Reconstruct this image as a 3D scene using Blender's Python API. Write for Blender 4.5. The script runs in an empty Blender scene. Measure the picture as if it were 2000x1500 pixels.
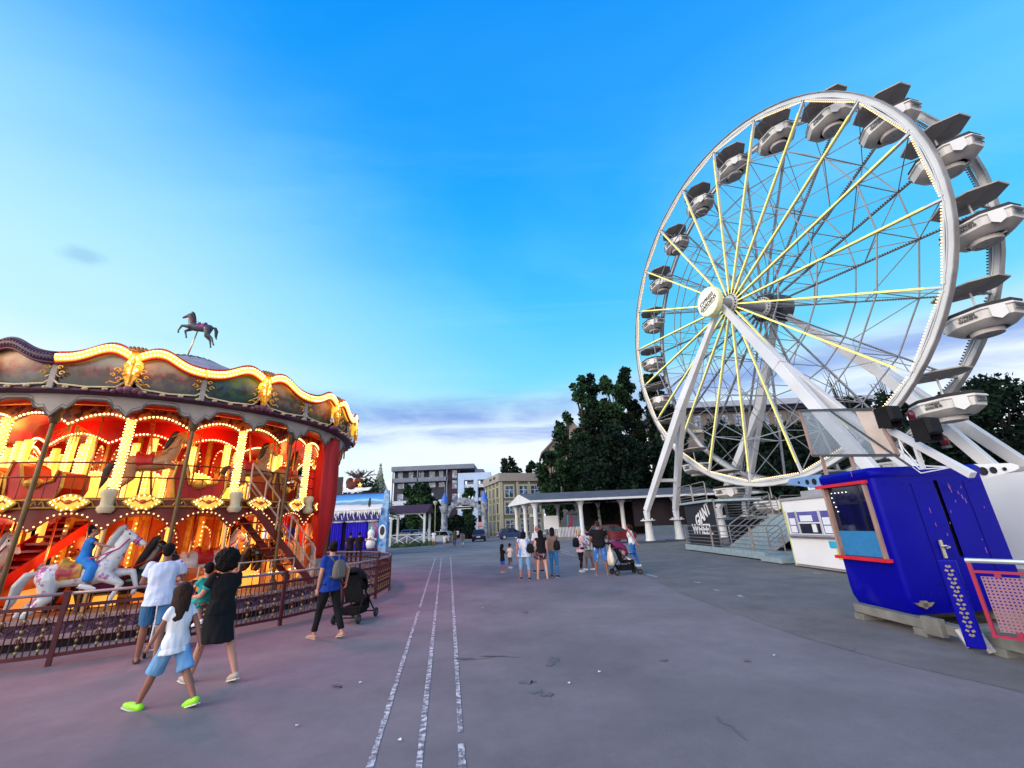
import bpy, bmesh, math, random
import numpy as np
from mathutils import Vector, Matrix, Euler
random.seed(7)
SC = bpy.context.scene
COL = SC.collection
R = math.radians
PI = math.pi
sin, cos = math.sin, math.cos
def V(*a): return Vector(a)

# ---------------------------------------------------------------- camera
EYE = 1.7; FPX = 815.0; PITCH = R(18.9); ROLL = R(2.4)
cam_d = bpy.data.cameras.new('camera'); cam = bpy.data.objects.new('camera', cam_d); COL.objects.link(cam)
cam_d.sensor_width = 36; cam_d.lens = 36*FPX/2000; cam_d.clip_end = 3000; cam_d.clip_start = .05
_f = V(0, cos(PITCH), sin(PITCH)); _u0 = V(0, -sin(PITCH), cos(PITCH)); _r0 = V(1, 0, 0)
_r = _r0*cos(ROLL) - _u0*sin(ROLL); _u = _r0*sin(ROLL) + _u0*cos(ROLL)
cam.matrix_world = Matrix(((_r.x, _u.x, -_f.x, 0), (_r.y, _u.y, -_f.y, 0), (_r.z, _u.z, -_f.z, EYE), (0, 0, 0, 1)))
SC.camera = cam
def ray(px, py): return _f + _r*((px-1000)/FPX) + _u*((750-py)/FPX)
def gpt(px, py, z=0.0):
    d = ray(px, py); return V(0, 0, EYE) + d*((z-EYE)/d.z)
def ypt(px, py, Y):
    d = ray(px, py); return V(0, 0, EYE) + d*(Y/d.y)
def xpt(px, py, X):
    d = ray(px, py); return V(0, 0, EYE) + d*(X/d.x)

# ---------------------------------------------------------------- sky (dusk, open blue with pale cloud low down)
W = bpy.data.worlds.new("World"); SC.world = W; W.use_nodes = True
def build_sky():
    nt = W.node_tree; nt.nodes.clear(); N = nt.nodes.new; L = nt.links.new
    def math_(op, a, b=None, c=None, clamp=False):
        n = N('ShaderNodeMath'); n.operation = op; n.use_clamp = clamp
        for i, v in enumerate((a, b, c)):
            if v is None: continue
            if isinstance(v, (int, float)): n.inputs[i].default_value = v
            else: L(v, n.inputs[i])
        return n.outputs[0]
    def mix(f, a, b):
        n = N('ShaderNodeMix'); n.data_type = 'RGBA'
        for s, v in ((n.inputs[0], f), (n.inputs[6], a), (n.inputs[7], b)):
            if isinstance(v, tuple): s.default_value = (*v, 1)
            elif isinstance(v, (int, float)): s.default_value = v
            else: L(v, s)
        return n.outputs[2]
    def sstep(v, a, b):
        n = N('ShaderNodeMapRange'); n.interpolation_type = 'SMOOTHSTEP'; L(v, n.inputs[0])
        n.inputs[1].default_value = a; n.inputs[2].default_value = b; return n.outputs[0]
    tc = N('ShaderNodeTexCoord'); sp = N('ShaderNodeSeparateXYZ'); L(tc.outputs['Generated'], sp.inputs[0])
    x, y, z = sp.outputs
    rp = N('ShaderNodeValToRGB'); L(z, rp.inputs[0]); e = rp.color_ramp.elements
    stops = [(0, (.66, .80, .95)), (.1, (.64, .90, 1.0)), (.2, (.46, .86, 1.0)), (.32, (.20, .74, 1.0)), (.46, (.085, .60, 1.0)), (.6, (.03, .47, 1.0)), (.78, (.004, .34, 1.0)), (1, (0, .25, .95))]
    e[0].position, e[0].color = 0, (*stops[0][1], 1); e[1].position, e[1].color = 1, (*stops[-1][1], 1)
    for p, c in stops[1:-1]:
        k = e.new(p); k.color = (*c, 1)
    base = rp.outputs[0]
    # pale glow to the left, where the sun has gone down
    g = math_('MULTIPLY', sstep(math_('SUBTRACT', math_('MULTIPLY', x, -1.0), math_('MULTIPLY', z, .66)), -.34, .52), sstep(z, .90, .32), clamp=True)
    base = mix(math_('MULTIPLY', g, .92), base, (.66, .97, 1.06))
    # clouds: projected onto a high flat layer
    zz = math_('MAXIMUM', math_('ADD', z, .10), .03)
    cb = N('ShaderNodeCombineXYZ'); L(math_('DIVIDE', x, zz), cb.inputs[0]); L(math_('DIVIDE', y, zz), cb.inputs[1])
    def noise(scale, sx, sy, det=5, rough=.55, dist=.4, off=0):
        m = N('ShaderNodeMapping'); L(cb.outputs[0], m.inputs[0]); m.inputs['Scale'].default_value = (sx, sy, 1); m.inputs['Location'].default_value = (off, off*.7, 0)
        n = N('ShaderNodeTexNoise'); L(m.outputs[0], n.inputs[0]); n.inputs['Scale'].default_value = scale; n.inputs['Detail'].default_value = det; n.inputs['Roughness'].default_value = rough; n.inputs['Distortion'].default_value = dist
        return n.outputs[0]
    wisp = sstep(noise(.55, .9, 1.2, 5, .5, .6, 3.1), .42, .78)
    base = mix(math_('MULTIPLY', math_('MULTIPLY', wisp, sstep(z, .98, .5)), .62), base, (.30, .80, 1.06))
    m3 = N('ShaderNodeMapping'); L(cb.outputs[0], m3.inputs[0]); m3.inputs['Rotation'].default_value = (0, 0, .75); m3.inputs['Scale'].default_value = (.28, 1.5, 1); n4 = N('ShaderNodeTexNoise'); L(m3.outputs[0], n4.inputs[0]); n4.inputs['Scale'].default_value = 1.1; n4.inputs['Detail'].default_value = 7; n4.inputs['Roughness'].default_value = .58; n4.inputs['Distortion'].default_value = .5
    base = mix(math_('MULTIPLY', math_('MULTIPLY', sstep(n4.outputs[0], .46, .74), sstep(z, .92, .55)), .42), base, (.42, .88, 1.08))
    white = math_('MULTIPLY', sstep(noise(.42, .55, 1.1, 6, .58, .3, 1.4), .40, .62), sstep(z, .40, .06))
    base = mix(math_('MULTIPLY', white, .92), base, (1.02, 1.06, 1.12))
    # long violet-blue bars low over the horizon with bright white between
    bn = noise(.8, .30, .9, 5, .55, .5, 7.7); zb = math_('ADD', z, math_('ADD', math_('MULTIPLY', math_('SUBTRACT', bn, .5), .10), math_('MULTIPLY', math_('SUBTRACT', noise(2.6, .45, 1.0, 7, .65, .6, 1.9), .5), .075)))
    def bar_(c, w): return sstep(math_('ABSOLUTE', math_('SUBTRACT', zb, c)), w*1.5, 0)
    wl_ = math_('MULTIPLY', sstep(z, .36, .27), sstep(noise(.5, .5, .8, 4, .5, .4, 2.2), .30, .55)); base = mix(math_('MULTIPLY', wl_, .85), base, (1.0, 1.06, 1.14))
    grey = math_('MULTIPLY', math_('MAXIMUM', bar_(.262, .034), math_('MULTIPLY', bar_(.205, .020), .8)), sstep(noise(.7, .5, .5, 7, .6, .5, 4.1), .32, .54))
    base = mix(math_('MULTIPLY', grey, .90), base, (.22, .38, .84))
    lowg = sstep(z, .19, .04)
    base = mix(math_('MULTIPLY', lowg, .75), base, (.98, 1.0, 1.04))
    # one small grey scrap of cloud high on the left
    dv = ray(160, 498).normalized(); dt = N('ShaderNodeVectorMath'); dt.operation = 'DISTANCE'; mp2 = N('ShaderNodeMapping'); L(tc.outputs['Generated'], mp2.inputs[0]); mp2.inputs['Scale'].default_value = (1, 1, 2.0); L(mp2.outputs[0], dt.inputs[0]); dt.inputs[1].default_value = (dv.x, dv.y, dv.z*2.0)
    scrap = math_('MULTIPLY', sstep(math_('ADD', dt.outputs['Value'], math_('MULTIPLY', math_('SUBTRACT', noise(6, 1, 1, 4, .6, .3, 5.5), .5), .06)), .038, .008), .42); base = mix(scrap, base, (.22, .46, .78))
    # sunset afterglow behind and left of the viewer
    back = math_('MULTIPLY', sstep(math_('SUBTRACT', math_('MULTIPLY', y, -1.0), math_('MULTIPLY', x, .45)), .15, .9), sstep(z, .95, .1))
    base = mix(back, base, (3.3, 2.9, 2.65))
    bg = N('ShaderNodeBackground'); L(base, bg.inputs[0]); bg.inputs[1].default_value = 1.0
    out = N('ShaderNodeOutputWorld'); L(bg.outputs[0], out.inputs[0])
build_sky()
W.cycles.sampling_method = 'MANUAL'; W.cycles.sample_map_resolution = 512

# ---------------------------------------------------------------- low soft evening sun from the left behind the viewer
sun_d = bpy.data.lights.new('sun', 'SUN'); sun = bpy.data.objects.new('sun', sun_d); COL.objects.link(sun)
sun_d.energy = 2.0; sun_d.angle = R(35); sun_d.color = (1, .93, .84)
sun.rotation_euler = V(.80, .42, -.42).to_track_quat('-Z', 'Y').to_euler()

# ---------------------------------------------------------------- render look
SC.view_settings.view_transform = 'Standard'; SC.view_settings.look = 'None'; SC.view_settings.exposure = 0; SC.view_settings.gamma = 1
SC.render.engine = 'CYCLES'
cy = SC.cycles
cy.use_denoising = True; cy.max_bounces = 6; cy.diffuse_bounces = 3; cy.glossy_bounces = 3; cy.transmission_bounces = 4; cy.transparent_max_bounces = 8
cy.sample_clamp_indirect = 4; cy.caustics_reflective = False; cy.caustics_refractive = False

# ---------------------------------------------------------------- materials
def lin(h):
    if isinstance(h, str):
        h = h.lstrip('#'); v = [int(h[i:i+2], 16)/255 for i in (0, 2, 4)]
        return tuple(c/12.92 if c <= .04045 else ((c+.055)/1.055)**2.4 for c in v)
    if isinstance(h, (int, float)): return (h, h, h)
    return tuple(h)
MATS = {}
def M(name, col=None, rough=.6, metal=0.0, var=.15, scale=3.0, det=5, bump=0.0, bscale=60.0, spec=.4, col2=None, c2s=4.0, thr=(.45, .6), coat=0.0, emit=None, estr=0.0, stretch=(1, 1, 1)):
    if name in MATS: return MATS[name]
    m = bpy.data.materials.new(name); MATS[name] = m; m.use_nodes = True
    nt = m.node_tree; b = nt.nodes['Principled BSDF']; N = nt.nodes.new; L = nt.links.new
    c = lin(col)
    b.inputs['Roughness'].default_value = rough; b.inputs['Metallic'].default_value = metal
    b.inputs['Specular IOR Level'].default_value = spec; b.inputs['Coat Weight'].default_value = coat
    tc = N('ShaderNodeTexCoord'); mp = N('ShaderNodeMapping'); L(tc.outputs['Object'], mp.inputs[0]); mp.inputs['Scale'].default_value = stretch
    n1 = N('ShaderNodeTexNoise'); L(mp.outputs[0], n1.inputs[0]); n1.inputs['Scale'].default_value = scale; n1.inputs['Detail'].default_value = det; n1.inputs['Roughness'].default_value = .5 if det < 9 else .74
    mr = N('ShaderNodeMapRange'); L(n1.outputs[0], mr.inputs[0]); mr.inputs[1].default_value = .3; mr.inputs[2].default_value = .7; mr.inputs[3].default_value = 1-var; mr.inputs[4].default_value = 1+var
    mx = N('ShaderNodeMix'); mx.data_type = 'RGBA'; mx.blend_type = 'MULTIPLY'; mx.inputs[0].default_value = 1
    src = None
    if col2 is not None:
        n2 = N('ShaderNodeTexNoise'); L(mp.outputs[0], n2.inputs[0]); n2.inputs['Scale'].default_value = c2s; n2.inputs['Detail'].default_value = 4
        m2 = N('ShaderNodeMapRange'); L(n2.outputs[0], m2.inputs[0]); m2.inputs[1].default_value = thr[0]; m2.inputs[2].default_value = thr[1]
        k = N('ShaderNodeMix'); k.data_type = 'RGBA'; L(m2.outputs[0], k.inputs[0]); k.inputs[6].default_value = (*c, 1); k.inputs[7].default_value = (*lin(col2), 1)
        L(k.outputs[2], mx.inputs[6])
    else: mx.inputs[6].default_value = (*c, 1)
    L(mr.outputs[0], mx.inputs[7]); L(mx.outputs[2], b.inputs['Base Color'])
    if bump:
        n3 = N('ShaderNodeTexNoise'); L(mp.outputs[0], n3.inputs[0]); n3.inputs['Scale'].default_value = bscale; n3.inputs['Detail'].default_value = 4
        bp = N('ShaderNodeBump'); bp.inputs['Strength'].default_value = bump; bp.inputs['Distance'].default_value = .02; L(n3.outputs[0], bp.inputs['Height']); L(bp.outputs[0], b.inputs['Normal'])
    if emit is not None:
        b.inputs['Emission Color'].default_value = (*lin(emit), 1); b.inputs['Emission Strength'].default_value = estr
        m.cycles.emission_sampling = 'NONE'
    return m

# ---------------------------------------------------------------- mesh builder
class MB:
    def __init__(s): s.v = []; s.f = []; s.m = []; s.mi = 0
    def add(s, vs, fs):
        o = len(s.v); s.v.extend([tuple(p) for p in vs]); s.f.extend([tuple(i+o for i in f) for f in fs]); s.m.extend([s.mi]*len(fs)); return s
    def mat(s, i): s.mi = i; return s
    def box(s, c, d, M3=None):
        hx, hy, hz = d[0]/2, d[1]/2, d[2]/2; P = []
        for k in range(8):
            p = V((-hx, hx)[k & 1], (-hy, hy)[(k >> 1) & 1], (-hz, hz)[k >> 2])
            if M3 is not None: p = M3 @ p
            P.append((p.x+c[0], p.y+c[1], p.z+c[2]))
        return s.add(P, [(0, 2, 3, 1), (4, 5, 7, 6), (0, 1, 5, 4), (2, 6, 7, 3), (0, 4, 6, 2), (1, 3, 7, 5)])
    def bx(s, a, b): return s.box([(a[i]+b[i])/2 for i in range(3)], [abs(b[i]-a[i]) for i in range(3)])
    def bar(s, p, q, w, h=None, up=(0, 0, 1)):
        h = h or w; p, q = Vector(p), Vector(q); d = q-p; l = d.length
        if l < 1e-6: return s
        z = d/l; x = z.cross(Vector(up))
        if x.length < 1e-3: x = z.cross(V(1, 0, 0))
        x.normalize(); y = x.cross(z)
        return s.box((p+q)/2, (w, h, l), Matrix((x, y, z)).transposed())
    def loft(s, rings, cap=True, closed=True):
        n = len(rings[0]); vs = [p for r in rings for p in r]; fs = []
        for i in range(len(rings)-1):
            for j in range(n if closed else n-1):
                a = i*n+j; b = i*n+(j+1) % n; fs.append((a, b, b+n, a+n))
        if cap: fs.append(tuple(range(n))[::-1]); fs.append(tuple((len(rings)-1)*n+j for j in range(n)))
        return s.add(vs, fs)
    def tube(s, pts, r, n=8, cap=True):
        pts = [Vector(p) for p in pts]; k = len(pts); rs = r if isinstance(r, (list, tuple)) else [r]*k; rings = []; x = None
        for i, p in enumerate(pts):
            t = (pts[min(i+1, k-1)]-pts[max(i-1, 0)]).normalized()
            if x is None:
                x = t.cross(V(0, 0, 1))
                if x.length < 1e-3: x = t.cross(V(1, 0, 0))
            x = (x - t*x.dot(t)).normalized(); y = t.cross(x)
            rings.append([p+(x*cos(2*PI*j/n)+y*sin(2*PI*j/n))*rs[i] for j in range(n)])
        return s.loft(rings, cap)
    def lathe(s, prof, n=24, c=(0, 0, 0), a0=0, a1=2*PI):
        full = abs(a1-a0-2*PI) < 1e-6; k = n if full else n+1
        rings = [[(c[0]+r*cos(a0+(a1-a0)*j/n), c[1]+r*sin(a0+(a1-a0)*j/n), c[2]+z) for j in range(k)] for r, z in prof]
        return s.loft(rings, False, full)
    def ball(s, c, r, n=8, m=5):
        r = r if hasattr(r, '__len__') else (r, r, r)
        rings = [[(c[0]+r[0]*sin(PI*i/m)*cos(2*PI*j/n), c[1]+r[1]*sin(PI*i/m)*sin(2*PI*j/n), c[2]+r[2]*cos(PI*i/m)) for j in range(n)] for i in range(1, m)]
        o = len(s.v); s.loft(rings[::-1], False)
        b = len(s.v); s.v += [(c[0], c[1], c[2]-r[2]), (c[0], c[1], c[2]+r[2])]
        for j in range(n):
            s.f.append((b, o+(j+1) % n, o+j)); s.m.append(s.mi)
            t = o+(m-2)*n; s.f.append((b+1, t+j, t+(j+1) % n)); s.m.append(s.mi)
        return s
    def prism(s, poly, ex):                  # poly: 3D points, ex: extrusion vector
        poly = [Vector(p) for p in poly]; ex = Vector(ex); n = len(poly)
        return s.add(poly+[p+ex for p in poly], [tuple(range(n))[::-1], tuple(range(n, 2*n))]+[(i, (i+1) % n, (i+1) % n+n, i+n) for i in range(n)])
    def xf(s, Mx, i0=0):
        for i in range(i0, len(s.v)): s.v[i] = tuple(Mx @ Vector(s.v[i]))
        return s
    def mesh(s, name, mats, smooth=False):
        me = bpy.data.meshes.new(name); me.from_pydata(s.v, [], s.f)
        if not isinstance(mats, (list, tuple)): mats = [mats]
        for m in mats: me.materials.append(m)
        if len(mats) > 1: me.polygons.foreach_set('material_index', s.m)
        if smooth is not False:
            me.polygons.foreach_set('use_smooth', [True]*len(s.f))
            if smooth is not True: me.set_sharp_from_angle(angle=R(smooth))
        bm = bmesh.new(); bm.from_mesh(me); bmesh.ops.recalc_face_normals(bm, faces=bm.faces); bm.to_mesh(me); bm.free()
        me.update(); return me
    def build(s, name, mats, parent=None, smooth=False, bevel=0):
        o = bpy.data.objects.new(name, s.mesh(name, mats, smooth)); COL.objects.link(o)
        if parent: o.parent = parent
        if bevel:
            b = o.modifiers.new('bevel', 'BEVEL'); b.width = bevel; b.segments = 2; b.limit_method = 'ANGLE'; b.angle_limit = R(40)
        return o
def tag(o, label=None, cat=None, group=None, kind=None):
    if label: o['label'] = label
    if cat: o['category'] = cat
    if group: o['group'] = group
    if kind: o['kind'] = kind
    return o
def thing(name, label, cat, loc=(0, 0, 0), rz=0, group=None):
    o = bpy.data.objects.new(name, None); COL.objects.link(o); o.location = loc; o.rotation_euler = (0, 0, rz); o.empty_display_size = .2
    return tag(o, label, cat, group)
KIDS = {}
def copy_tree(o, parent=None):
    c = o.copy(); COL.objects.link(c)
    if parent: c.parent = parent
    for ch in list(o.children): copy_tree(ch, c)
    return c
def inst(name, mesh, parent, loc=(0, 0, 0), rot=(0, 0, 0), sc=None):
    o = bpy.data.objects.new(name, mesh); COL.objects.link(o); o.parent = parent; o.location = loc; o.rotation_euler = rot
    if sc: o.scale = sc if hasattr(sc, '__len__') else (sc, sc, sc)
    return o
def text_mesh(body, size, depth=.01, align='CENTER', shear=0, bold=0):
    cu = bpy.data.curves.new('lettering', 'FONT'); cu.body = body; cu.size = size; cu.extrude = depth/2; cu.align_x = align; cu.align_y = 'CENTER'; cu.shear = shear; cu.offset = bold; cu.resolution_u = 3
    o = bpy.data.objects.new('lettering', cu); COL.objects.link(o); dg = bpy.context.evaluated_depsgraph_get(); me = bpy.data.meshes.new_from_object(o.evaluated_get(dg))
    bpy.data.objects.remove(o); bpy.data.curves.remove(cu); return me
def text(name, body, size, mat, parent, loc, rot, depth=.01, shear=0, align='CENTER'):
    me = text_mesh(body, size, depth, align, shear); me.materials.clear(); me.materials.append(mat); return inst(name, me, parent, loc, rot)
def remesh(mb, vox, smooth=4, fac=.5, decim=None):
    me = bpy.data.meshes.new('tmp'); me.from_pydata(mb.v, [], mb.f)
    bm = bmesh.new(); bm.from_mesh(me); bmesh.ops.recalc_face_normals(bm, faces=bm.faces); bm.to_mesh(me); bm.free()
    o = bpy.data.objects.new('tmp', me); COL.objects.link(o)
    r = o.modifiers.new('r', 'REMESH'); r.mode = 'VOXEL'; r.voxel_size = vox
    if smooth:
        k = o.modifiers.new('s', 'SMOOTH'); k.factor = fac; k.iterations = smooth
    dg = bpy.context.evaluated_depsgraph_get(); out = bpy.data.meshes.new_from_object(o.evaluated_get(dg))
    bpy.data.objects.remove(o); bpy.data.meshes.remove(me)
    out.polygons.foreach_set('use_smooth', [True]*len(out.polygons)); return out
def rm_obj(name, mb, vox, mat, parent=None, smooth=4, fac=.5):
    me = remesh(mb, vox, smooth, fac); me.name = name; me.materials.clear(); me.materials.append(mat)
    o = bpy.data.objects.new(name, me); COL.objects.link(o)
    if parent: o.parent = parent
    return o
def cap(mb, p, q, r1, r2, n=10, flat=1.0, side=None, ends=True):
    """tapered limb; flat < 1 squeezes it across the direction at right angles to side"""
    p, q = Vector(p), Vector(q); t = (q-p); l = t.length; t = t/l if l > 1e-6 else V(0, 0, 1)
    x = Vector(side) if side is not None else t.cross(V(0, 0, 1))
    x = x - t*x.dot(t)
    if x.length < 1e-3: x = t.cross(V(1, 0, 0))
    if x.length < 1e-3: x = t.cross(V(0, 1, 0))
    x.normalize(); y = t.cross(x); st = []
    if ends: st += [(p-t*r1*sin(a), r1*cos(a)) for a in (R(80), R(50), R(22))]
    st += [(p, r1), (q, r2)]
    if ends: st += [(q+t*r2*sin(a), r2*cos(a)) for a in (R(22), R(50), R(80))]
    mb.loft([[c+x*r*cos(2*PI*j/n)+y*r*flat*sin(2*PI*j/n) for j in range(n)] for c, r in st])
def stack(mb, secs, n=14):
    """secs: (center, rx, ry, X dir, Y dir)"""
    mb.loft([[Vector(c)+X*rx*cos(2*PI*j/n)+Y*ry*sin(2*PI*j/n) for j in range(n)] for c, rx, ry, X, Y in secs])

# ================================================================= SETTING: ground
M('asphalt', (.205, .176, .180), .85, var=.26, scale=.55, det=14, bump=.35, bscale=120, col2=(.160, .140, .142), c2s=.23, thr=(.42, .62))
M('asphalt_old', (.158, .140, .130), .88, var=.32, scale=.9, det=13, bump=.4, bscale=110, col2=(.165, .148, .136), c2s=.5)
M('paint_worn', (.62, .61, .61), .75, var=.3, scale=9, bump=.4, bscale=60, col2=(.190, .166, .169), c2s=17, thr=(.40, .56))
M('stain', (.140, .122, .124), .6, var=.2, scale=4)
M('kerb', (.33, .33, .33), .8, bump=.3)
def sheet(name, pts, z, mat, kind='structure'):
    mb = MB(); mb.add([(p[0], p[1], z) for p in pts], [tuple(range(len(pts)))]); return tag(mb.build(name, MATS[mat]), kind=kind)
sheet('ground', [(-900, -900), (900, -900), (900, 900), (-900, 900)], 0, 'asphalt')
edge = [gpt(*p) for p in [(1245, 1118), (1330, 1160), (1430, 1196), (1560, 1243), (1750, 1296), (1900, 1330), (2060, 1368)]]
sheet('road', [p.xy for p in edge]+[(14, 2), (40, 10), (40, 36), (10, 36), (4.6, 22)], .004, 'asphalt_old')
def strip(mb, a, b, w, z=.004):
    a, b = Vector(a), Vector(b); d = (b-a).normalized(); n = V(-d.y, d.x, 0)*w/2
    mb.add([(p.x, p.y, z) for p in (a-n, b-n, b+n, a+n)], [(0, 1, 2, 3)])
lines = [((722, 1499), (850, 1090), [(0, .30), (.32, 1)]), ((818, 1499), (862, 1090), [(0, 1)]), ((903, 1499), (880, 1088), [(0, .07), (.078, 1)])]
for a, b, segs in lines:
    A, B = gpt(*a), gpt(*b); A = A+(A-B)*.06; mb = MB()
    for s0, s1 in segs:
        for k in range(14):
            t0 = s0+(s1-s0)*k/14; t1 = s0+(s1-s0)*(k+1)/14
            strip(mb, A.lerp(B, t0), A.lerp(B, t1), random.uniform(.045, .062))
    tag(mb.build('lane_marking', MATS['paint_worn']), kind='structure')
mb = MB()
for a, b in [((1263, 1122), (1283, 1127)), ((1356, 1137), (1368, 1139)), ((1395, 1152), (1404, 1154)), ((1442, 1163), (1452, 1166)), ((1095, 1074), (1112, 1079)), ((1097, 1079), (1123, 1086)), ((1190, 1104), (1204, 1107)), ((1590, 1119), (1604, 1121))]:
    strip(mb, gpt(*a), gpt(*b), .1, .008)
tag(mb.build('parking_marking', MATS['paint_worn']), kind='structure')
mb = MB()
for px, py, rx, ry in [(1082, 1288, 12, 9), (1075, 1299, 10, 4), (1030, 1333, 18, 4), (1046, 1350, 13, 6), (1068, 1357, 14, 5), (658, 1340, 15, 5), (778, 1178, 13, 4), (1297, 1290, 9, 3), (1460, 1292, 7, 3), (1664, 1270, 8, 2.5), (905, 1287, 22, 1.6), (960, 1282, 30, 1.3), (1025, 1196, 8, 3)]:
    c = gpt(px, py); n = 26; ax = gpt(px+rx, py)-c; ay = gpt(px, py+ry)-c; z = .004+.0005*len(mb.f)/1
    mb.add([tuple((c+ax*cos(2*PI*k/n)*random.uniform(.45, 1.25)+ay*sin(2*PI*k/n)*random.uniform(.3, 1.3)).xy)+(z,) for k in range(n)], [tuple(range(n))])
tag(mb.build('stain', MATS['stain']), kind='structure')
# long repair seam and hairline cracks
mb = MB()
for path in ([(905, 1290), (960, 1283), (1020, 1284)], [(850, 1068), (905, 1067), (960, 1066.5)], [(1395, 1400), (1425, 1420), (1450, 1445)]):
    P = [gpt(*p) for p in path]
    for a, b in zip(P, P[1:]):
        k = max(2, int((b-a).length/.25))
        q = [a.lerp(b, i/k)+V(random.uniform(-.04, .04), random.uniform(-.04, .04), 0) for i in range(k+1)]
        for u, v in zip(q, q[1:]): strip(mb, u, v, .012+.004*u.length/10, .006)
tag(mb.build('crack', MATS['stain']), kind='structure')

# ================================================================= PEOPLE
M('skin', '#bb8470', .55, var=.08, scale=8); M('skin_tan', '#8f6050', .55, var=.08, scale=8); M('skin_pale', '#d8a590', .55, var=.06, scale=8); M('skin_red', '#b07062', .55, var=.08)
M('hair_black', (.009, .007, .007), .75, spec=.12, var=.3, scale=40, bump=.6, bscale=120, stretch=(1, 1, .2)); M('hair_brown', (.035, .017, .012), .7, spec=.15, var=.3, scale=40, bump=.6, bscale=120, stretch=(1, 1, .2))
M('hair_blond', (.45, .33, .18), .5, var=.3, scale=40, bump=.5, bscale=120, stretch=(1, 1, .2)); M('hair_grey', (.35, .33, .31), .6, var=.2)
M('eye_dark', (.01, .01, .012), .2); M('lip', '#93483f', .5)
CL = lambda n, c, **k: M(n, c, k.pop('rough', .85), var=k.pop('var', .12), scale=k.pop('scale', 7), bump=k.pop('bump', .9), bscale=k.pop('bscale', 11), stretch=k.pop('stretch', (1, 1, .45)), spec=.12, **k)
CL('cloth_white', (.74, .76, .80)); CL('cloth_lav', (.60, .66, .84)); CL('denim', (.055, .16, .32), bscale=24); CL('denim_light', (.17, .36, .62)); CL('denim_pale', (.24, .42, .66))
CL('cloth_black', (.012, .012, .014)); CL('cloth_navy', (.012, .012, .03)); CL('cloth_blue', (.015, .045, .27)); CL('cloth_teal', (.03, .35, .33)); CL('cloth_cream', (.74, .66, .52))
CL('cloth_pink', (.74, .50, .56)); CL('cloth_khaki', (.30, .27, .23)); CL('cloth_tan', (.20, .15, .12)); CL('cloth_olive', (.07, .065, .045)); CL('cloth_grey', (.10, .11, .13)); CL('jean_blue', (.03, .16, .52)); CL('jean_mid', (.04, .18, .40))
CL('cloth_dress', (.04, .22, .62)); CL('cloth_taupe', (.14, .13, .115)); CL('short_blue', (.02, .13, .55)); CL('cloth_plum', (.13, .006, .05))
CL('tiedye', (.70, .74, .76), col2=(.06, .28, .68), c2s=5, thr=(.46, .60)); CL('floral', (.36, .24, .27), col2=(.05, .02, .03), c2s=22, thr=(.46, .52)); CL('plum_short', (.05, .012, .03))
CL('denim_faded', (.05, .17, .50), col2=(.50, .56, .66), c2s=7, thr=(.56, .66)); CL('print_white', (.72, .73, .74), col2=(.25, .40, .45), c2s=9, thr=(.60, .68))
M('shoe_lime', (.30, .75, .03), .5, var=.06); M('shoe_white', (.72, .72, .72), .5); M('shoe_black', (.015, .015, .017), .5); M('shoe_tan', (.40, .33, .28), .6); M('rubber', (.014, .014, .015), .6); M('paper_sole', (.55, .56, .50), .6)
def noisy(o, amp, fr=30, seed=0):
    me = o.data; n = len(me.vertices); a = np.empty(n*3); me.vertices.foreach_get('co', a); a = a.reshape(-1, 3); b = np.empty(n*3); me.vertices.foreach_get('normal', b); b = b.reshape(-1, 3)
    w = np.zeros(n); rg = np.random.RandomState(seed+3)
    for k in range(6):
        d = rg.normal(size=3); d /= np.linalg.norm(d); w += np.sin(a@d*fr*(1+.5*k)+rg.rand()*6)/(1+.35*k)
    a += b*(w*amp/2.4)[:, None]; me.vertices.foreach_set('co', a.ravel()); me.update()
def hand(mb, wr, d, nrm, side, s, curl=35, detail=True):
    """wr wrist, d along the forearm, nrm palm normal, side: towards the thumb"""
    d = Vector(d).normalized(); nrm = Vector(nrm); nrm = (nrm-d*nrm.dot(d)).normalized(); t = d.cross(nrm).normalized()
    if t.dot(Vector(side)) < 0: t = -t
    cap(mb, wr, wr+d*.085*s, .026*s, .036*s, 8, .5, t)
    base = wr+d*.088*s
    for i, (o, ln) in enumerate(((.028, .066), (.0095, .075), (-.0095, .070), (-.028, .054))):
        a = R(curl*(.8+.12*i)); p = base+t*o*s; d1 = d*cos(a*.6)+nrm*sin(a*.6); q = p+d1*ln*.52*s; d2 = d*cos(a*1.6)+nrm*sin(a*1.6)
        cap(mb, p-d*.01*s, q, .0098*s, .0090*s, 6); cap(mb, q, q+d2*ln*.5*s, .0090*s, .0075*s, 6)
    p = wr+d*.03*s+t*.026*s; q = p+(d*.6+t*.75+nrm*.25).normalized()*.042*s
    cap(mb, p, q, .0125*s, .0105*s, 6); cap(mb, q, q+(d*.9+t*.2+nrm*.3).normalized()*.032*s, .0105*s, .008*s, 6)
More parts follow.
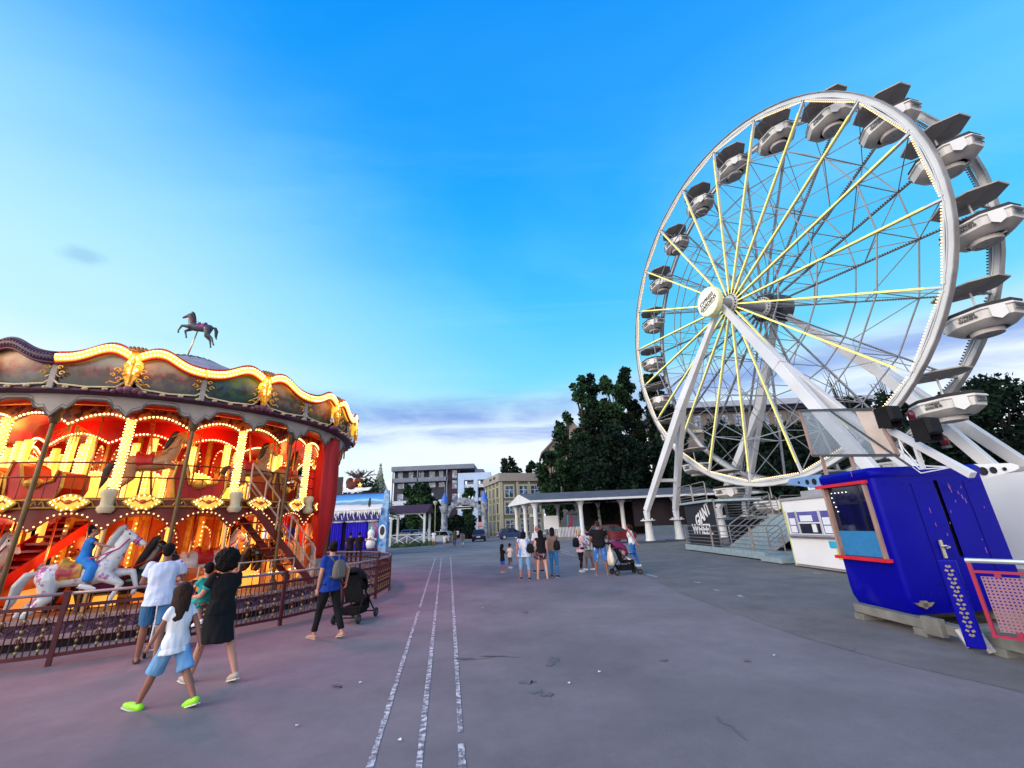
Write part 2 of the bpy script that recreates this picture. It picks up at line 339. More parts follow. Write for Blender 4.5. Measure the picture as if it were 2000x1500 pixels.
def person(label, loc, face, h=1.7, skin='skin', hair=('short', 'hair_black'), top=None, bot=None, shoe='shoe_black', legs=((6, 3, 4), (-6, 3, 4)), arms=((5, 8, 12), (5, 8, 12)), lean=0, head=(0, 0), w=1.0, fem=False, kid=0.0, vox=.011, group=None, seat=None, flip=False):
    s = h/1.75; X = V(1, 0, 0); hs = s*(1+kid*.45); ls = 1-kid*.10
    pel = V(0, 0, .95*s*ls); U = V(0, sin(R(lean)), cos(R(lean))); F = V(0, cos(R(lean)), -sin(R(lean)))
    def T(u, f=0, x=0): return pel+U*(u*s)+F*(f*s)+X*(x*s)
    J = []
    for sd, (fw, ab, kn) in zip((-1, 1), legs):
        hip = pel+X*sd*.092*s*w+V(0, 0, -.03*s); d1 = V(sd*sin(R(ab)), sin(R(fw))*cos(R(ab)), -cos(R(fw))*cos(R(ab))); kne = hip+d1*.43*s*ls
        a2 = fw-kn; d2 = V(sd*sin(R(ab))*.6, sin(R(a2)), -cos(R(a2))); ank = kne+d2*.415*s*ls
        fp = max(-35, min(30, -a2*.45 if a2 < 0 else a2*.35)) if seat is None else 15
        toe = V(sd*.12, cos(R(fp)), sin(R(fp)) if a2 >= 0 else -abs(sin(R(fp)))).normalized(); J.append((hip, kne, ank, toe))
    zmin = min(min(j[2].z-.075*s, (j[2]+j[3]*.16*s).z-.035*s) for j in J) if seat is None else pel.z-seat
    sh = V(0, 0, -zmin); pel = pel+sh; J = [(a+sh, b+sh, c+sh, t) for a, b, c, t in J]
    A = []; shw = (.165 if fem else .185)*w*(1-kid*.12)
    for sd, (fw, ab, el, *inn) in zip((-1, 1), arms):
        S = T(.47, 0, sd*shw); up = (-U*cos(R(fw))+F*sin(R(fw)))*cos(R(ab))+X*sd*sin(R(ab)); E = S+up*.285*s
        fo = (-U*cos(R(fw+el))+F*sin(R(fw+el)))+X*sd*(sin(R(ab))*.5-(inn[0] if inn else .05)); fo.normalize(); Wr = E+fo*.245*s; A.append((S, E, Wr, fo))
    hips = 1.10 if fem else 1.0; secs = [(-.11, .125*hips, .105), (-.03, .165*hips, .125), (.05, .16*hips, .115), (.16, .135 if fem else .15, .10), (.30, .155 if fem else .168, .115), (.40, .165 if fem else .18, .105), (.47, .145 if fem else .16, .085), (.515, .075, .062)]
    def torso(mb, lo, hi, g, cut=True, gy=None):
        us = [u for u, _, _ in secs]
        def at(u):
            u = min(max(u, us[0]), us[-1])
            for (a, ax, ay), (b, bx_, by) in zip(secs, secs[1:]):
                if u <= b: k = (u-a)/(b-a); return ax+(bx_-ax)*k, ay+(by-ay)*k
            return secs[-1][1:]
        L = [lo]+[u for u in us if lo+.02 < u < hi-.02]+[hi]
        stack(mb, [(T(u), (at(u)[0]*w+g)*s, (at(u)[1]*(.35+.65*w)+(g if gy is None else gy))*s, X, F) for u in L])
    # body: one continuous skin
    mb = MB(); torso(mb, -.11, .515, 0)
    hy, hp = R(head[0]), R(head[1]); hc = T(.675, .012)+V(0, 0, (hs-s)*.10)
    cap(mb, T(.48), hc-U*.05*hs, .058*s*(.6+.4*w), .050*hs, 10)
    HM = Matrix.Rotation(-hy, 3, 'Z') @ Matrix.Rotation(-hp-R(lean)*.4, 3, 'X')
    def Hd(x, y, z): return hc+HM @ V(x, y, z)*hs
    b2 = MB(); b2.ball((0, -.012, .028), (.077, .096, .092), 14, 9); b2.ball((0, .022, -.045), (.056, .066, .068), 12, 8); b2.ball((0, .062, -.088), (.026, .022, .022), 8, 6)
    b2.loft([[(-.014, .078, .012), (.014, .078, .012), (0, .092, .016)], [(-.018, .080, -.028), (.018, .080, -.028), (0, .112, -.022)]])
    for sd in (-1, 1): b2.ball((sd*.078, -.005, -.012), (.011, .020, .030), 6, 5)
    b2.xf(Matrix.Translation(hc) @ HM.to_4x4() @ Matrix.Scale(hs, 4)); mb.add(b2.v, b2.f)
    for hip, kne, ank, toe in J:
        cap(mb, hip, kne, .085*s*(.5+.5*w)*hips, .054*s, 12); cap(mb, kne, kne.lerp(ank, .32), .053*s, .054*s, 12); cap(mb, kne.lerp(ank, .32), ank, .054*s, .034*s, 12)
        cap(mb, ank-toe*.04*s+V(0, 0, -.035*s), ank+toe*.10*s+V(0, 0, -.045*s), .034*s, .032*s, 8); cap(mb, ank+toe*.10*s+V(0, 0, -.045*s), ank+toe*.165*s+V(0, 0, -.055*s), .030*s, .018*s, 8)
    for sd, (S, E, Wr, fo) in zip((-1, 1), A):
        cap(mb, T(.44, 0, sd*.08), S, .06*s, .052*s, 10); cap(mb, S, E, .048*s*(.5+.5*w), .038*s, 10); cap(mb, E, Wr, .039*s, .026*s, 10)
        hand(mb, Wr, fo, (-X*sd*.8+F*.3), F+U*.2, s)
    body = rm_obj('person', mb, vox, MATS[skin], None, 4); body.location = loc; body.rotation_euler = (0, 0, R(face)); tag(body, label, 'person', group)
    # face
    for sd in (-1, 1):
        mb = MB(); mb.ball(Hd(sd*.030, .080, .010), .0105*hs, 6, 5); mb.build('eye', MATS['eye_dark'], body, True)
    mb = MB(); mb.ball(Hd(0, .083, -.055), (.022*hs, .008*hs, .006*hs), 6, 4); mb.build('mouth', MATS['lip'], body, True)
    # hair
    st, hm = hair; mb = MB(); q = MB()
    if st != 'bald':
        q.ball((0, -.016, .038), (.083, .098, .088), 14, 9); q.ball((0, -.050, -.012), (.074, .060, .075), 12, 8)
        if st in ('long', 'verylong', 'bun', 'pony', 'bob'): q.ball((0, -.03, .0), (.092, .088, .10), 14, 9)
        if st in ('long', 'verylong', 'bob'):
            ln = {'bob': .13, 'long': .27, 'verylong': .43}[st]
            cap(q, (0, -.035, .0), (0, -.085, -ln), .104, .070, 14, .72, (1, 0, 0))
            for sg in (-1, 1): cap(q, (sg*.06, -.02, .03), (sg*.072, -.05, -ln*.85), .048, .030, 8)
        if st == 'bun': q.ball((0, -.12, .075), .045, 10, 7)
        if st == 'pony': q.ball((0, -.115, .06), .03, 8, 6); q.tube([(0, -.12, .06), (0, -.16, .0), (0, -.155, -.10), (0, -.14, -.19)], [.03, .036, .03, .008], 8)
        if st == 'curly':
            q = MB(); q.ball((0, -.040, .050), (.165, .155, .150), 16, 11); q.ball((0, -.07, -.04), (.150, .12, .11), 14, 9)
        # cut the face clear
        q.xf(Matrix.Translation(hc) @ HM.to_4x4() @ Matrix.Scale(hs, 4)); ho = rm_obj('hair', q, max(.009, vox*.9)*.9, MATS[hm], body, 3)
        noisy(ho, .012*hs if st == 'curly' else .004*hs, 60/s if st == 'curly' else 45/s, len(label))
    # garments
    if top:
        mb = MB(); hem = top.get('hem', -.07); g = .026*(1+.3*(w-1)); torso(mb, hem, top.get('neck', .505), g)
        if hem < -.11: stack(mb, [(T(-.06), (.172*hips*w+g)*s, (.13+g)*s, X, F), (T(hem), (.185*hips*w+g)*s, (.145+g)*s, X, F)])
        sl = top.get('sleeve', .55)
        for sd, (S, E, Wr, fo) in zip((-1, 1), A):
            if sl > 0:
                cap(mb, T(.43, 0, sd*.07), S, .068*s, .058*s, 10)
                if sl <= 1: cap(mb, S, S.lerp(E, sl), .064*s*(.5+.5*w), .066*s, 10, 1, None, False)
                else: cap(mb, S, E, .062*s, .05*s, 10); cap(mb, E, E.lerp(Wr, sl-1), .05*s, .04*s, 10)
            else: cap(mb, T(.43, 0, sd*.05), T(.48, 0, sd*shw*.72), .062*s, .045*s, 10)
        o = rm_obj(top.get('name', 'shirt'), mb, vox, MATS[top['mat']], body, 3); noisy(o, .011*s, 17/s, len(label))
        if top.get('trim'):
            for sd, (S, E, Wr, fo) in zip((-1, 1), A):
                mb = MB(); a = S.lerp(E, sl-.06); b = S.lerp(E, sl+.06); cap(mb, a, b, .070*s, .070*s, 12, 1, None, False); mb.build('cuff', MATS[top['trim']], body, True)
    if bot:
        mb = MB(); ty = bot.get('type', 'shorts')
        torso(mb, -.10, .02 if top and top.get('hem', 0) < -.05 else .10, .010); ln = bot.get('len', .8)
        if ty == 'skirt':
            zt = pel.z-.02*s; kz = J[0][1].lerp(J[1][1], .5); hemc = pel.lerp(V((J[0][1].x+J[1][1].x)/2, (J[0][1].y+J[1][1].y)/2, kz.z), ln); spread = abs(J[0][1].y-J[1][1].y)/2*ln
            stack(mb, [(T(.08), (.165*hips*w)*s, .125*s, X, V(0, 1, 0)), (T(-.05), (.185*hips*w)*s, .145*s, X, V(0, 1, 0)), (hemc, (.195*w*bot.get('flare', 1))*s, .14*s+spread*1.0, X, V(0, 1, 0))])
        else:
            for hip, kne, ank, toe in J:
                r0 = .098*s*(.5+.5*w)*hips; lo = bot.get('loose', 1.0)
                if ln <= 1: cap(mb, hip+V(0, 0, .02), hip.lerp(kne, ln), r0, .080*s*lo, 12, 1, None, False)
                else:
                    cap(mb, hip+V(0, 0, .02), kne, r0, .064*s*lo, 12); cap(mb, kne, kne.lerp(ank, ln-1), .064*s*lo, .050*s*lo, 12, 1, None, False)
        o = rm_obj(bot.get('name', ty), mb, vox, MATS[bot['mat']], body, 3); noisy(o, .010*s, 19/s, len(label)+5)
    for hip, kne, ank, toe in J:
        mb = MB()
        if flip:
            b0 = ank+V(0, 0, -.072*s); mb.prism([b0-toe*.075*s+V(-.03, 0, 0)*s, b0-toe*.075*s+V(.03, 0, 0)*s, b0+toe*.12*s+V(.045, 0, 0)*s, b0+toe*.185*s+V(.02, 0, 0)*s, b0+toe*.185*s+V(-.02, 0, 0)*s, b0+toe*.12*s+V(-.045, 0, 0)*s], (0, 0, .018*s))
            mb.tube([b0+toe*.06*s+V(-.045, 0, .01)*s, b0+toe*.085*s+V(0, 0, .065)*s, b0+toe*.06*s+V(.045, 0, .01)*s], .009*s, 6); mb.build('sandal', MATS[shoe], body)
        else:
            kf = 1+.42*kid; cap(mb, ank-toe*.045*s*kf+V(0, 0, -.032*s), ank+toe*.10*s*kf+V(0, 0, -.040*s), .043*s*kf, .042*s*kf, 10); cap(mb, ank+toe*.10*s*kf+V(0, 0, -.040*s), ank+toe*.185*s*kf+V(0, 0, -.050*s), .042*s*kf, .026*s*kf, 10)
            sb_ = MB(); up_ = V(-toe.x*toe.z, -toe.y*toe.z, 1-toe.z*toe.z).normalized(); sx_ = toe.cross(up_); b0 = ank-up_*.066*s*(1+.12*kid); sb_.prism([b0-toe*.082*s*kf-sx_*.026*s*kf, b0-toe*.082*s*kf+sx_*.026*s*kf, b0+toe*.08*s*kf+sx_*.046*s*kf, b0+toe*.19*s*kf+sx_*.034*s*kf, b0+toe*.213*s*kf, b0+toe*.19*s*kf-sx_*.034*s*kf, b0+toe*.08*s*kf-sx_*.046*s*kf], up_*-.016*s)
            if vox < .015: sb_.build('sole', MATS['paper_sole'], body)
            rm_obj('shoe', mb, .008 if vox < .015 else .014, MATS[shoe], body, 2)
    body['joints'] = 0; del body['joints']
    return body, dict(A=A, J=J, T=T, s=s, X=X, F=F, U=U)

# ================================================================= BIG WHEEL
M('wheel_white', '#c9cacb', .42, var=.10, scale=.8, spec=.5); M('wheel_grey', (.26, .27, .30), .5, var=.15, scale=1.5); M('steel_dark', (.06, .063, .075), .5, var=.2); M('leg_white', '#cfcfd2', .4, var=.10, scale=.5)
M('rim_outer', (.26, .24, .235), .45, var=.3, scale=.8)  # outward face of the rims: its shade is put into this darker colour
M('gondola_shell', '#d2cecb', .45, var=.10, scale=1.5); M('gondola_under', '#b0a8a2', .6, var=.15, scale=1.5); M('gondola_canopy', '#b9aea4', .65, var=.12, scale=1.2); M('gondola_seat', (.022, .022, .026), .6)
M('led_yellow', (.7, .6, .1), .4, emit=(1.0, .88, .20), estr=1.15); M('led_tube', (.55, .53, .18), .4, emit=(.95, .85, .25), estr=.42); M('bulb_warm', (.8, .7, .5), .3, emit=(1, .62, .22), estr=1.5); M('bulb_off', (.06, .06, .08), .4)
M('disc_cream', (.72, .70, .60), .5, emit=(1, .95, .70), estr=.28); M('disc_rim', (.62, .62, .36), .5, emit=(.9, .9, .4), estr=.12)
M('ink', (.02, .02, .025), .6); M('sticker', (.04, .04, .045), .5)
HUB = V(16.706, 28.0, 16.90); AX = V(.96653, .25654, 0).normalized(); EX = V(.25654, -.96653, 0).normalized(); RAD = 13.33; UPZ = V(0, 0, 1)
def wp(r, a, n=0.0):                     # wheel point: radius, angle in degrees, distance along the axle
    return EX*(r*cos(R(a))) + UPZ*(r*sin(R(a))) + AX*n
WID = 3.0; A0 = 9.9; NSP = 20
def HW(e, n, z): return V(HUB.x, HUB.y, 0)+EX*e+AX*n+V(0, 0, z)
WH = thing('giant_wheel', 'tall white giant wheel with yellow lit spokes standing right of the square', 'ferris wheel', HUB)
def arc_beam(n0, n1, r0, r1, mat, name, par, seg=80):
    mb = MB(); rings = []
    for k in range(seg):
        a = 360*k/seg; rings.append([wp(r0, a, n0), wp(r1, a, n0), wp(r1, a, n1), wp(r0, a, n1)])
    rings.append(rings[0]); mb.loft(rings, False); return mb.build(name, mat, par, 30)
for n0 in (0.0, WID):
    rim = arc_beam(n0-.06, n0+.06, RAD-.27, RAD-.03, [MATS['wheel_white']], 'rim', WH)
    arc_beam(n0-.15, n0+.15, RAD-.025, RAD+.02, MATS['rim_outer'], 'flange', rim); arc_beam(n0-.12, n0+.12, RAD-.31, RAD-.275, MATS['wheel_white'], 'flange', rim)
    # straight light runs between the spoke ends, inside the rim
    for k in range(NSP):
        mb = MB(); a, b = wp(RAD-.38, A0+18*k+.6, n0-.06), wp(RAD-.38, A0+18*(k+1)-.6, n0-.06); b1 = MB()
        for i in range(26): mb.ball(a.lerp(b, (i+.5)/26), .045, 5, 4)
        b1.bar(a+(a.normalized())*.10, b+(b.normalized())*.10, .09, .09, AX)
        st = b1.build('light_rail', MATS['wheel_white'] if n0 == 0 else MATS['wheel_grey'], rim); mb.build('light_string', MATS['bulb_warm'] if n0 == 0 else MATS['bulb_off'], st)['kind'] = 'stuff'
# spokes
def spoke_mesh(front):
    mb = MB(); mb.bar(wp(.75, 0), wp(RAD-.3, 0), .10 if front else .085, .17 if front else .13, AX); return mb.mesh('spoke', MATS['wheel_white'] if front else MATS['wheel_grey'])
def string_mesh(front):
    mb = MB(); r = .9
    while r < 12.3: mb.ball(wp(r, 0, -.11)+UPZ*.0, .040, 5, 4); r += .135
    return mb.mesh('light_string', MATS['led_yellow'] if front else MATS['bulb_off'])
def tube_mesh():
    mb = MB(); mb.bar(wp(.85, 0, -.075), wp(12.35, 0, -.075), .10, .06, AX); return mb.mesh('light_tube', MATS['led_tube'])
sm, ss, stb = {}, {}, tube_mesh()
for fr in (True, False): sm[fr] = spoke_mesh(fr); ss[fr] = string_mesh(fr)
ROTB = lambda a: Matrix.Rotation(R(-a), 4, AX)
# EX -> UPZ is a turn about AX of +90 or -90: pick the sign that matches wp()
SG = 1 if (Matrix.Rotation(R(90), 3, AX) @ EX).z > 0 else -1
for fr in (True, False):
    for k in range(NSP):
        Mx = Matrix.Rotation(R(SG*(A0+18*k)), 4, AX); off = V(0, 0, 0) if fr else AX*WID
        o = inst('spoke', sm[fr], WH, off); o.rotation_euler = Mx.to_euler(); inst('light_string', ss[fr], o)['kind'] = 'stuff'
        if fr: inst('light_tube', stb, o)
# lattice between the two faces
mb = MB()
for k in range(NSP):
    a, b = A0+18*k, A0+18*(k+1)
    for r in (4.2, 6.9, 10.2):
        for n0 in ((0, WID)): mb.bar(wp(r, a, n0), wp(r, b, n0), .062, .062, AX)
        mb.bar(wp(r, a, 0), wp(r, a, WID), .045)
    mb.bar(wp(4.2, a, 0), wp(7.4, a, WID), .04); mb.bar(wp(4.2, a, WID), wp(7.4, a, 0), .04)
    mb.bar(wp(7.4, a, 0), wp(10.2, a, WID), .04); mb.bar(wp(7.4, a, WID), wp(10.2, a, 0), .04)
    mb.bar(wp(7.4, a, WID), wp(10.2, b, WID), .04)
    mb.bar(wp(1.0, a, 0), wp(4.2, a, WID), .035); mb.bar(wp(1.0, a, WID), wp(4.2, a, 0), .035)
    mb.bar(wp(10.2, a, 0), wp(RAD-.4, a, WID), .04); mb.bar(wp(10.2, a, WID), wp(RAD-.4, a, 0), .04)
    mb.bar(wp(RAD-.25, a, 0), wp(RAD-.25, a, WID), .09)
mb.build('lattice', MATS['wheel_grey'], WH)
# hub, axle, drum, name disc
def cyl_ax(prof, mat, name, par, n=28):
    mb = MB(); rings = [[wp(r, 360*j/n, z) for j in range(n)] for r, z in prof]; mb.loft(rings); return mb.build(name, mat, par, 35)
cyl_ax([(.42, -1.2), (.42, WID+1.2)], MATS['wheel_grey'], 'axle', WH)
for n0 in (0, WID):
    h = cyl_ax([(.62, n0-.22), (.80, n0-.18), (.80, n0-.06), (.60, n0-.05), (.60, n0+.05), (.80, n0+.06), (.80, n0+.2), (.6, n0+.25)], MATS['wheel_white'], 'hub', WH); mb = MB()
    for k in range(20): mb.bar(wp(.70, A0+18*k, n0-.26), wp(.70, A0+18*k, n0+.28), .09); mb.bar(wp(.62, A0+18*k, n0), wp(1.1, A0+18*k, n0), .16, .2)
    mb.build('bolt', MATS['steel_dark'], h)
cyl_ax([(.5, WID+.7), (1.0, WID+.9), (1.12, WID+1.1), (1.12, WID+1.75), (.95, WID+1.9), (.3, WID+1.95)], MATS['steel_dark'], 'drum', WH)
DN = -2.05
disc = cyl_ax([(1.05, DN+.42), (1.13, DN+.38), (1.13, DN+.08), (1.08, DN)], [MATS['disc_rim']], 'name_disc', WH, 40)
cyl_ax([(1.07, DN-.004), (1.02, DN-.03)], MATS['disc_cream'], 'face', disc, 40)
Md = Matrix((-EX, UPZ, -AX)).transposed()          # text x to the right of someone facing the disc
def sign_text(name, body, size, par, at, up_turn=0, depth=.012, mat='ink'):
    me = text_mesh(body, size, depth, 'CENTER', .15, .014); me.materials.clear(); me.materials.append(MATS[mat]); o = inst(name, me, par, at)
    o.rotation_euler = (Matrix((EX, UPZ, -AX)).transposed().to_4x4() @ Matrix.Rotation(R(up_turn), 4, 'Z')).to_euler(); return o
for body, off in (('CYPRESS', .17), ('GARDENS', -.20)): sign_text('lettering', body, .40, disc, AX*(DN-.035)+(UPZ*cos(R(14))-EX*sin(R(14)))*off, 14)
mb = MB(); mb.bar(wp(.0, 0, DN-.036)+(UPZ*cos(R(14))-EX*sin(R(14)))*-.42-EX*.7-UPZ*.17, wp(0, 0, DN-.036)+(UPZ*cos(R(14))-EX*sin(R(14)))*-.42+EX*.7+UPZ*.17, .05, .01, AX); mb.build('underline', MATS['ink'], disc)
cyl_ax([(.30, DN+.40), (.30, -.9)], MATS['wheel_grey'], 'disc_bracket', WH, 14)
# legs
def leg(points, w0, w1, name='leg', par=WH):
    mb = MB()
    for i, (a, b) in enumerate(zip(points, points[1:])):
        t0, t1 = i/(len(points)-1), (i+1)/(len(points)-1); a, b = a-HUB, b-HUB; d = (b-a).normalized(); s1 = d.cross(AX).normalized(); s2 = d.cross(s1).normalized()
        wa, wb = w0+(w1-w0)*t0, w0+(w1-w0)*t1
        mb.loft([[a+s1*wa*.5+s2*wa*.38, a-s1*wa*.5+s2*wa*.38, a-s1*wa*.5-s2*wa*.38, a+s1*wa*.5-s2*wa*.38], [b+s1*wb*.5+s2*wb*.38, b-s1*wb*.5+s2*wb*.38, b-s1*wb*.5-s2*wb*.38, b+s1*wb*.5-s2*wb*.38]])
    return mb.build(name, MATS['leg_white'], par, False, .03)
def foot(p, par=WH):
    mb = MB(); q = p-HUB
    mb.bx(q+V(-1.1, -.7, .02), q+V(1.1, .7, .16)); f = mb.build('foot_plate', MATS['steel_dark'], par)
    mb = MB(); mb.lathe([(.42, .16), (.36, .4), (.28, 1.66), (.30, 1.72), (.62, 1.73), (.62, 1.82), (.2, 1.83)], 12, q)
    for k in range(4): mb.box(q+V(.50*cos(k*PI/2+.5), .50*sin(k*PI/2+.5), 1.86), (.10, .10, .14))
    mb.build('jack', MATS['wheel_white'], f, 40)
F1, F2 = HW(-10.5, -3.1, 0), HW(-10.6, -.2, 0); B1, B2 = HW(-9.4, 6.0, 0), HW(-9.6, 3.4, 0)
topF, topB = HUB+AX*-1.0-UPZ*.1, HUB+AX*(WID+1.3)-UPZ*.1
def node(a, b, t, dz=0): return a.lerp(b, t)+V(0, 0, dz)
UPF = V(0, 0, 2.1)
for top_, f1, f2 in ((topF, F1, F2), (topB, B1, B2)):
    nd = node(top_, f1+UPF, .50, .6)
    leg([top_, nd], .36, .70); leg([nd, f1+V(0, 0, 2.55), f1+V(0, 0, 1.75)], .64, .36); leg([node(top_, f1+UPF, .47, .6), f2+V(0, 0, 2.55), f2+V(0, 0, 1.75)], .60, .36, 'strut')
    foot(f1); foot(f2)
    mb = MB(); tq_ = (4.9-2.55)/(nd.z-2.55); mb.bar((f1+V(0, 0, 2.55)).lerp(nd, tq_)-HUB, (f2+V(0, 0, 2.55)).lerp(nd, tq_)-HUB, .26, .26); mb.build('tie_beam', MATS['leg_white'], WH)
for top_, e, n, e2, n2 in ((topF, 8.9, -3.1, 8.9, -.2), (topB, 9.6, 6.2, 9.6, 3.4)):
    f1, f2 = HW(e, n, 0), HW(e2, n2, 0); nd = node(top_, f1+UPF, .50, .6)
    leg([top_, nd], .36, .72); leg([nd, f1+V(0, 0, 2.55), f1+V(0, 0, 1.75)], .64, .40); leg([node(top_, f1+UPF, .47, .6), f2+V(0, 0, 2.55), f2+V(0, 0, 1.75)], .60, .36, 'strut'); foot(f1); foot(f2)
# access ladder on the rear leg
mb = MB(); a, b = topB-HUB+AX*-.1+EX*-.55, B1-HUB+V(0, 0, 3)+EX*-.45
for sft in (-.2, .2): mb.bar(a+EX*sft*1, b+EX*sft*1, .045)
for k in range(46): p = a.lerp(b, k/46); mb.bar(p-EX*.2, p+EX*.2, .03)
mb.build('ladder', MATS['wheel_grey'], WH)
# ---- gondolas
def octa(r, z, rot=22.5, sx=1, sy=1, n=8): return [V(r*cos(R(rot+360/n*k))*1.0*sx, r*sin(R(rot+360/n*k))*1.32*sy, z) for k in range(n)]
def make_gondola():
    root = thing('gondola', 'grey gondola', 'gondola')
    mb = MB(); mb.loft([octa(1.03, -.02), octa(1.05, .03), octa(.35, .20), octa(.06, .24)]); mb.loft([octa(.22, -.14), octa(.92, -.025)], True); cn = mb.build('canopy', MATS['gondola_canopy'], root)
    mb = MB(); mb.ball((0, 0, .27), (.09, .09, .08)); mb.build('finial', MATS['steel_dark'], cn)
    mb = MB(); mb.tube([(0, 0, -.1), (0, 0, -1.5)], .045, 8)
    for sx in (-1, 1): mb.bar((sx*.2, 0, -.05), (sx*1.42, 0, .0), .07, .09)
    mb.build('pole', MATS['wheel_white'], root)
    mb = MB(); z0 = -1.28
    mb.loft([octa(1.06, z0), octa(1.10, z0-.06), octa(1.10, z0-.10), octa(1.03, z0-.12), octa(.98, z0-.50)], False); tb = mb.build('tub', MATS['gondola_shell'], root)
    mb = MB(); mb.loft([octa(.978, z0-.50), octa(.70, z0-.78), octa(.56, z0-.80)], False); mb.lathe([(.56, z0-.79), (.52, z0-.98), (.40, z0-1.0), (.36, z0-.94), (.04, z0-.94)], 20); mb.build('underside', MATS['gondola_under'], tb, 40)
    mb = MB(); mb.loft([octa(1.0, z0-.04), octa(1.04, z0+.16), octa(.92, z0+.18), octa(.82, z0-.3)], False); mb.loft([octa(.84, z0-.36), octa(.3, z0-.36)]); mb.build('seat', MATS['gondola_seat'], tb)
    mb = MB()
    for a in (202.5+22.5, ):
        c, s_ = cos(R(a)), sin(R(a)); rr = .955; p = V(c*rr, s_*rr*1.32, 0); n = V(c*1.32, s_, 0).normalized(); t = V(-n.y, n.x, 0)
        P = [p+t*x+V(0, 0, z) for x, z in ((-.24, z0-.02), (.24, z0-.02), (.24, z0-.52), (-.24, z0-.52))]; mb.prism(P, n*.07)
        mb.add([P[2]+n*.07, P[3]+n*.07, P[3]*1+n*.07-V(0, 0, .16)+t*.24, P[2]*1-n*.15], [(0, 1, 2)])
    mb.build('gate', MATS['wheel_white'], tb)
    for k in range(8):
        a = 360/8*k
        if k % 2 == 0:
            c, s_ = cos(R(a)), sin(R(a)); p = V(c*.968, s_*.968*1.32, z0-.27); n = V(c, s_, 0); t = V(-s_, c, 0); rot = Matrix((t, V(0, 0, 1), n)).transposed().to_euler()
            for body, dz in (('CYPRESS', .066), ('GARDENS', -.066)):
                key = 'g'+body
                if key not in KIDS:
                    KIDS[key] = text_mesh(body, .15, .006, 'CENTER', 0, .006); KIDS[key].materials.clear(); KIDS[key].materials.append(MATS['sticker'])
                inst('lettering', KIDS[key], tb, p+V(0, 0, dz), rot)
    return root
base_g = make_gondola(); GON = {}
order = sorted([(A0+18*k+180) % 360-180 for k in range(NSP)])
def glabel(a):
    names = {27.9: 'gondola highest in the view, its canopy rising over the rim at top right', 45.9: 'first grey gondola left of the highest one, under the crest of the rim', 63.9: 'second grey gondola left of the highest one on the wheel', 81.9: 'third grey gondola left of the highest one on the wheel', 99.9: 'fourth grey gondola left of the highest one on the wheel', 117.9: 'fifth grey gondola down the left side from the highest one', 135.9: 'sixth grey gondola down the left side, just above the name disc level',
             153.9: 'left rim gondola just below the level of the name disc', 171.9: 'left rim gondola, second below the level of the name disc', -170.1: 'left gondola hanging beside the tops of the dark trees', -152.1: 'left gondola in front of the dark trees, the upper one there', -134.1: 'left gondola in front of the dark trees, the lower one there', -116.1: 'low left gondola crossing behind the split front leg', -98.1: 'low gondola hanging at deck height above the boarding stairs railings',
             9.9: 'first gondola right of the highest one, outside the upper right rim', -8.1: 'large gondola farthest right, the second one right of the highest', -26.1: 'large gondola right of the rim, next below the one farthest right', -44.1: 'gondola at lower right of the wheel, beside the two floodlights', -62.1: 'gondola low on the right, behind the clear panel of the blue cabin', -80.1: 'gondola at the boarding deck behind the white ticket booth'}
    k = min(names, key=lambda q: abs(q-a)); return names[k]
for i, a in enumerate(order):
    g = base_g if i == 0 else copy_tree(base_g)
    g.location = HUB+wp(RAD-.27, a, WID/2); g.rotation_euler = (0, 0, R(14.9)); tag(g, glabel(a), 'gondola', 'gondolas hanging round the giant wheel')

# ---- boarding stairs, railings and black skirt sign
M('galv', '#b9bfc2', .38, .55, var=.15, scale=2); M('rail_steel', '#8d8683', .4, .5, var=.2, scale=3); M('black_board', (.012, .012, .020), .5, var=.2); M('sign_white', (.8, .8, .8), .5); M('tread', '#9fb0b4', .5, .3, var=.15, scale=6, bump=.5, bscale=50)
ST = thing('boarding_stairs', 'galvanised boarding stairs and deck with tube railings below the giant wheel', 'stairs', (10.0, 16.8, 0))
def loc(p): return Vector(p)-V(10.0, 16.8, 0)
mb = MB(); mb.bx(loc((9.9, 18.2, .10)), loc((12.0, 26.6, .30))); mb.bx(loc((9.85, 18.2, .06)), loc((9.9, 26.6, .34))); mb.build('base_deck', MATS['tread'], ST)
mb = MB(); mb.bx(loc((9.6, 16.7, .04)), loc((11.4, 18.1, .22))); mb.build('step_block', MATS['tread'], ST)
mb = MB(); NS = 9
for k in range(NS):
    z = .30+(k+1)*(1.75-.30)/NS; y0, y1 = 18.9, 22.1; xk = 10.5+.26*k
    mb.bx(loc((xk, y0, z-.05)), loc((xk+.30, y1, z))); mb.bx(loc((xk, y0, z-.16)), loc((xk+.02, y1, z-.05)))
mb.build('flight', MATS['tread'], ST)
mb = MB()
for y in (18.85, 20.6, 22.15): mb.bar(loc((10.4, y, .3)), loc((12.9, y, 1.68)), .05, .22)
mb.build('stringer', MATS['galv'], ST)
mb = MB(); mb.bx(loc((12.85, 14.0, 1.60)), loc((20.0, 27.5, 1.74))); mb.build('deck', MATS['tread'], ST)
mb = MB(); mb.bx(loc((12.86, 14.2, .1)), loc((12.95, 27.4, 1.58))); mb.build('skirt', MATS['black_board'], ST)
def railing(par, a, b, h=1.05, n=4, post=None, z0=.1):
    mb = MB(); a, b = Vector(a), Vector(b); u = V(0, 0, 1); d = (b-a).normalized()
    mb.tube([a, a+u*(h-.10), a+u*h+d*.10, b+u*h-d*.10, b+u*(h-.10), b], .028, 6)
    for k in range(n): z = z0+(h-z0-.12)*k/n+.02; mb.tube([a+u*z, b+u*z], .018, 5)
    return mb.build('railing', MATS['rail_steel'], par)
for y0, y1 in ((23.1, 26.5), (19.2, 23.0), (16.9, 19.1)): railing(ST, loc((9.95, y0, .3)), loc((9.95, y1, .3)), 1.05, 5)
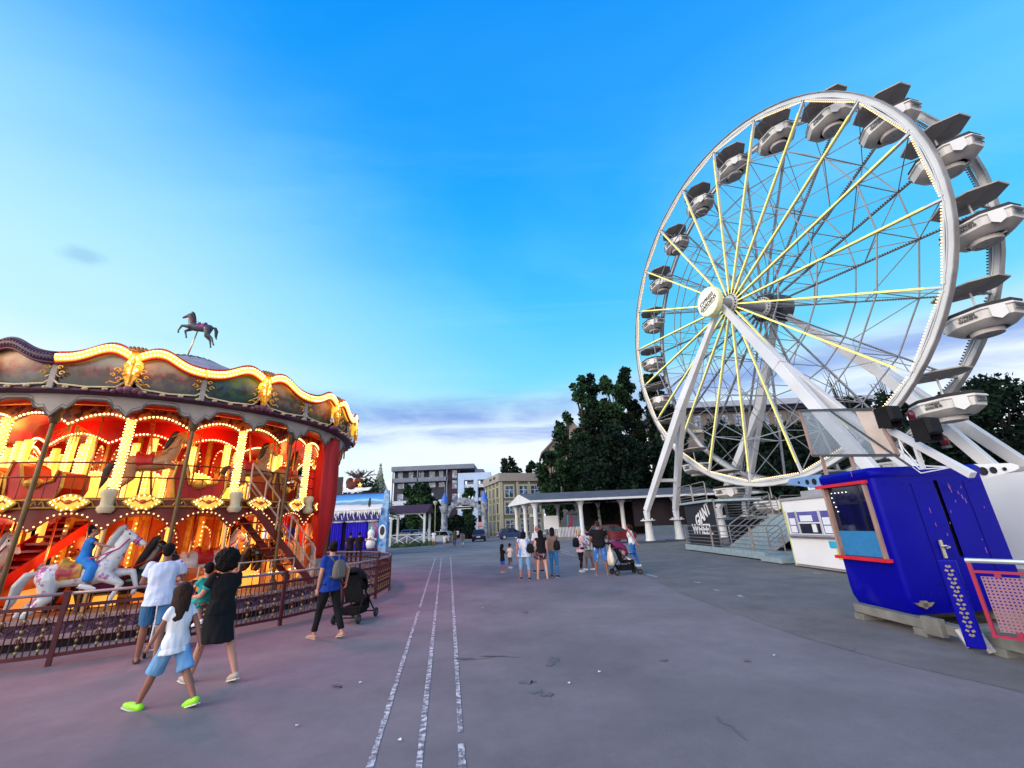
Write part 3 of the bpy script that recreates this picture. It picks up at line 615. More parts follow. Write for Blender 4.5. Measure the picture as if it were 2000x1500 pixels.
for y in (18.85, 22.15): railing(ST, loc((10.5, y, .35)), loc((12.85, y, 1.75)), 1.0, 4)
for y0, y1 in ((14.2, 16.4), (16.5, 18.7), (22.3, 24.6), (24.7, 27.3)): railing(ST, loc((12.95, y0, 1.74)), loc((12.95, y1, 1.74)), 1.15, 6)
for y0, y1 in ((14.2, 17.2), (17.4, 20.4), (20.6, 23.6), (23.8, 27.3)): railing(ST, loc((19.9, y0, 1.74)), loc((19.9, y1, 1.74)), 1.15, 6)
for x0, x1 in ((13.1, 16.3), (16.5, 19.7)): railing(ST, loc((x0, 27.4, 1.74)), loc((x1, 27.4, 1.74)), 1.15, 6)
mb = MB(); mb.bx(loc((10.02, 23.0, 2.55)), loc((12.9, 27.0, 2.66))); mb.build('upper_deck', MATS['tread'], ST)
for y0, y1 in ((23.1, 24.9), (25.0, 26.9)): railing(ST, loc((10.1, y0, 2.66)), loc((10.1, y1, 2.66)), .95, 5)
BS = thing('skirt_board', 'black board lettered GIANT WHEEL in white, left of the boarding stairs', 'sign', (10.35, 24.9, 0))
mb = MB(); mb.bx((-.03, -1.95, .12), (.0, 2.1, 2.64)); mb.bx((0, 2.02, .12), (1.6, 2.1, 2.64)); mb.build('board', MATS['black_board'], BS)
mb = MB(); mb.bx((-.06, -2.0, .1), (-.0, -1.96, 2.68)); mb.bx((-.06, -2.0, 2.64), (-.0, 2.12, 2.70)); mb.build('frame', MATS['rail_steel'], BS)
RY = Matrix((V(0, -1, 0), V(0, 0, 1), V(-1, 0, 0))).transposed().to_euler()
def face_text(body, size, par, at, turn=0, mat='sign_white', depth=.02, sh=0):
    me = text_mesh(body, size, depth, 'CENTER', sh, .02); me.materials.clear(); me.materials.append(MATS[mat]); o = inst('lettering', me, par, at)
    o.rotation_euler = (Matrix((V(0, -1, 0), V(0, 0, 1), V(-1, 0, 0))).transposed().to_4x4() @ Matrix.Rotation(R(turn), 4, 'Z')).to_euler()
    for v in me.vertices: pass
    return o
face_text('GIANT', .80, BS, (-.045, -.35, 1.86), 22, sh=.1).scale = (.9, 1.15, 1); face_text('WHEEL', .80, BS, (-.045, .0, 1.13), 0).scale = (1.0, .95, 1)

# ---- ticket booth
M('booth_white', (.80, .80, .80), .4, var=.05, scale=1, spec=.4); M('booth_yellow', (.62, .60, .22), .5); M('glass_dark', (.012, .014, .03), .08, spec=.7); M('glass_violet', (.09, .08, .32), .15, spec=.6); M('paper', (.74, .76, .78), .7, var=.06, scale=18); M('sky_blue_plastic', (.03, .42, .68), .5); M('yellow_plastic', (.75, .62, .02), .5); M('alu', '#b7b5b8', .35, .5, var=.12)
TB = thing('ticket_booth', 'white ticket booth with a three-part counter window left of the blue cabin', 'ticket booth', (9.6, 14.65, 0))
mb = MB(); mb.bx((.0, -1.2, .12), (2.2, 1.2, 1.02)); mb.bx((0, -1.2, 1.84), (2.2, 1.2, 2.2)); mb.bx((.05, -1.2, 1.02), (.11, -1.12, 1.84)); mb.bx((.05, 1.12, 1.02), (.11, 1.2, 1.84)); mb.bx((2.1, -1.2, 1.02), (2.2, 1.2, 1.84)); mb.bx((.2, 1.13, 1.02), (2.1, 1.2, 1.84)); mb.bx((.2, -1.2, 1.02), (2.1, -1.13, 1.84)); mb.build('wall', MATS['booth_white'], TB)
mb = MB(); mb.bx((-.06, -1.28, 2.2), (2.3, 1.28, 2.28)); mb.bx((.1, -1.0, 2.28), (.14, .2, 2.46)); mb.build('roof', MATS['alu'], TB)
mb = MB(); mb.bx((.02, 1.2, .05), (.1, 1.29, 2.2)); mb.build('corner_trim', MATS['booth_yellow'], TB)
mb = MB(); mb.bx((.05, -1.25, .04), (2.2, 1.25, .12)); mb.build('plinth', MATS['alu'], TB)
mb = MB(); mb.bx((-.16, -1.1, 1.02), (.05, 1.1, 1.08)); mb.bx((-.03, -1.15, .95), (-.001, 1.15, 1.02)); mb.build('counter', MATS['alu'], TB)
for y0, y1 in ((.62, 1.08), (-.52, .55), (-1.08, -.60)):
    wn = MB().bx((.03, y0, 1.10), (.06, y1, 1.80)).build('window', MATS['glass_violet'] if abs(y0) > .55 else MATS['glass_dark'], TB)
    mb = MB()
    for a, b in (((0, y0-.05, 1.08), (.029, y0, 1.84)), ((0, y1, 1.08), (.029, y1+.05, 1.84)), ((0, y0, 1.80), (.029, y1, 1.84)), ((0, y0, 1.08), (.029, y1, 1.10))): mb.bx(a, b)
    if y0 == -.52: mb.bx((0, y0, 1.42), (.029, y1, 1.46))
    mb.build('frame', MATS['booth_white'], wn)
    if y0 == -.52:
        MB().bx((.005, -.2, 1.49), (.025, .42, 1.68)).build('notice', MATS['paper'], wn); MB().bx((.010, -.5, 1.465), (.028, .54, 1.79)).build('pane', MATS['glass_violet'], wn)
        MB().bx((.005, -.30, 1.15), (.025, -.1, 1.40)).build('notice', MATS['paper'], wn)
    else:
        for z0 in (1.13, 1.38): MB().bx((.01, y0+.10, z0), (.028, y1-.06, z0+.22)).build('notice', MATS['paper'], wn)
MB().bx((-.02, -1.18, .70), (.001, -.72, .90)).build('plaque', MATS['sky_blue_plastic'], TB); MB().bx((-.025, -1.19, .40), (.0, -.98, .68)).build('plaque', MATS['yellow_plastic'], TB)
mb = MB(); mb.bx((.5, -.95, 2.50), (.56, .35, 2.78)); t = mb.build('roof_sign', MATS['booth_white'], TB)
mb = MB()
for y in (-.7, .1): mb.bx((.5, y, 2.28), (.55, y+.05, 2.5))
mb.build('bracket', MATS['alu'], TB)
MB().bx((.485, -.6, 2.56), (.5, .25, 2.62)).build('colour_band', MATS['sky_blue_plastic'], t)

# ---- blue operator cabin
M('cabin_blue', (.001, .001, .26), .38, var=.08, scale=1.6, spec=.10, coat=.03, col2=(.02, .015, .31), c2s=1.1, thr=(.62, .8)); M('red_trim', (.55, .010, .03), .4); M('wood_frame', '#9a7f74', .6, var=.35, scale=14, stretch=(1, 1, .2)); M('beam_grey', (.17, .17, .15), .7, var=.25, scale=5); M('bracket_blue', '#6f95c4', .45); M('chrome', '#c9c2a8', .25, .7)
M('curtain_blue', (.02, .18, .40), .6, var=.1, scale=10); M('hazard_metal', '#8a7f6c', .5, .5)
CX, CY = 5.8, 7.02
CB = thing('operator_cabin', 'glossy deep blue operator cabin with red-trimmed window on grey skids', 'cabin', (CX, CY, 0)); co_ = lambda p: p-V(CX, CY, 0)
ZB, ZT = .23, 2.26; DEP = 1.98; SKW = .14                       # the door side runs back a little as it goes right
path = [V(0, y, 0) for y in (1.16, 1.10, .92, .6, .4, .19, .08)]+[V(.08-.08*cos(a), .08-.08*sin(a), 0) for a in (.4, .8, 1.2)]+[V(x, SKW*(x-.2)/1.8, 0) for x in (.24, .5, .8, 1.03, 1.10, 1.4, 1.7, 1.9)]+[V(DEP-.02, .19, 0), V(DEP, .30, 0), V(DEP, .8, 0), V(DEP-.1, 1.16, 0)]
zs = [ZB, .36, .48, .7, .99, 1.3, 1.6, 1.9, 2.15, ZT]
def skin(p, z):
    q = p-V(.95, .6, 0); k = 1-.05*max(0, (.44-z)/.20)**1.8 if z < .44 else 1; return V(.95+q.x*k, .6+q.y*k, z)
mb = MB(); np_ = len(path); vs = [skin(p, z) for z in zs for p in path]; fs = []
for i in range(len(zs)-1):
    for j in range(np_-1):
        pm, zm = (path[j]+path[j+1])/2, (zs[i]+zs[i+1])/2
        if pm.x < .01 and .19 < pm.y < 1.10 and .99 < zm < 2.15: continue
        if 1.03 < pm.x < 1.10 and pm.y < .3 and 1.0 < zm < 2.15: continue
        fs.append((i*np_+j, i*np_+j+1, (i+1)*np_+j+1, (i+1)*np_+j))
mb.add(vs, fs); mb.add([skin(p, ZB) for p in path], [tuple(range(np_))]); mb.add([skin(path[0], z) for z in zs]+[skin(path[-1], z) for z in zs], [(k, k+1, k+len(zs)+1, k+len(zs)) for k in range(len(zs)-1)]); mb.build('shell', MATS['cabin_blue'], CB, 26)
mb = MB(); mb.loft([[V(.95+(p.x-.95)*k, .6+(p.y-.6)*k, z) for p in path] for k, z in ((1.015, ZT-.03), (1.03, ZT), (1.03, ZT+.08), (.98, ZT+.13))]); mb.build('roof', MATS['cabin_blue'], CB, 40)
wn = MB().bx((.03, .19, .99), (.045, 1.10, 2.15)).build('window', M('glass_cabin', (.004, .006, .03), .04, spec=.8, var=.0), CB)
for y_ in (.14, 1.10): MB().bx((-.05, y_, .99), (.06, y_+.05, 2.15)).build('jamb', MATS['wood_frame'], wn)
mb = MB(); mb.bx((-.09, .08, .94), (.06, 1.22, .99)); mb.build('sill', MATS['red_trim'], wn); mb = MB(); mb.bx((-.09, .10, 2.15), (.06, 1.26, 2.20)); mb.build('lintel', MATS['red_trim'], wn)
MB().bx((.018, .20, 1.0), (.029, 1.09, 1.40)).build('blind', MATS['curtain_blue'], wn); MB().bx((.022, .38, 1.40), (.029, .45, 2.14)).build('mullion', MATS['glass_dark'], wn); MB().bx((.022, .46, 1.84), (.029, 1.08, 1.88)).build('mullion', MATS['glass_dark'], wn)
mb = MB()
for k in range(5): mb.ball((.02, 1.02-.09*k, 2.05), .010, 5, 4)
for k in range(4): mb.ball((.02, 1.04-.02*k, 1.97-.08*k), .010, 5, 4)
mb.build('bulb_string', M('cool_bulb', (.7, .75, .8), .4, emit=(.8, .9, 1), estr=2), wn)['kind'] = 'stuff'
door_y = lambda x: SKW*(x-.2)/1.8
sl = MB().bx((1.0, .14, .98), (1.14, .16, 2.16)).build('door_gap', M('gap_black', (.006, .006, .01), .6), CB); MB().bx((1.045, .125, 1.42), (1.09, .139, 2.02)).build('pane', MATS['bracket_blue'], sl)
mb = MB()
for x_ in (.62, 1.55): mb.box((x_, door_y(x_)-.001, 1.22), (.010, .008, 1.8))
mb.box((.55, door_y(.55)-.002, .62), (.6, .008, .010)); mb.build('panel_seam', M('seam_blue', (.001, .001, .10), .5, spec=.1), CB)
mb = MB()
for k in range(12):
    for z_ in (.50, 2.12): x_ = .2+k*.15; mb.ball((x_, door_y(x_)-.004, z_), .009, 5, 4)
mb.build('rivet', M('rivet_blue', (.01, .01, .22), .35, .3), CB)['kind'] = 'stuff'
dp = lambda px, py, off=0.0: co_(ypt(px, py, CY+.05))+V(0, -.03+off, 0)
h_ = dp(1838, 1072); mb = MB(); mb.box(h_, (.045, .02, .26)); mb.tube([h_+V(-.04, -.03, .04), h_+V(.0, -.07, .05), h_+V(.06, -.06, .03), h_+V(.03, -.03, .01)], .013, 6); mb.build('door_handle', MATS['chrome'], CB)
MB().box(dp(1847, 1114, .0), (.09, .02, .02)).build('latch', MATS['chrome'], CB)
em = [(-.17, .03), (-.07, .025), (-.045, .055), (.045, .055), (.07, .025), (.17, .03), (.10, -.02), (.05, -.03), (0, -.055), (-.05, -.03), (-.10, -.02)]; ec = dp(1799, 1180, .005)
emb = MB().prism([ec+V(x*.85, -.05, z) for x, z in em], (0, .06, 0)).build('emblem', MATS['hazard_metal'], CB); MB().box(ec+V(0, -.055, 0), (.055, .012, .05)).build('badge', MATS['steel_dark'], emb)
mb = MB(); rg = random.Random(11)
for (px, py) in ((1742, 955), (1748, 962), (1757, 958), (1760, 975), (1764, 990), (1768, 1042), (1772, 1050), (1776, 1058), (1670, 925), (1855, 955), (1870, 962), (1878, 970)):
    c = dp(px, py) if px > 1700 else co_(xpt(px, py, CX))+V(-.05, 0, 0); l = rg.uniform(.04, .14); mb.box(c+V(0, .018, 0), (.007, .006, l))
for k in range(26):
    px, py = rg.uniform(1720, 1925), rg.uniform(935, 1075); c = dp(px, py); mb.box(c+V(0, .018, 0), (.005, .006, rg.uniform(.02, .09)))
mb.build('paint_scratch', M('scratch', (.30, .12, .30), .6), CB)['kind'] = 'stuff'
# skids and beams
mb = MB(); k0, k1 = gpt(1672, 1208)-V(CX, CY, 0), gpt(2060, 1310)-V(CX, CY, 0); kd = (k1-k0).normalized(); kn = V(-kd.y, kd.x, 0); kn = kn if kn.x > 0 else -kn
for o_ in (.08, 1.5): mb.bar(k0+kn*o_+V(0, 0, .17), k1+kn*o_+kd*.5+V(0, 0, .15), .14, .13)
for t_ in (.1, 1.2, 2.2, 3.2): mb.bar(k0+kd*t_+kn*-.02+V(0, 0, .05), k0+kd*t_+kn*1.6+V(0, 0, .05), .2, .095)
mb.build('skid', MATS['beam_grey'], CB, False, .008)
MB().box(k0+kd*1.45+kn*-.01+V(0, 0, .17), (.08, .28, .22)).build('coupling', MATS['beam_grey'], CB)
for t_ in (1.9, 2.15): jp = k0+kd*t_; MB().tube([jp+V(-.02, 0, .02), jp+V(-.02, .1, .2)], .05).build('jack', MATS['galv'], CB)
def bracketplate(y0, y1, z0, z1, name='roof_bracket'):
    mb = MB(); d = 1 if y1 > y0 else -1; P = [(y0, z0-.16), (y0, z0+.12), (y1-d*.1, z1+.07), (y1, z1+.02), (y1, z1-.02), (y1-d*.1, z1-.05)]
    mb.prism([V(-.02, a, b) for a, b in P], (.06, 0, 0)); o = mb.build(name, MATS['bracket_blue'] if d > 0 else MATS['booth_white'], CB)
    for t, r in ((.15, .06), (.36, .048), (.62, .026)):
        q = MB(); y = y0+(y1-y0)*t; z = z0+(z1-z0)*t; q.lathe([(0.001, 0), (r, 0), (r, .012)], 16); q.xf(Matrix.Translation((-.033, y, z-.01)) @ Matrix.Rotation(R(90), 4, 'Y')); q.build('lightening_hole', MATS['gap_black'], o)
bracketplate(1.18, 2.15, 2.30, 2.36)
mb = MB(); bx0, bz0 = DEP+.0, co_(ypt(1895, 921, CY+.25)).z; e1_ = co_(ypt(1990, 912, CY+.25)); mb.prism([V(bx0, .25, bz0-.15), V(bx0, .25, bz0+.12), V(e1_.x-.1, .25, e1_.z+.07), V(e1_.x, .25, e1_.z+.03), V(e1_.x, .25, e1_.z-.02), V(e1_.x-.1, .25, e1_.z-.06)], (0, .06, 0)); rb_ = mb.build('roof_bracket', MATS['booth_white'], CB)
for t, r in ((.15, .07), (.38, .055), (.64, .03)):
    q = MB(); q.lathe([(0.001, 0), (r, 0), (r, .012)], 16); q.xf(Matrix.Translation((bx0+(e1_.x-bx0)*t, .237, bz0+(e1_.z-bz0)*t-.01)) @ Matrix.Rotation(R(90), 4, 'X')); q.build('lightening_hole', MATS['gap_black'], rb_)
# roof-top glazed panel, light boom and floodlights
M('poly_panel', (.30, .36, .42), .12, spec=.6, var=.1); MATS['poly_panel'].node_tree.nodes['Principled BSDF'].inputs['Alpha'].default_value = .42
M('panel_blank', '#cdbcae', .5, var=.15); M('flood_black', (.008, .008, .010), .6, spec=.15); M('flood_glass', (.006, .006, .008), .5, spec=.15)
GP = thing('glazed_panel', 'framed clear panel on posts standing on the blue cabin roof', 'panel', (6.35, 6.8, 0))
q1, q2, q3, q4 = (xpt(*p, 6.35)-V(6.35, 6.8, 0) for p in ((1562, 802), (1706, 799), (1755, 889), (1588, 890)))
def lerp2(u, v): return (q1.lerp(q2, u)).lerp(q4.lerp(q3, u), v)
MB().prism([lerp2(0, 0), lerp2(.78, 0), lerp2(.78, 1), lerp2(0, 1)], (.012, 0, 0)).build('pane', MATS['poly_panel'], GP); MB().prism([lerp2(.785, 0), lerp2(1, 0), lerp2(1, 1), lerp2(.785, 1)], (.012, 0, 0)).build('blank', MATS['panel_blank'], GP)
for a_, b_ in ((q1, q2), (q4, q3)): MB().bar(a_, b_, .05, .05).build('frame', MATS['steel_dark'], GP)
for a_, b_ in ((q1, q4), (q2, q3)): MB().bar(a_, b_, .04, .05).build('frame_side', MATS['wood_frame'], GP)
for u_ in (.12, .5): MB().bar(lerp2(u_, 1), V(0, lerp2(u_, 1).y, 2.35), .05).build('post', MATS['wood_frame'], GP)
mb = MB(); mb.bar(lerp2(.48, 0)-V(.04, 0, 0), xpt(1785, 912, 6.35)-V(6.35, 6.8, 0)-V(.04, 0, 0), .025); mb.build('stay', MATS['steel_dark'], GP)
LB = thing('light_boom', 'white tube boom carrying two black floodlights above the blue cabin', 'light boom', (6.35, 6.0, 0))
b0 = V(6.35, 6.0, 0); e1, e2 = xpt(1735, 838, 6.4)-b0, xpt(1900, 928, 6.4)-b0
mb = MB(); mb.bar(e1, e2, .09, .09); mb.bar(e1.lerp(e2, .35), V(e1.x, e1.lerp(e2, .35).y, 2.3), .05); mb.build('boom', MATS['leg_white'], LB)
mb = MB(); c0 = e1.lerp(e2, .12)
for k in range(3): mb.tube([c0, c0+V(.03, .03*k, -.25-.1*k), c0+V(.03, -.15, -.55-.06*k), e1.lerp(e2, .75)+V(.03, 0, -.08)], .009, 5)
mb.build('cable', MATS['paper'], LB)
def flood(px, py, label):
    p = xpt(px, py, 6.3); t = thing('floodlight', label, 'floodlight', p, R(12), 'floodlights on the boom above the cabin')
    mb = MB(); mb.loft([[V(x*s, y, z*s) for x, z in ((-.12, -.13), (.12, -.13), (.12, .13), (-.12, .13))] for y, s in ((-.16, .8), (-.10, 1), (.10, 1), (.13, .85))]); mb.build('housing', MATS['flood_black'], t, False, .012)
    mb = MB(); mb.bx((-.14, -.1, -.22), (-.12, .1, -.02)); mb.bx((.12, -.1, -.22), (.14, .1, -.02)); mb.bx((-.14, -.03, -.235), (.14, .03, -.215)); mb.build('bracket', MATS['flood_black'], t); MB().bx((-.125, -.05, -.115), (-.119, .02, -.085)).build('badge', MATS['paper'], t)
    MB().bx((-.126, -.09, -.10), (-.121, .09, .10)).build('glass', MATS['flood_glass'], t)
flood(1733, 810, 'upper left black floodlight on the white boom by the clear panel'); flood(1806, 834, 'lower right black floodlight on the white boom nearer the gondola')
for px, py, lb in ((1780, 812, 'small dark red lamp behind the upper floodlight'), (1845, 862, 'small dark red lamp right of the lower floodlight')):
    t = thing('beacon_lamp', lb, 'lamp', xpt(px, py, 6.7)); MB().lathe([(.001, -.07), (.05, -.07), (.055, .05), (.03, .09), (.001, .1)], 12).build('dome', M('beacon_red', (.10, .006, .012), .3), t, True); MB().lathe([(.06, -.11), (.06, -.07), (.001, -.07)], 12).build('base', MATS['steel_dark'], t)
# pink rail in front of the cabin, blue hazard post
M('rail_pink', (.30, .015, .05), .4); M('mesh_pink', '#8f6b79', .5, .2)
RP = thing('safety_barrier', 'red-framed barrier with a pink perforated sheet beside the blue cabin', 'barrier', (5.63, 5.13, 0), R(28))
mb = MB(); mb.tube([(0, .48, 1.10), (0, -1.6, 1.10)], .028, 8); mb.build('handrail', MATS['galv'], RP)
mb = MB(); mb.bar((0, .46, .28), (0, .46, 1.08), .034); mb.bar((0, .46, .98), (0, -1.6, .98), .028); mb.bar((0, .46, .30), (0, -1.6, .30), .028); mb.bar((0, -1.58, .28), (0, -1.58, 1.08), .035)
for y in (.25, -.5): mb.box((0, y, .95), (.03, .05, .05)); mb.box((0, y, .34), (.03, .05, .05))
mb.build('frame', MATS['rail_pink'], RP)
mb = MB(); ny, nz = 52, 17; hy, hz = 1.9/ny, .58/nz; rb = .27
for i in range(ny):
    for j in range(nz):
        y, z = .40-hy*i, .35+hz*j; P = []
        for (a, b) in ((0, 0), (1, 0), (1, 1), (0, 1)): P.append((0, y-a*hy, z+b*hz))
        for (a, b) in ((rb, rb), (1-rb, rb), (1-rb, 1-rb), (rb, 1-rb)): P.append((0, y-a*hy, z+b*hz))
        mb.add(P, [(0, 1, 5, 4), (1, 2, 6, 5), (2, 3, 7, 6), (3, 0, 4, 7)])
sh_ = mb.build('perforated_sheet', MATS['mesh_pink'], RP); so = sh_.modifiers.new('t', 'SOLIDIFY'); so.thickness = .004
HP = thing('corner_post', 'blue post with a zigzag hole pattern between cabin and barrier', 'post', gpt(1908, 1266, .10)-V(0, 0, .10), R(40))
mb = MB(); mb.bx((-.03, -.085, .10), (.04, .085, 1.08)); mb.build('post', MATS['cabin_blue'], HP, False, .01)
mb = MB()
for k in range(17):
    z = .24+.048*k
    for sy in (-1, 1): mb.box((-.034, sy*.026*(1 if k % 2 else .35), z), (.006, .032, .024), Matrix.Rotation(R(sy*28), 3, 'X'))
mb.build('zigzag_strip', MATS['hazard_metal'], HP)
TR = thing('white_trailer', 'plain white box trailer wall behind the blue cabin at the right edge', 'trailer', (9.2, 7.5, 0))
mb = MB(); mb.bx((0, -3.2, .55), (2.4, 1.5, 2.34)); mb.build('box_body', MATS['booth_white'], TR, False, .03)
mb = MB(); mb.bx((-.02, -3.2, 2.30), (2.4, 1.52, 2.37)); mb.bx((-.03, -3.2, .52), (0, 1.5, .60)); mb.build('trim', MATS['alu'], TR)
for y in (-1.6, -.8, .4):
    mb = MB(); mb.lathe([(.12, -.1), (.33, -.1), (.35, -.05), (.35, .05), (.33, .1), (.12, .1)], 20); mb.xf(Matrix.Translation((.2, y, .35)) @ Matrix.Rotation(R(90), 4, 'Y')); mb.build('wheel', MATS['rubber'], TR, 40)

# ================================================================= CAROUSEL
CC = V(-10.80, 12.99, 0)
M('car_plinth', (.008, .006, .008), .8); M('car_step', (.42, .26, .24), .6, var=.15); M('car_frieze', (.05, .014, .04), .6, var=.4, scale=6, col2=(.14, .07, .12), c2s=9); M('car_floor', (.30, .16, .09), .5, var=.2, scale=6)
M('car_gold', (.62, .36, .06), .35, .45, var=.25, scale=8, bump=.3, bscale=25); M('car_cream', (.66, .54, .34), .5, var=.15, scale=5); M('car_red', (.46, .006, .004), .35, var=.2, scale=3); M('car_darkred', (.17, .014, .008), .45, var=.25, scale=3)
M('car_orange', (.50, .10, .012), .4, var=.2, scale=4); M('car_valance', '#a0948c', .6, var=.18, scale=3); M('car_valance_edge', '#5f5550', .6); M('car_post', (.13, .075, .030), .35, .4, var=.3); M('car_brass', (.70, .42, .18), .25, .8, var=.1)
M('car_roof', '#a3959d', .7, var=.15, scale=1.5); M('car_purple', (.07, .02, .06), .5, var=.3, scale=9); M('car_mirror', (.30, .06, .03), .15, .8); M('car_peach', (.56, .20, .08), .5, var=.12, scale=4); M('car_redline', (.45, .015, .006), .45)
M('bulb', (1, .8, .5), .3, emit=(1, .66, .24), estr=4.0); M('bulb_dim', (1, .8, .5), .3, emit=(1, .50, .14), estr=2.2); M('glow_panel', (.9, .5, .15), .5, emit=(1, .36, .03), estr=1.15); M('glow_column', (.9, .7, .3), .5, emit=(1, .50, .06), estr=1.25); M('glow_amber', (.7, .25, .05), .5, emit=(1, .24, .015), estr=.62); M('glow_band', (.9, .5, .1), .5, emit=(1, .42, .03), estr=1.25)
M('car_arch', (.55, .16, .02), .4, var=.3, scale=9, col2=(.20, .012, .006), c2s=7, thr=(.48, .54)); M('drape_red', (.46, .007, .010), .55, var=.25, scale=3, stretch=(1, 1, .2)); M('drape_bright', (.62, .012, .008), .5, var=.2, scale=3)
PAINT = []
for i, (a, b, c, d) in enumerate([('#8fa0a0', '#5b3a33', '#10322f', '#83412f'), ('#a9a08a', '#6e5c56', '#0d2b26', '#7c2d22'), ('#6d8a3a', '#2f5c3c', '#0a2620', '#3a5a6a'), ('#b39a6c', '#8b7a5a', '#2b2418', '#5b4a30'), ('#c07a3a', '#9c5030', '#3c4a2a', '#6a3a20'), ('#7a8a6a', '#4a5a4a', '#10201a', '#2a4a3a')]):
    m = bpy.data.materials.new('painted_scene_%s' % 'abcdef'[i]); m.use_nodes = True; nt = m.node_tree; N = nt.nodes.new; L = nt.links.new; bs = nt.nodes['Principled BSDF']; bs.inputs['Roughness'].default_value = .3
    tc = N('ShaderNodeTexCoord'); sp = N('ShaderNodeSeparateXYZ'); L(tc.outputs['Object'], sp.inputs[0]); n1 = N('ShaderNodeTexNoise'); n1.inputs['Scale'].default_value = 3.6+.5*i; n1.inputs['Detail'].default_value = 10; n1.inputs['Roughness'].default_value = .62; L(tc.outputs['Object'], n1.inputs[0])
    ad = N('ShaderNodeMath'); ad.operation = 'MULTIPLY_ADD'; L(n1.outputs[0], ad.inputs[0]); ad.inputs[1].default_value = .55; L(sp.outputs[2], ad.inputs[2])
    mr = N('ShaderNodeMapRange'); L(ad.outputs[0], mr.inputs[0]); mr.inputs[1].default_value = 5.06; mr.inputs[2].default_value = 5.92
    rp = N('ShaderNodeValToRGB'); L(mr.outputs[0], rp.inputs[0]); e = rp.color_ramp.elements; e[0].position, e[0].color = .12, (*lin(c), 1); e[1].position, e[1].color = .75, (*lin(a), 1)
    k = e.new(.34); k.color = (*lin(b), 1); k = e.new(.45); k.color = (*lin(d), 1)
    vo = N('ShaderNodeTexVoronoi'); vo.inputs['Scale'].default_value = 7.5; mpv = N('ShaderNodeMapping'); mpv.inputs['Scale'].default_value = (1.3, 1.3, 1); L(tc.outputs['Object'], mpv.inputs[0]); L(mpv.outputs[0], vo.inputs[0]); hs = N('ShaderNodeHueSaturation'); hs.inputs['Saturation'].default_value = .75; hs.inputs['Value'].default_value = 1.2; L(vo.outputs['Color'], hs.inputs['Color'])
    mk = N('ShaderNodeMapRange'); mk.interpolation_type = 'SMOOTHSTEP'; L(mr.outputs[0], mk.inputs[0]); mk.inputs[1].default_value = .62; mk.inputs[2].default_value = .42; bl_ = N('ShaderNodeMix'); bl_.data_type = 'RGBA'; bl_.blend_type = 'MULTIPLY'; L(mk.outputs[0], bl_.inputs[0]); L(rp.outputs[0], bl_.inputs[6]); L(hs.outputs[0], bl_.inputs[7])
    mx = N('ShaderNodeMix'); mx.data_type = 'RGBA'; mx.blend_type = 'MULTIPLY'; mx.inputs[0].default_value = 1; L(bl_.outputs[2], mx.inputs[6]); mx.inputs[7].default_value = (.85, .82, .76, 1); L(mx.outputs[2], bs.inputs['Base Color']); PAINT.append(m)
CA = thing('carousel', 'lit double-deck carousel with painted crown, red drapes and glowing bulbs', 'carousel', CC)
def P(r, a, z): return V(r*cos(R(a)), r*sin(R(a)), z)
NB = 13; DA = 360/NB; AC = -60.7                  # crown ornaments at AC + k*DA, posts half way between
def ring(name, prof, mat, par=CA, n=104, sm=35): return MB().lathe(prof, n).build(name, mat, par, sm)
ring('plinth', [(5.0, 0), (5.25, 0), (5.25, .14)], MATS['car_plinth']); ring('step', [(5.0, .16), (5.32, .14), (5.32, .20), (5.10, .20)], MATS['car_step'])
fr = ring('frieze', [(5.10, .20), (5.06, .40)], MATS['car_frieze']); ring('step', [(5.06, .40), (5.16, .40), (5.16, .46), (5.0, .46)], MATS['car_step']); ring('floor', [(5.0, .455), (.5, .455)], MATS['car_floor'])
mb = MB()
for k in range(90):
    a = 4*k; mb.ball(P(5.10, a, .30), (.05, .05, .035), 6, 4); mb.tube([P(5.105, a+1, .33), P(5.11, a+2, .26), P(5.105, a+3, .33)], .012, 4)
mb.build('scrollwork', M('scroll_mauve', (.22, .12, .19), .5), fr, True)['kind'] = 'stuff'
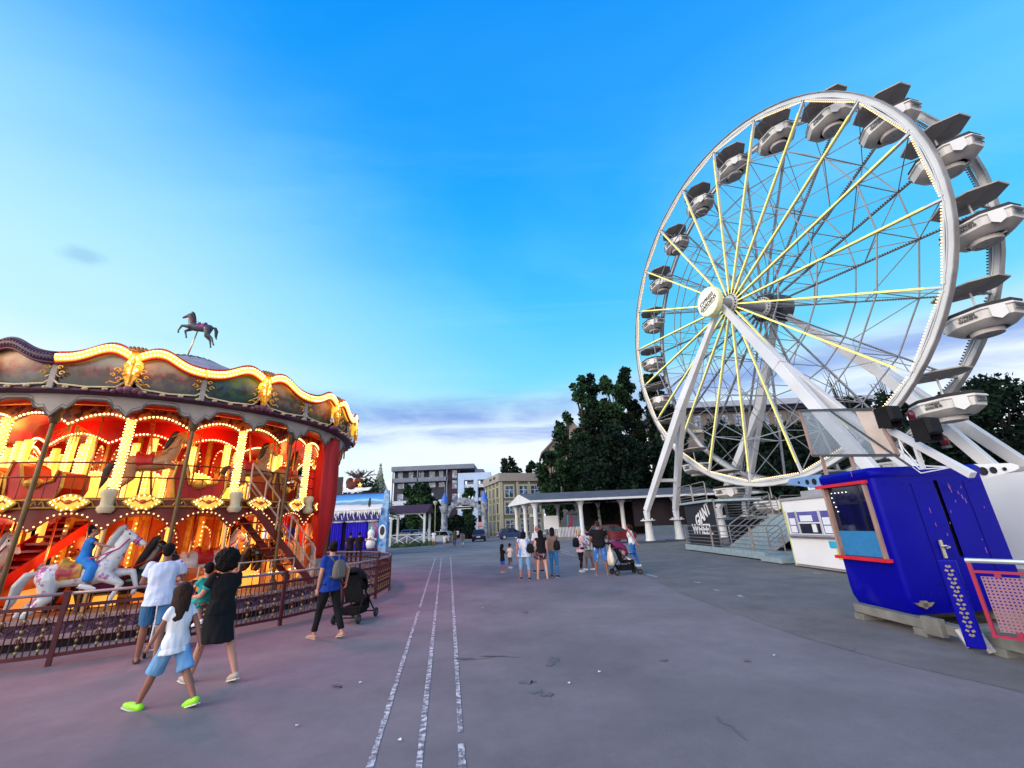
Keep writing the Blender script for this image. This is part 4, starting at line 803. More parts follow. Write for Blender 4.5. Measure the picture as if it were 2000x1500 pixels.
# centre drum: lower and upper storeys
def drum(r, z0, z1, mats, name, n=13, a0=0):
    mb = MB(); q = [[P(r, a0+360*(k)/n, z) for k in range(n)] for z in (z0, z1)]; mb.loft(q, False); d = mb.build(name, mats[0], CA)
    mb = MB()
    for k in range(n):
        for z in (z0+.05, z1-.05): mb.bar(P(r+.01, a0+360*k/n, z), P(r+.01, a0+360*(k+1)/n, z), .06, .09)
        mb.bar(P(r+.01, a0+360*k/n, z0), P(r+.01, a0+360*k/n, z1), .09, .09)
    mb.build('frame', MATS['car_gold'], d)
    for k in range(n):
        am = a0+360*(k+.5)/n; rr = r*cos(PI/n)+.015; t = V(-sin(R(am)), cos(R(am)), 0); c = P(rr, am, (z0+z1)/2); hw = r*sin(PI/n)*.62; hh = (z1-z0)*.34
        mb = MB(); mb.prism([c+t*x*hw+V(0, 0, y*hh) for x, y in ((-1, -1), (1, -1), (1, .55), (.75, .9), (0, 1.08), (-.75, .9), (-1, .55))], P(.02, am, 0)); pn = mb.build('panel', mats[1 + k % 2], d)
        mb = MB()
        for u in range(14):
            f = u/14*2*PI; x = 16*sin(f)**3/17; y = (13*cos(f)-5*cos(2*f)-2*cos(3*f)-cos(4*f))/17; mb.ball(c+P(.03, am, 0)+t*x*hw*.55+V(0, 0, y*hh*.42), .03, 5, 4)
        mb.ball(c+P(.02, am, 0)+V(0, 0, -hh*.1), (.10, .10, .12), 8, 6); mb.build('heart_ornament', MATS['car_gold'], pn); mb = MB()
        for u in range(30):
            f = u/30*2*PI; mb.ball(c+P(.035, am, 0)+t*hw*.95*cos(f)*min(1, abs(1.25*cos(f))+.4)+V(0, 0, hh*1.02*sin(f)), .020, 4, 3)
        mb.build('bulb_string', MATS['bulb_dim'], pn)['kind'] = 'stuff'
    return d
drum(1.9, .46, 2.35, (MATS['car_orange'], MATS['car_peach'], MATS['car_mirror']), 'lower_drum'); drum(1.7, 2.62, 4.6, (MATS['car_red'], MATS['car_red'], MATS['car_mirror']), 'upper_drum', a0=8)
# upper deck
ring('upper_deck', [(1.7, 2.36), (4.62, 2.36), (4.70, 2.42), (4.70, 2.58), (4.62, 2.62), (1.7, 2.62)], MATS['car_darkred'])
mb = MB()
for k in range(78):
    a = 360*k/78
    for sg in (-1, 1): mb.tube([P(4.725, a+sg*(.3+1.4*t), 2.46+.07*sin(t*5)*(1-t*.4)+.02) for t in np.linspace(0, 1, 8)], .012, 4)
for z in (2.425, 2.575): mb.tube([P(4.71, 3*k, z) for k in range(121)], .018, 5)
mb.build('deck_scrollwork', MATS['car_gold'], CA)['kind'] = 'stuff'
def scallop(name, r, ztop, low, mats, per, ph, deep, par=CA, n=416, thick=.03, arch=None, flare=0):
    mb = MB(); R0 = []; R1 = []
    for k in range(n+1):
        a = 360*k/n; u = ((a-ph)/per) % 1.0; z = low(u); R0.append((P(r, a, ztop), P(r+flare, a, z))); R1.append((P(r-thick, a, ztop), P(r-thick+flare, a, z)))
    vs = []; fs = []
    for (a, b), (c, d) in zip(R0, R1): vs += [a, b, d, c]
    for k in range(n):
        o = 4*k
        for j in range(4): fs.append((o+j, o+(j+1) % 4, o+4+(j+1) % 4, o+4+j))
    mb.add(vs, fs); return mb.build(name, mats, par, 40)
def low_lower(u): return 2.10-.14*abs(cos(PI*u))**6+.16*sin(PI*u)
sc = scallop('lower_valance', 4.66, 2.40, low_lower, MATS['car_darkred'], DA/2, AC, .1)
mb = MB()
for k in range(338):
    a = 360*k/338; u = ((a-AC)/(DA/2)) % 1.0; mb.ball(P(4.68, a, low_lower(u)+.05), .018, 5, 4)
mb.build('bulb_string', MATS['bulb_dim'], sc)['kind'] = 'stuff'
# gilded lamp cartouches round the upper deck edge
NCt = 26
def cartouche():
    mb = MB(); out = [(-.50, .0), (-.42, .05), (-.30, .09), (-.16, .15), (0, .17), (.16, .15), (.30, .09), (.42, .05), (.50, 0), (.42, -.06), (.30, -.12), (.14, -.19), (0, -.16), (-.14, -.19), (-.30, -.12), (-.42, -.06)]
    mb.loft([[V(x*s, -d, z*s) for x, z in out] for s, d in ((1, 0), (1, .04), (.86, .05), (.82, .02))]); m1 = mb.mesh('cartouche', MATS['car_gold'])
    mb = MB(); mb.loft([[V(x*s, -d, z*s) for x, z in out] for s, d in ((.80, .022), (.5, .06), (.1, .07))]); m2 = mb.mesh('lamp_panel', MATS['glow_panel'], True)
    mb = MB(); mb.ball((0, -.08, 0), (.10, .05, .05)); mb.tube([(-.1, -.07, 0), (-.2, -.07, .05), (-.26, -.06, 0)], .02, 5); mb.tube([(.1, -.07, 0), (.2, -.07, .05), (.26, -.06, 0)], .02, 5); m3 = mb.mesh('rosette', MATS['car_orange'])
    mb = MB()
    for i in range(16):
        x, z = out[i]; mb.ball((x*.80, -.06, z*.80), .020, 5, 4)
    return m1, m2, m3, mb.mesh('bulb_ring', MATS['bulb'])
cm = cartouche()
for k in range(NCt):
    a = AC+DA/4+k*DA/2; o = inst('cartouche', cm[0], CA, P(4.74, a, 2.52), (0, 0, R(a+90)), (.68, 1, .98)); inst('lamp_panel', cm[1], o); inst('rosette', cm[2], o); inst('bulb_ring', cm[3], o)
# crown (rounding boards)
def crest(u):                              # u in -.5..+.5 about the ornament: height of the lamp moulding centre line
    x = abs(u)*DA; return 5.40+.29*math.exp(-((x-4.4)/4.4)**2)-.02*(x/13.8)
RC = 5.22
for k in range(NB):
    a = AC+k*DA
    for h in (0, 1):                       # each half of a board carries its own picture
        mb = MB(); vs = []; n = 12; s0, s1 = (-.5, -.04) if h == 0 else (.04, .5)
        for i in range(n+1):
            u = s0+(s1-s0)*i/n; vs += [P(RC, a+u*DA, 4.78), P(RC+.02, a+u*DA, crest(u)-.02)]
        mb.add(vs, [(2*i, 2*i+2, 2*i+3, 2*i+1) for i in range(n)]); mb.build('painted_board', PAINT[(2*k+h) % 6], CA, True)
        # lamp moulding
        us = [s0+(s1-s0)*i/20 for i in range(21)]; lit = not ((k == NB-1 and h == 0) or (k == NB-1 and h == 1 and False)); lit = not (abs(((a+(s0+s1)/2*DA)+81+180) % 360-180) < 4)
        path = [P(RC+.08, a+u*DA, crest(u)) for u in us]
        cu = us[-1] if h == 0 else us[0]; ce = P(RC+.08, a+cu*DA, crest(cu)); e_ = [P(RC+.09, a+cu*DA+(1.2 if h == 0 else -1.2)*q, crest(cu)-dz) for q, dz in ((1.1, .10), (1.5, .24), (1.0, .36), (.2, .38))]
        path = path+e_ if h == 0 else e_[::-1]+path
        mo = MB().tube(path, .105, 8).build('moulding', MATS['glow_band'] if lit else MATS['car_purple'], CA, True)
        mb = MB()
        for i in range(len(path)-1):
            p = path[i]; d = P(.09, a, 0); mb.ball(p+d+V(0, 0, .045), .026, 5, 4); mb.ball(path[i].lerp(path[i+1], .5)+d-V(0, 0, .045), .024, 5, 4)
        mb.build('bulb_string', MATS['bulb'] if lit else MATS['bulb_off'], mo)['kind'] = 'stuff'
        mb = MB(); mb.tube([p+V(0, 0, .112)+P(.03, a, 0) for p in path], .028, 5); mb.tube([p-V(0, 0, .112)+P(.03, a, 0) for p in path], .034, 5); mb.build('beading', MATS['car_redline'] if lit else MATS['car_purple'], mo, True)
        # lower scrolled border
        pts = [P(RC+.05, a+(s0+(s1-s0)*i/10)*DA, 4.80+.05*abs(i-5)/5+(.10 if i in (0, 10) else 0)) for i in range(11)]
        mb = MB(); mb.tube(pts, .020, 5); mb.tube([pts[0], pts[0]+V(0, 0, .12)+P(0, 0, 0), pts[1]+V(0, 0, .14)], .018, 5); mb.tube([pts[-1], pts[-1]+V(0, 0, .12), pts[-2]+V(0, 0, .14)], .018, 5); mb.build('scroll_border', MATS['car_cream'], CA, True)
    # crown ornament
    t = V(-sin(R(a)), cos(R(a)), 0); o = P(RC+.10, a, 0); rad = P(1, a, 0)
    mb = MB()
    body = [(-.06, 4.85), (-.10, 4.98), (-.20, 5.10), (-.17, 5.24), (-.12, 5.38), (-.16, 5.52), (-.14, 5.64), (0, 5.62), (.14, 5.64), (.16, 5.52), (.12, 5.38), (.17, 5.24), (.20, 5.10), (.10, 4.98), (.06, 4.85)]
    mb.prism([o+t*x*.72+V(0, 0, z) for x, z in body], rad*.07)
    for sgn in (-1, 1):
        for cx, cz, rr in ((.12, 5.12, .070), (.09, 5.30, .045), (.21, 5.18, .055), (.16, 4.98, .05), (.27, 5.06, .04)):
            mb.tube([o+rad*.10+t*sgn*(cx+rr*cos(q)*(1-q/9))+V(0, 0, cz+rr*sin(q)*(1-q/9)) for q in np.linspace(0, 5.6, 12)], .012, 5)
        mb.tube([o+rad*.06+t*sgn*x+V(0, 0, z) for x, z in ((.14, 4.95), (.22, 4.90), (.30, 4.93), (.36, 4.88))], .013, 5)
    mb.ball(o+rad*.09+V(0, 0, 5.06), (.035, .035, .12)); mb.ball(o+rad*.09+V(0, 0, 5.38), (.05, .05, .08)); mb.tube([o+rad*.1+V(0, 0, z) for z in (4.9, 5.2, 5.55)], [.02, .03, .015], 5); co = mb.build('crown_ornament', M('car_gold_lit', (.85, .42, .03), .35, .15, var=.3, scale=12), CA, 40)
    mb = MB()
    for x in (-.13, -.07, 0, .07, .13): mb.ball(o+rad*.04+t*x+V(0, 0, 5.72-.2*x*x*4), (.042, .042, .06), 7, 5)
    mb.box(o+rad*.04+V(0, 0, 5.65), (.2, .2, .05), Matrix.Rotation(R(a+90), 3, 'Z')); mb.build('coronet', M('car_bronze', (.26, .13, .04), .4, .3), co, True)
    mb = MB()
    for x, z, s in ((0, 4.80, .10), (-.12, 4.78, .075), (.12, 4.78, .075), (-.22, 4.74, .055), (.22, 4.74, .055)): mb.ball(o+t*x+V(0, 0, z), (s, s, s*.9), 8, 6)
    mb.build('shell', M('car_shell', (.16, .06, .10), .35, var=.3, scale=8), co, True)
    # joint between two boards
    aj = a+DA/2; mb = MB(); mb.bar(P(RC+.04, aj, 4.74), P(RC+.05, aj, 5.36), .10, .05, P(1, aj, 0)); jn = mb.build('joint_pilaster', MATS['car_valance'], CA); mb = MB(); tj = V(-sin(R(aj)), cos(R(aj)), 0); oj = P(RC+.08, aj, 0)
    for sgn in (-1, 1):
        for cx, cz, rr in ((.13, 5.30, .06), (.10, 5.18, .045), (.15, 5.06, .05)): mb.tube([oj+tj*sgn*(cx+rr*cos(q)*(1-q/9))+V(0, 0, cz+rr*sin(q)*(1-q/9)) for q in np.linspace(0, 5.6, 11)], .016, 5)
    mb.build('scroll', MATS['car_gold'], jn)
ring('crown_base', [(4.9, 4.68), (5.18, 4.70), (5.25, 4.73), (5.25, 4.77), (5.21, 4.79)], MATS['car_purple'])
mb = MB()
for k in range(104): mb.ball(P(5.275, 360*k/104+1, 4.76+.02*(k % 2)), (.06, .06, .03), 5, 4)
mb.build('crown_beading', MATS['car_cream'], CA)['kind'] = 'stuff'
def low_val(u):                            # u over one bay from post to post
    d1 = min(u, 1-u)*DA; d2 = abs(u-.5)*DA; return 4.57-.38*math.exp(-(d1/1.7)**2)-.20*math.exp(-((d1-2.9)/1.0)**2)-.33*math.exp(-(d2/1.3)**2)-.17*math.exp(-((d2-2.3)/.9)**2)
va = scallop('valance', 5.06, 4.71, low_val, MATS['car_valance'], DA, AC-DA/2, .3)
mb = MB(); pt = [P(5.055, 360*k/416, low_val(((360*k/416-AC+DA/2)/DA) % 1)+.012) for k in range(417)]; mb.tube(pt, .022, 5); mb.tube([p+V(0, 0, .07) for p in pt], .012, 4); mb.build('valance_edge', MATS['car_valance_edge'], va, True)
# inner lit arches, ceiling
def low_in(u): return 4.18+.20*abs(sin(2*PI*u))**.8-.05*cos(2*PI*u)
for rr, mt, nm in ((4.45, 'car_arch', 'lit_arch'), (3.0, 'car_red', 'inner_arch')):
    s_ = scallop(nm, rr, 4.62, low_in if rr > 4 else (lambda u: 4.0+.25*abs(sin(PI*u))), MATS[mt], DA, AC-DA/2, .3)
    mb = MB(); nn = 390 if rr > 4 else 260
    for k in range(nn):
        a = 360*k/nn; u = ((a-AC+DA/2)/DA) % 1; z = (low_in(u) if rr > 4 else 4.0+.25*abs(sin(PI*u)))+.05
        mb.ball(P(rr+.02, a, z), .024, 5, 4); mb.ball(P(rr-.05, a, z), .024, 5, 4)
        if k % 2 and rr > 4: mb.ball(P(rr-.05, a, z+.14), .024, 5, 4)
    mb.build('bulb_string', MATS['bulb'], s_)['kind'] = 'stuff'
ring('ceiling', [(1.7, 4.60), (4.9, 4.64)], MATS['car_red']); ring('lower_ceiling', [(1.9, 2.35), (4.62, 2.355)], MATS['car_red'])
# posts, bulb columns
for k in range(NB):
    a = AC+DA/2+k*DA; mb = MB(); mb.tube([P(4.88, a, .46), P(4.88, a, 4.66)], .042, 10); mb.lathe([(.10, .46), (.10, .62), (.06, .7)], 12, P(4.88, a, 0)); mb.lathe([(.06, 4.1), (.10, 4.2), (.10, 4.4)], 12, P(4.88, a, 0)); mb.build('post', MATS['car_post'], CA, 40)
    a = AC+k*DA
    for rr, z0, z1, am in ((4.55, 2.62, 4.30, a),):
        mb = MB(); mb.lathe([(.10, z0), (.10, z0+.12), (.065, z0+.16), (.085, z0+.5), (.06, z0+.85), (.085, z0+1.2), (.06, z1-.1), (.10, z1)], 12, P(rr, am, 0)); c_ = mb.build('bulb_column', MATS['glow_column'], CA, 40); mb = MB()
        for i in range(22):
            for q in range(6): mb.ball(P(rr, am, z0+.18+i*.068)+V(.085*cos(q*1.05+i*.5), .085*sin(q*1.05+i*.5), 0), .017, 4, 3)
        mb.build('bulb_string', MATS['bulb'], c_)['kind'] = 'stuff'
    mb = MB(); mb.lathe([(.10, 2.30), (.15, 2.36), (.15, 2.42), (.11, 2.46), (.11, 2.60), (.14, 2.66), (.14, 2.74), (.10, 2.78)], 10, P(4.74, a, 0)); mb.build('column_base', MATS['car_cream'], CA, 40)
    am = AC+DA/4+k*DA
    for rr, am in ((3.3, am-3.2), (3.3, am+3.2), (2.5, am+DA/2)):
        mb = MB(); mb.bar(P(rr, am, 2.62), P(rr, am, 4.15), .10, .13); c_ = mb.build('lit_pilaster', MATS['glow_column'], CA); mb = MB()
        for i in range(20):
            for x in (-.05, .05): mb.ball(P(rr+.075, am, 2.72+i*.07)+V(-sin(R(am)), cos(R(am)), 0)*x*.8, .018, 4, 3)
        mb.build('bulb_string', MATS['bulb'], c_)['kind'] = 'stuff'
    mb = MB(); mb.lathe([(.05, .46), (.05, 2.36)], 8, P(4.5, AC+k*DA, 0)); mb.build('lower_post', MATS['car_brass'], CA, True)
for k in range(26):                       # brass riding poles of the upper deck
    a = AC+4+k*DA/2; MB().tube([P(3.95, a, 2.62), P(3.95, a, 4.6)], .020, 6).build('riding_pole', MATS['car_brass'], CA, True); MB().tube([P(3.5, a+5, .46), P(3.5, a+5, 2.35)], .022, 6).build('riding_pole', MATS['car_brass'], CA, True)
for k in range(NB):                       # bulb-crested wainscot round the upper drum; emission stands in for lamplit walls
    a = AC+k*DA; c = P(2.25, a, 2.62); t = V(-sin(R(a)), cos(R(a)), 0); w_ = .42; wb = MB().prism([c+t*x*w_+V(0, 0, z) for x, z in ((-1, .1), (1, .1), (1, .62), (.6, .78), (0, .84), (-.6, .78), (-1, .62))], P(.05, a, 0)).build('glow_wainscot', MATS['glow_column'], CA); mb = MB()
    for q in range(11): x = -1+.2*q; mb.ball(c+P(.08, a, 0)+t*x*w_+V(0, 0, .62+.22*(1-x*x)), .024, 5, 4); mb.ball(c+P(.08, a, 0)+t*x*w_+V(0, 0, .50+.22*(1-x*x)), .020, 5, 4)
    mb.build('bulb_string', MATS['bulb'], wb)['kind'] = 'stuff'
    for rr, z0, z1 in ((4.30, 3.75, 4.30),):   # gilded spandrel fans under the lit arches
        mb = MB(); aa = AC+DA/2+k*DA
        for sg in (-1, 1):
            for j in range(5): mb.tube([P(rr, aa+sg*(.6+.9*j*v), z1-.10-.42*v*(1-.15*j)) for v in np.linspace(0, 1, 6)], .012, 4)
        mb.build('gilded_fan', MATS['car_gold'], CA)
for k in range(26):                       # gilded pilasters with bulbs on the lower deck
    a = AC+3+k*DA/2; pl = MB().bar(P(2.75, a, .46), P(2.75, a, 2.30), .10, .12).build('lower_pilaster', MATS['glow_column'] if k % 2 else MATS['car_gold'], CA); mb = MB()
    for i in range(15): mb.ball(P(2.83, a, .6+i*.11), .020, 4, 3)
    mb.build('bulb_string', MATS['bulb'], pl)
# upper deck railing
mb = MB()
for z in (3.05, 3.35): mb.tube([P(4.55, 360*k/78, z) for k in range(79)], .018, 5)
for k in range(130): mb.tube([P(4.55, 360*k/130, 2.62), P(4.55, 360*k/130, 3.05)], .010, 4)
mb.build('upper_railing', MATS['car_darkred'], CA)
# seats / chariots on the upper deck, tubs below
for a, mt in ((-82, 'car_red'), (-41, 'car_red'), (-8, 'car_darkred'), (-98, 'car_orange')):
    c = P(3.75, a, 2.62); mb = MB(); prof = [(.0, 0), (.9, 0), (1.0, .25), (.98, .55), (.86, .62), (.80, .40), (.55, .34), (.25, .36), (.12, .75), (-.05, .85), (-.10, .5)]; t = V(-sin(R(a)), cos(R(a)), 0); rd = P(1, a, 0)
    mb.prism([c+t*(x-.45)+V(0, 0, z)-rd*.35 for x, z in prof], rd*.7); ch = mb.build('chariot', MATS[mt], CA, False, .03); mb = MB(); mb.tube([c+t*(x-.45)+V(0, 0, z)+rd*.37 for x, z in prof+prof[:1]], .03, 5); mb.ball(c+V(0, 0, .35)+rd*.36, (.16, .16, .12), 8, 6); mb.build('trim', MATS['car_gold'], ch)
for a, mt in ((-70, 'car_orange'), (-52, 'car_cream'), (-30, 'car_orange'), (-88, 'car_orange')):
    c = P(3.1, a, .46); mb = MB(); mb.lathe([(.30, .05), (.55, .12), (.70, .45), (.66, .62), (.60, .55), (.5, .3), (.1, .28)], 18, c); tub = mb.build('tub', MATS[mt], CA, 40); mb = MB()
    for q in range(14): mb.ball(c+V(.70*cos(q*.45), .70*sin(q*.45), .5), .04, 5, 4)
    mb.build('rivet', MATS['car_gold'], tub)
# low glowing skirting boxes between the horses
for k in range(26):
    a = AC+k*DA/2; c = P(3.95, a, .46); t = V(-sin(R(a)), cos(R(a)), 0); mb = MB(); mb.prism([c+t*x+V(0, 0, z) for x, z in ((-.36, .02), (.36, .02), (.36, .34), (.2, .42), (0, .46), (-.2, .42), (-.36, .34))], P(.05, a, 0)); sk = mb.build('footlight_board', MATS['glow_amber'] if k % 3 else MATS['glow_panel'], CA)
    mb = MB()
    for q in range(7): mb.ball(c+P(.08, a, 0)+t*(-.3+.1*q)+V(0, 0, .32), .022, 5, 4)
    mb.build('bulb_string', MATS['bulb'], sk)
# roof
mb = MB(); mb.lathe([(5.1, 5.05), (4.9, 5.15), (2.4, 6.62), (.75, 7.36), (.62, 7.40)], 26); rf = mb.build('roof', MATS['car_roof'], CA); mb = MB(); mb.lathe([(.66, 7.38), (.60, 7.44), (.2, 7.56), (.04, 7.58)], 20); mb.build('cap', M('car_cap', (.05, .045, .06), .6), rf, 35); mb = MB()
for k in range(26): mb.bar(P(4.9, 360*k/26, 5.17), P(.7, 360*k/26, 7.40), .05, .03)
mb.build('seam', M('car_seam', '#565066', .7), rf)
# staircase to the upper deck
sa, sb = xpt(470, 985, (CC+P(4.55, -27, 0)).x)-CC, xpt(560, 1125, (CC+P(5.0, -10, 0)).x)-CC
sa, sb = P(4.35, -30, 2.6), P(4.75, -4, .46); dn = (sb-sa); dh = V(dn.x, dn.y, 0).normalized(); sd = V(-dh.y, dh.x, 0); stw = .42
mb = MB(); ns = 10
for k in range(ns): c = sa.lerp(sb, (k+.5)/ns); mb.box(c, (.24, stw*2, .035), Matrix.Rotation(math.atan2(dh.y, dh.x), 3, 'Z'))
so = mb.build('staircase', MATS['car_darkred'], CA); mb = MB()
for s_ in (-1, 1): mb.bar(sa+sd*s_*stw, sb+sd*s_*stw, .04, .16)
mb.build('stringer', MATS['car_darkred'], so); mb = MB()
for s_ in (-1, 1):
    for h_ in (.45, .9): mb.tube([sa+sd*s_*stw+V(0, 0, h_), sb+sd*s_*stw+V(0, 0, h_)], .022, 6)
    for k in range(6): c = sa.lerp(sb, k/5)+sd*s_*stw; mb.tube([c, c+V(0, 0, .9)], .02, 6)
mb.build('handrail', M('rail_pale', '#c9a58c', .4), so)
# steep red flight at the left side of the lower deck
ta, tb = P(2.3, -88, 2.3), P(4.5, -92, .46); td = (tb-ta); th = V(td.x, td.y, 0).normalized(); tn = V(-th.y, th.x, 0); mb = MB()
for k in range(12): mb.box(ta.lerp(tb, (k+.5)/12), (.2, .9, .05), Matrix.Rotation(math.atan2(th.y, th.x), 3, 'Z'))
for s_ in (-1, 1): mb.bar(ta+tn*.47*s_, tb+tn*.47*s_, .05, .2)
mb.prism([ta-V(0, 0, .12)+tn*.45, tb-V(0, 0, .12)+tn*.45, tb-V(0, 0, .12)-tn*.45, ta-V(0, 0, .12)-tn*.45], (0, 0, -.02)); mb.build('staircase', MATS['car_red'], CA)
# red drapes
def drape(a, r, z0, z1, w, mat, ph=0, name='drape'):
    mb = MB(); n = 26; rings = []; t = V(-sin(R(a)), cos(R(a)), 0); rd = P(1, a, 0)
    for i in range(25):
        v = i/24; z = z1+(z0-z1)*v; wd = w*(1-.10*v+.28*math.exp(-((v-.45)/.3)**2)-.62*max(0, v-.72)/.28); ring_ = []
        for j in range(n):
            f = 2*PI*j/n; rr = wd*.5*(1+.16*cos(6*f+ph+v*1.5)+.05*sin(11*f)); ring_.append(P(r, a, z)+t*rr*cos(f)+rd*rr*.62*sin(f))
        rings.append(ring_)
    mb.loft(rings); return mb.build(name, mat, CA, True)
drape(4, 4.86, 1.05, 4.62, .74, MATS['drape_red']); drape(13, 4.75, 1.10, 4.62, .50, MATS['drape_red'], 2)
drape(48, 4.3, 1.3, 4.1, .48, MATS['drape_bright'], 1)
# warm lamps inside (the carousel's own lighting)
def lamp(p, e, col, r=.25):
    ld = bpy.data.lights.new('lamp', 'POINT'); ld.energy = e; ld.color = col; ld.shadow_soft_size = r; o = bpy.data.objects.new('lamp', ld); COL.objects.link(o); o.parent = CA; o.location = p
for k in range(7): lamp(P(3.5, AC+20+k*360/7, 4.1), 52, (1, .30, .045))
for k in range(7): lamp(P(3.4, AC+45+k*360/7, 1.75), 62, (1, .34, .07))
for k in range(NB):                       # point lamps for the crown's bulb runs; added spots tint the ground pink
    lamp(P(5.75, AC+k*DA+DA/2*.0, 5.55), 16, (1, .40, .12), .3)
    sd_ = bpy.data.lights.new('ground_tint_spot', 'SPOT'); sd_.energy = 430; sd_.color = (1, .20, .34); sd_.spot_size = R(100); sd_.spot_blend = 1; sd_.shadow_soft_size = .3; so3 = bpy.data.objects.new('ground_tint_spot', sd_); COL.objects.link(so3); so3.parent = CA; so3.location = P(5.35, AC+k*DA, 4.35); so3.rotation_euler = (P(9.2, AC+k*DA, 0)-P(5.35, AC+k*DA, 4.35)).to_track_quat('-Z', 'Y').to_euler()

# ---------------------------------------------------------------- carousel horses
def horse_parts():
    mb = MB()
    stack(mb, [(V(0, y, z), rx, rz, V(1, 0, 0), V(0, 0, 1)) for y, z, rx, rz in ((-.66, .06, .08, .12), (-.56, .05, .20, .22), (-.34, .04, .235, .245), (-.05, -.01, .21, .215), (.22, -.01, .22, .24), (.42, .03, .21, .25), (.54, .08, .15, .20), (.60, .12, .07, .10))], 16)
    nk = [(.40, .12, .135, .22), (.52, .30, .12, .19), (.62, .47, .10, .155), (.68, .62, .088, .13), (.70, .70, .08, .10)]
    stack(mb, [(V(0, y, z), rx, ry, V(1, 0, 0), V(0, .80, -.55).normalized()) for y, z, rx, ry in nk], 14)
    hd = [(.62, .74, .05, .06), (.68, .72, .088, .115), (.78, .64, .080, .105), (.90, .54, .060, .075), (1.0, .455, .055, .062), (1.05, .42, .035, .04)]
    stack(mb, [(V(0, y, z), rx, ry, V(1, 0, 0), V(0, .62, .78)) for y, z, rx, ry in hd], 12)
    for s in (-1, 1): cap(mb, (s*.055, .66, .80), (s*.065, .65, .92), .03, .008, 6)
    def lg(pts, rs):
        for (a, b, r1, r2) in zip(pts, pts[1:], rs, rs[1:]): cap(mb, a, b, r1, r2, 10)
    lg([(-.12, .46, -.08), (-.13, .84, -.10), (-.13, .92, -.42), (-.13, .88, -.54)], [.125, .062, .042, .05])
    lg([(.12, .44, -.10), (.13, .72, -.30), (.13, .58, -.58), (.13, .54, -.68)], [.125, .062, .042, .05])
    lg([(-.12, -.44, -.02), (-.14, -.52, -.34), (-.14, -.86, -.56), (-.14, -1.02, -.86), (-.14, -1.08, -.95)], [.185, .115, .062, .042, .05])
    lg([(.12, -.42, -.02), (.14, -.40, -.36), (.14, -.68, -.62), (.14, -.80, -.92), (.14, -.84, -1.02)], [.185, .115, .062, .042, .05])
    body = remesh(mb, .016, 4); body.name = 'horse'
    mb = MB(); pts = [(0, .70, .88), (0, .62, .84), (0, .52, .66), (0, .42, .46), (0, .33, .30)]
    for s in (-1, 1): mb.tube([(s*.03+p[0], p[1]-.01, p[2]) for p in pts], [.05, .075, .085, .075, .03], 8)
    for k in range(7): t = k/6; y, z = .64-.30*t, .80-.50*t; mb.tube([(.02, y, z), (-.10, y-.02, z-.06), (-.135, y+.0, z-.20)], [.04, .035, .008], 6)
    mane = remesh(mb, .016, 2); mane.name = 'mane'
    mb = MB(); mb.tube([(0, -.64, .14), (0, -.78, .12), (0, -.90, -.06), (0, -.96, -.34), (0, -1.06, -.58)], [.05, .085, .10, .075, .015], 8); tail = remesh(mb, .016, 3); tail.name = 'tail'
    mb = MB(); stack(mb, [(V(0, y, z), rx, rz, V(1, 0, 0), V(0, 0, 1)) for y, z, rx, rz in ((-.30, .06, .245, .262), (-.26, .08, .255, .275), (-.05, .035, .225, .235), (.10, .05, .235, .25))], 16); mb.ball((0, -.24, .30), (.17, .07, .09)); mb.ball((0, .08, .27), (.07, .06, .09)); sad = remesh(mb, .018, 2); sad.name = 'saddle'
    mb = MB(); stack(mb, [(V(0, y, z), rx, rz, V(1, 0, 0), V(0, .75, .66)) for y, z, rx, rz in ((.36, .24, .16, .235), (.43, .30, .150, .225))], 16)
    mb.tube([(.09, .78, .60), (.11, .62, .42), (.2, .3, .30), (.1, .05, .28)], .014, 5); mb.tube([(-.09, .78, .60), (-.11, .62, .42), (-.2, .3, .30), (-.1, .05, .28)], .014, 5)
    mb.tube([(.065*cos(q), .92+.05*sin(q), .52+.06*sin(q)) for q in np.linspace(0, 2*PI, 13)], .016, 5); br = mb.mesh('harness', MATS['car_red'], True)
    mb = MB()
    for s in (-1, 1): mb.ball((s*.083, .77, .70), .02, 6, 5)
    eye = mb.mesh('eye', MATS['eye_dark'], True)
    return body, mane, tail, sad, br, eye
HP_ = horse_parts()
M('horse_white', (.66, .66, .66), .28, var=.08, scale=4, coat=.4, col2=(.40, .12, .30), c2s=5.0, thr=(.56, .61)); M('horse_plain', (.70, .68, .66), .28, var=.06, coat=.4); M('horse_black', (.010, .009, .010), .25, coat=.4); M('horse_grey', (.075, .075, .09), .35, var=.15); M('horse_tan', (.42, .22, .10), .3, coat=.4); M('mane_dark', (.03, .025, .03), .5); M('mane_grey', (.45, .45, .46), .4)
M('saddle_gold', (.60, .32, .04), .4, var=.2, col2=(.36, .03, .05), c2s=5); M('saddle_red', (.45, .02, .02), .4); M('saddle_purple', (.20, .03, .14), .4); M('harness_magenta', (.55, .02, .20), .4)
def mesh_copy(me, mat):
    key = (me.name, mat.name)
    if key not in KIDS: c = me.copy(); c.materials.clear(); c.materials.append(mat); KIDS[key] = c
    return KIDS[key]
def horse(par, locn, rz, sc_, coat, mane, sad, har, pole=None, name='horse', pitch=0, label=None):
    o = inst(name, mesh_copy(HP_[0], MATS[coat]), par, locn, (R(pitch), 0, R(rz)), sc_)
    for me, mt, nm in ((HP_[1], mane, 'mane'), (HP_[2], mane, 'tail'), (HP_[3], sad, 'saddle'), (HP_[4], har, 'harness'), (HP_[5], 'eye_dark', 'eye')): inst(nm, mesh_copy(me, MATS[mt]), o)
    if pole:
        mb = MB(); mb.tube([(0, .04, pole[0]/sc_), (0, .04, pole[1]/sc_)], .022/sc_, 8); p = mb.build('pole', MATS['car_brass'], o, True)
    if label: o['label'] = label
    return o
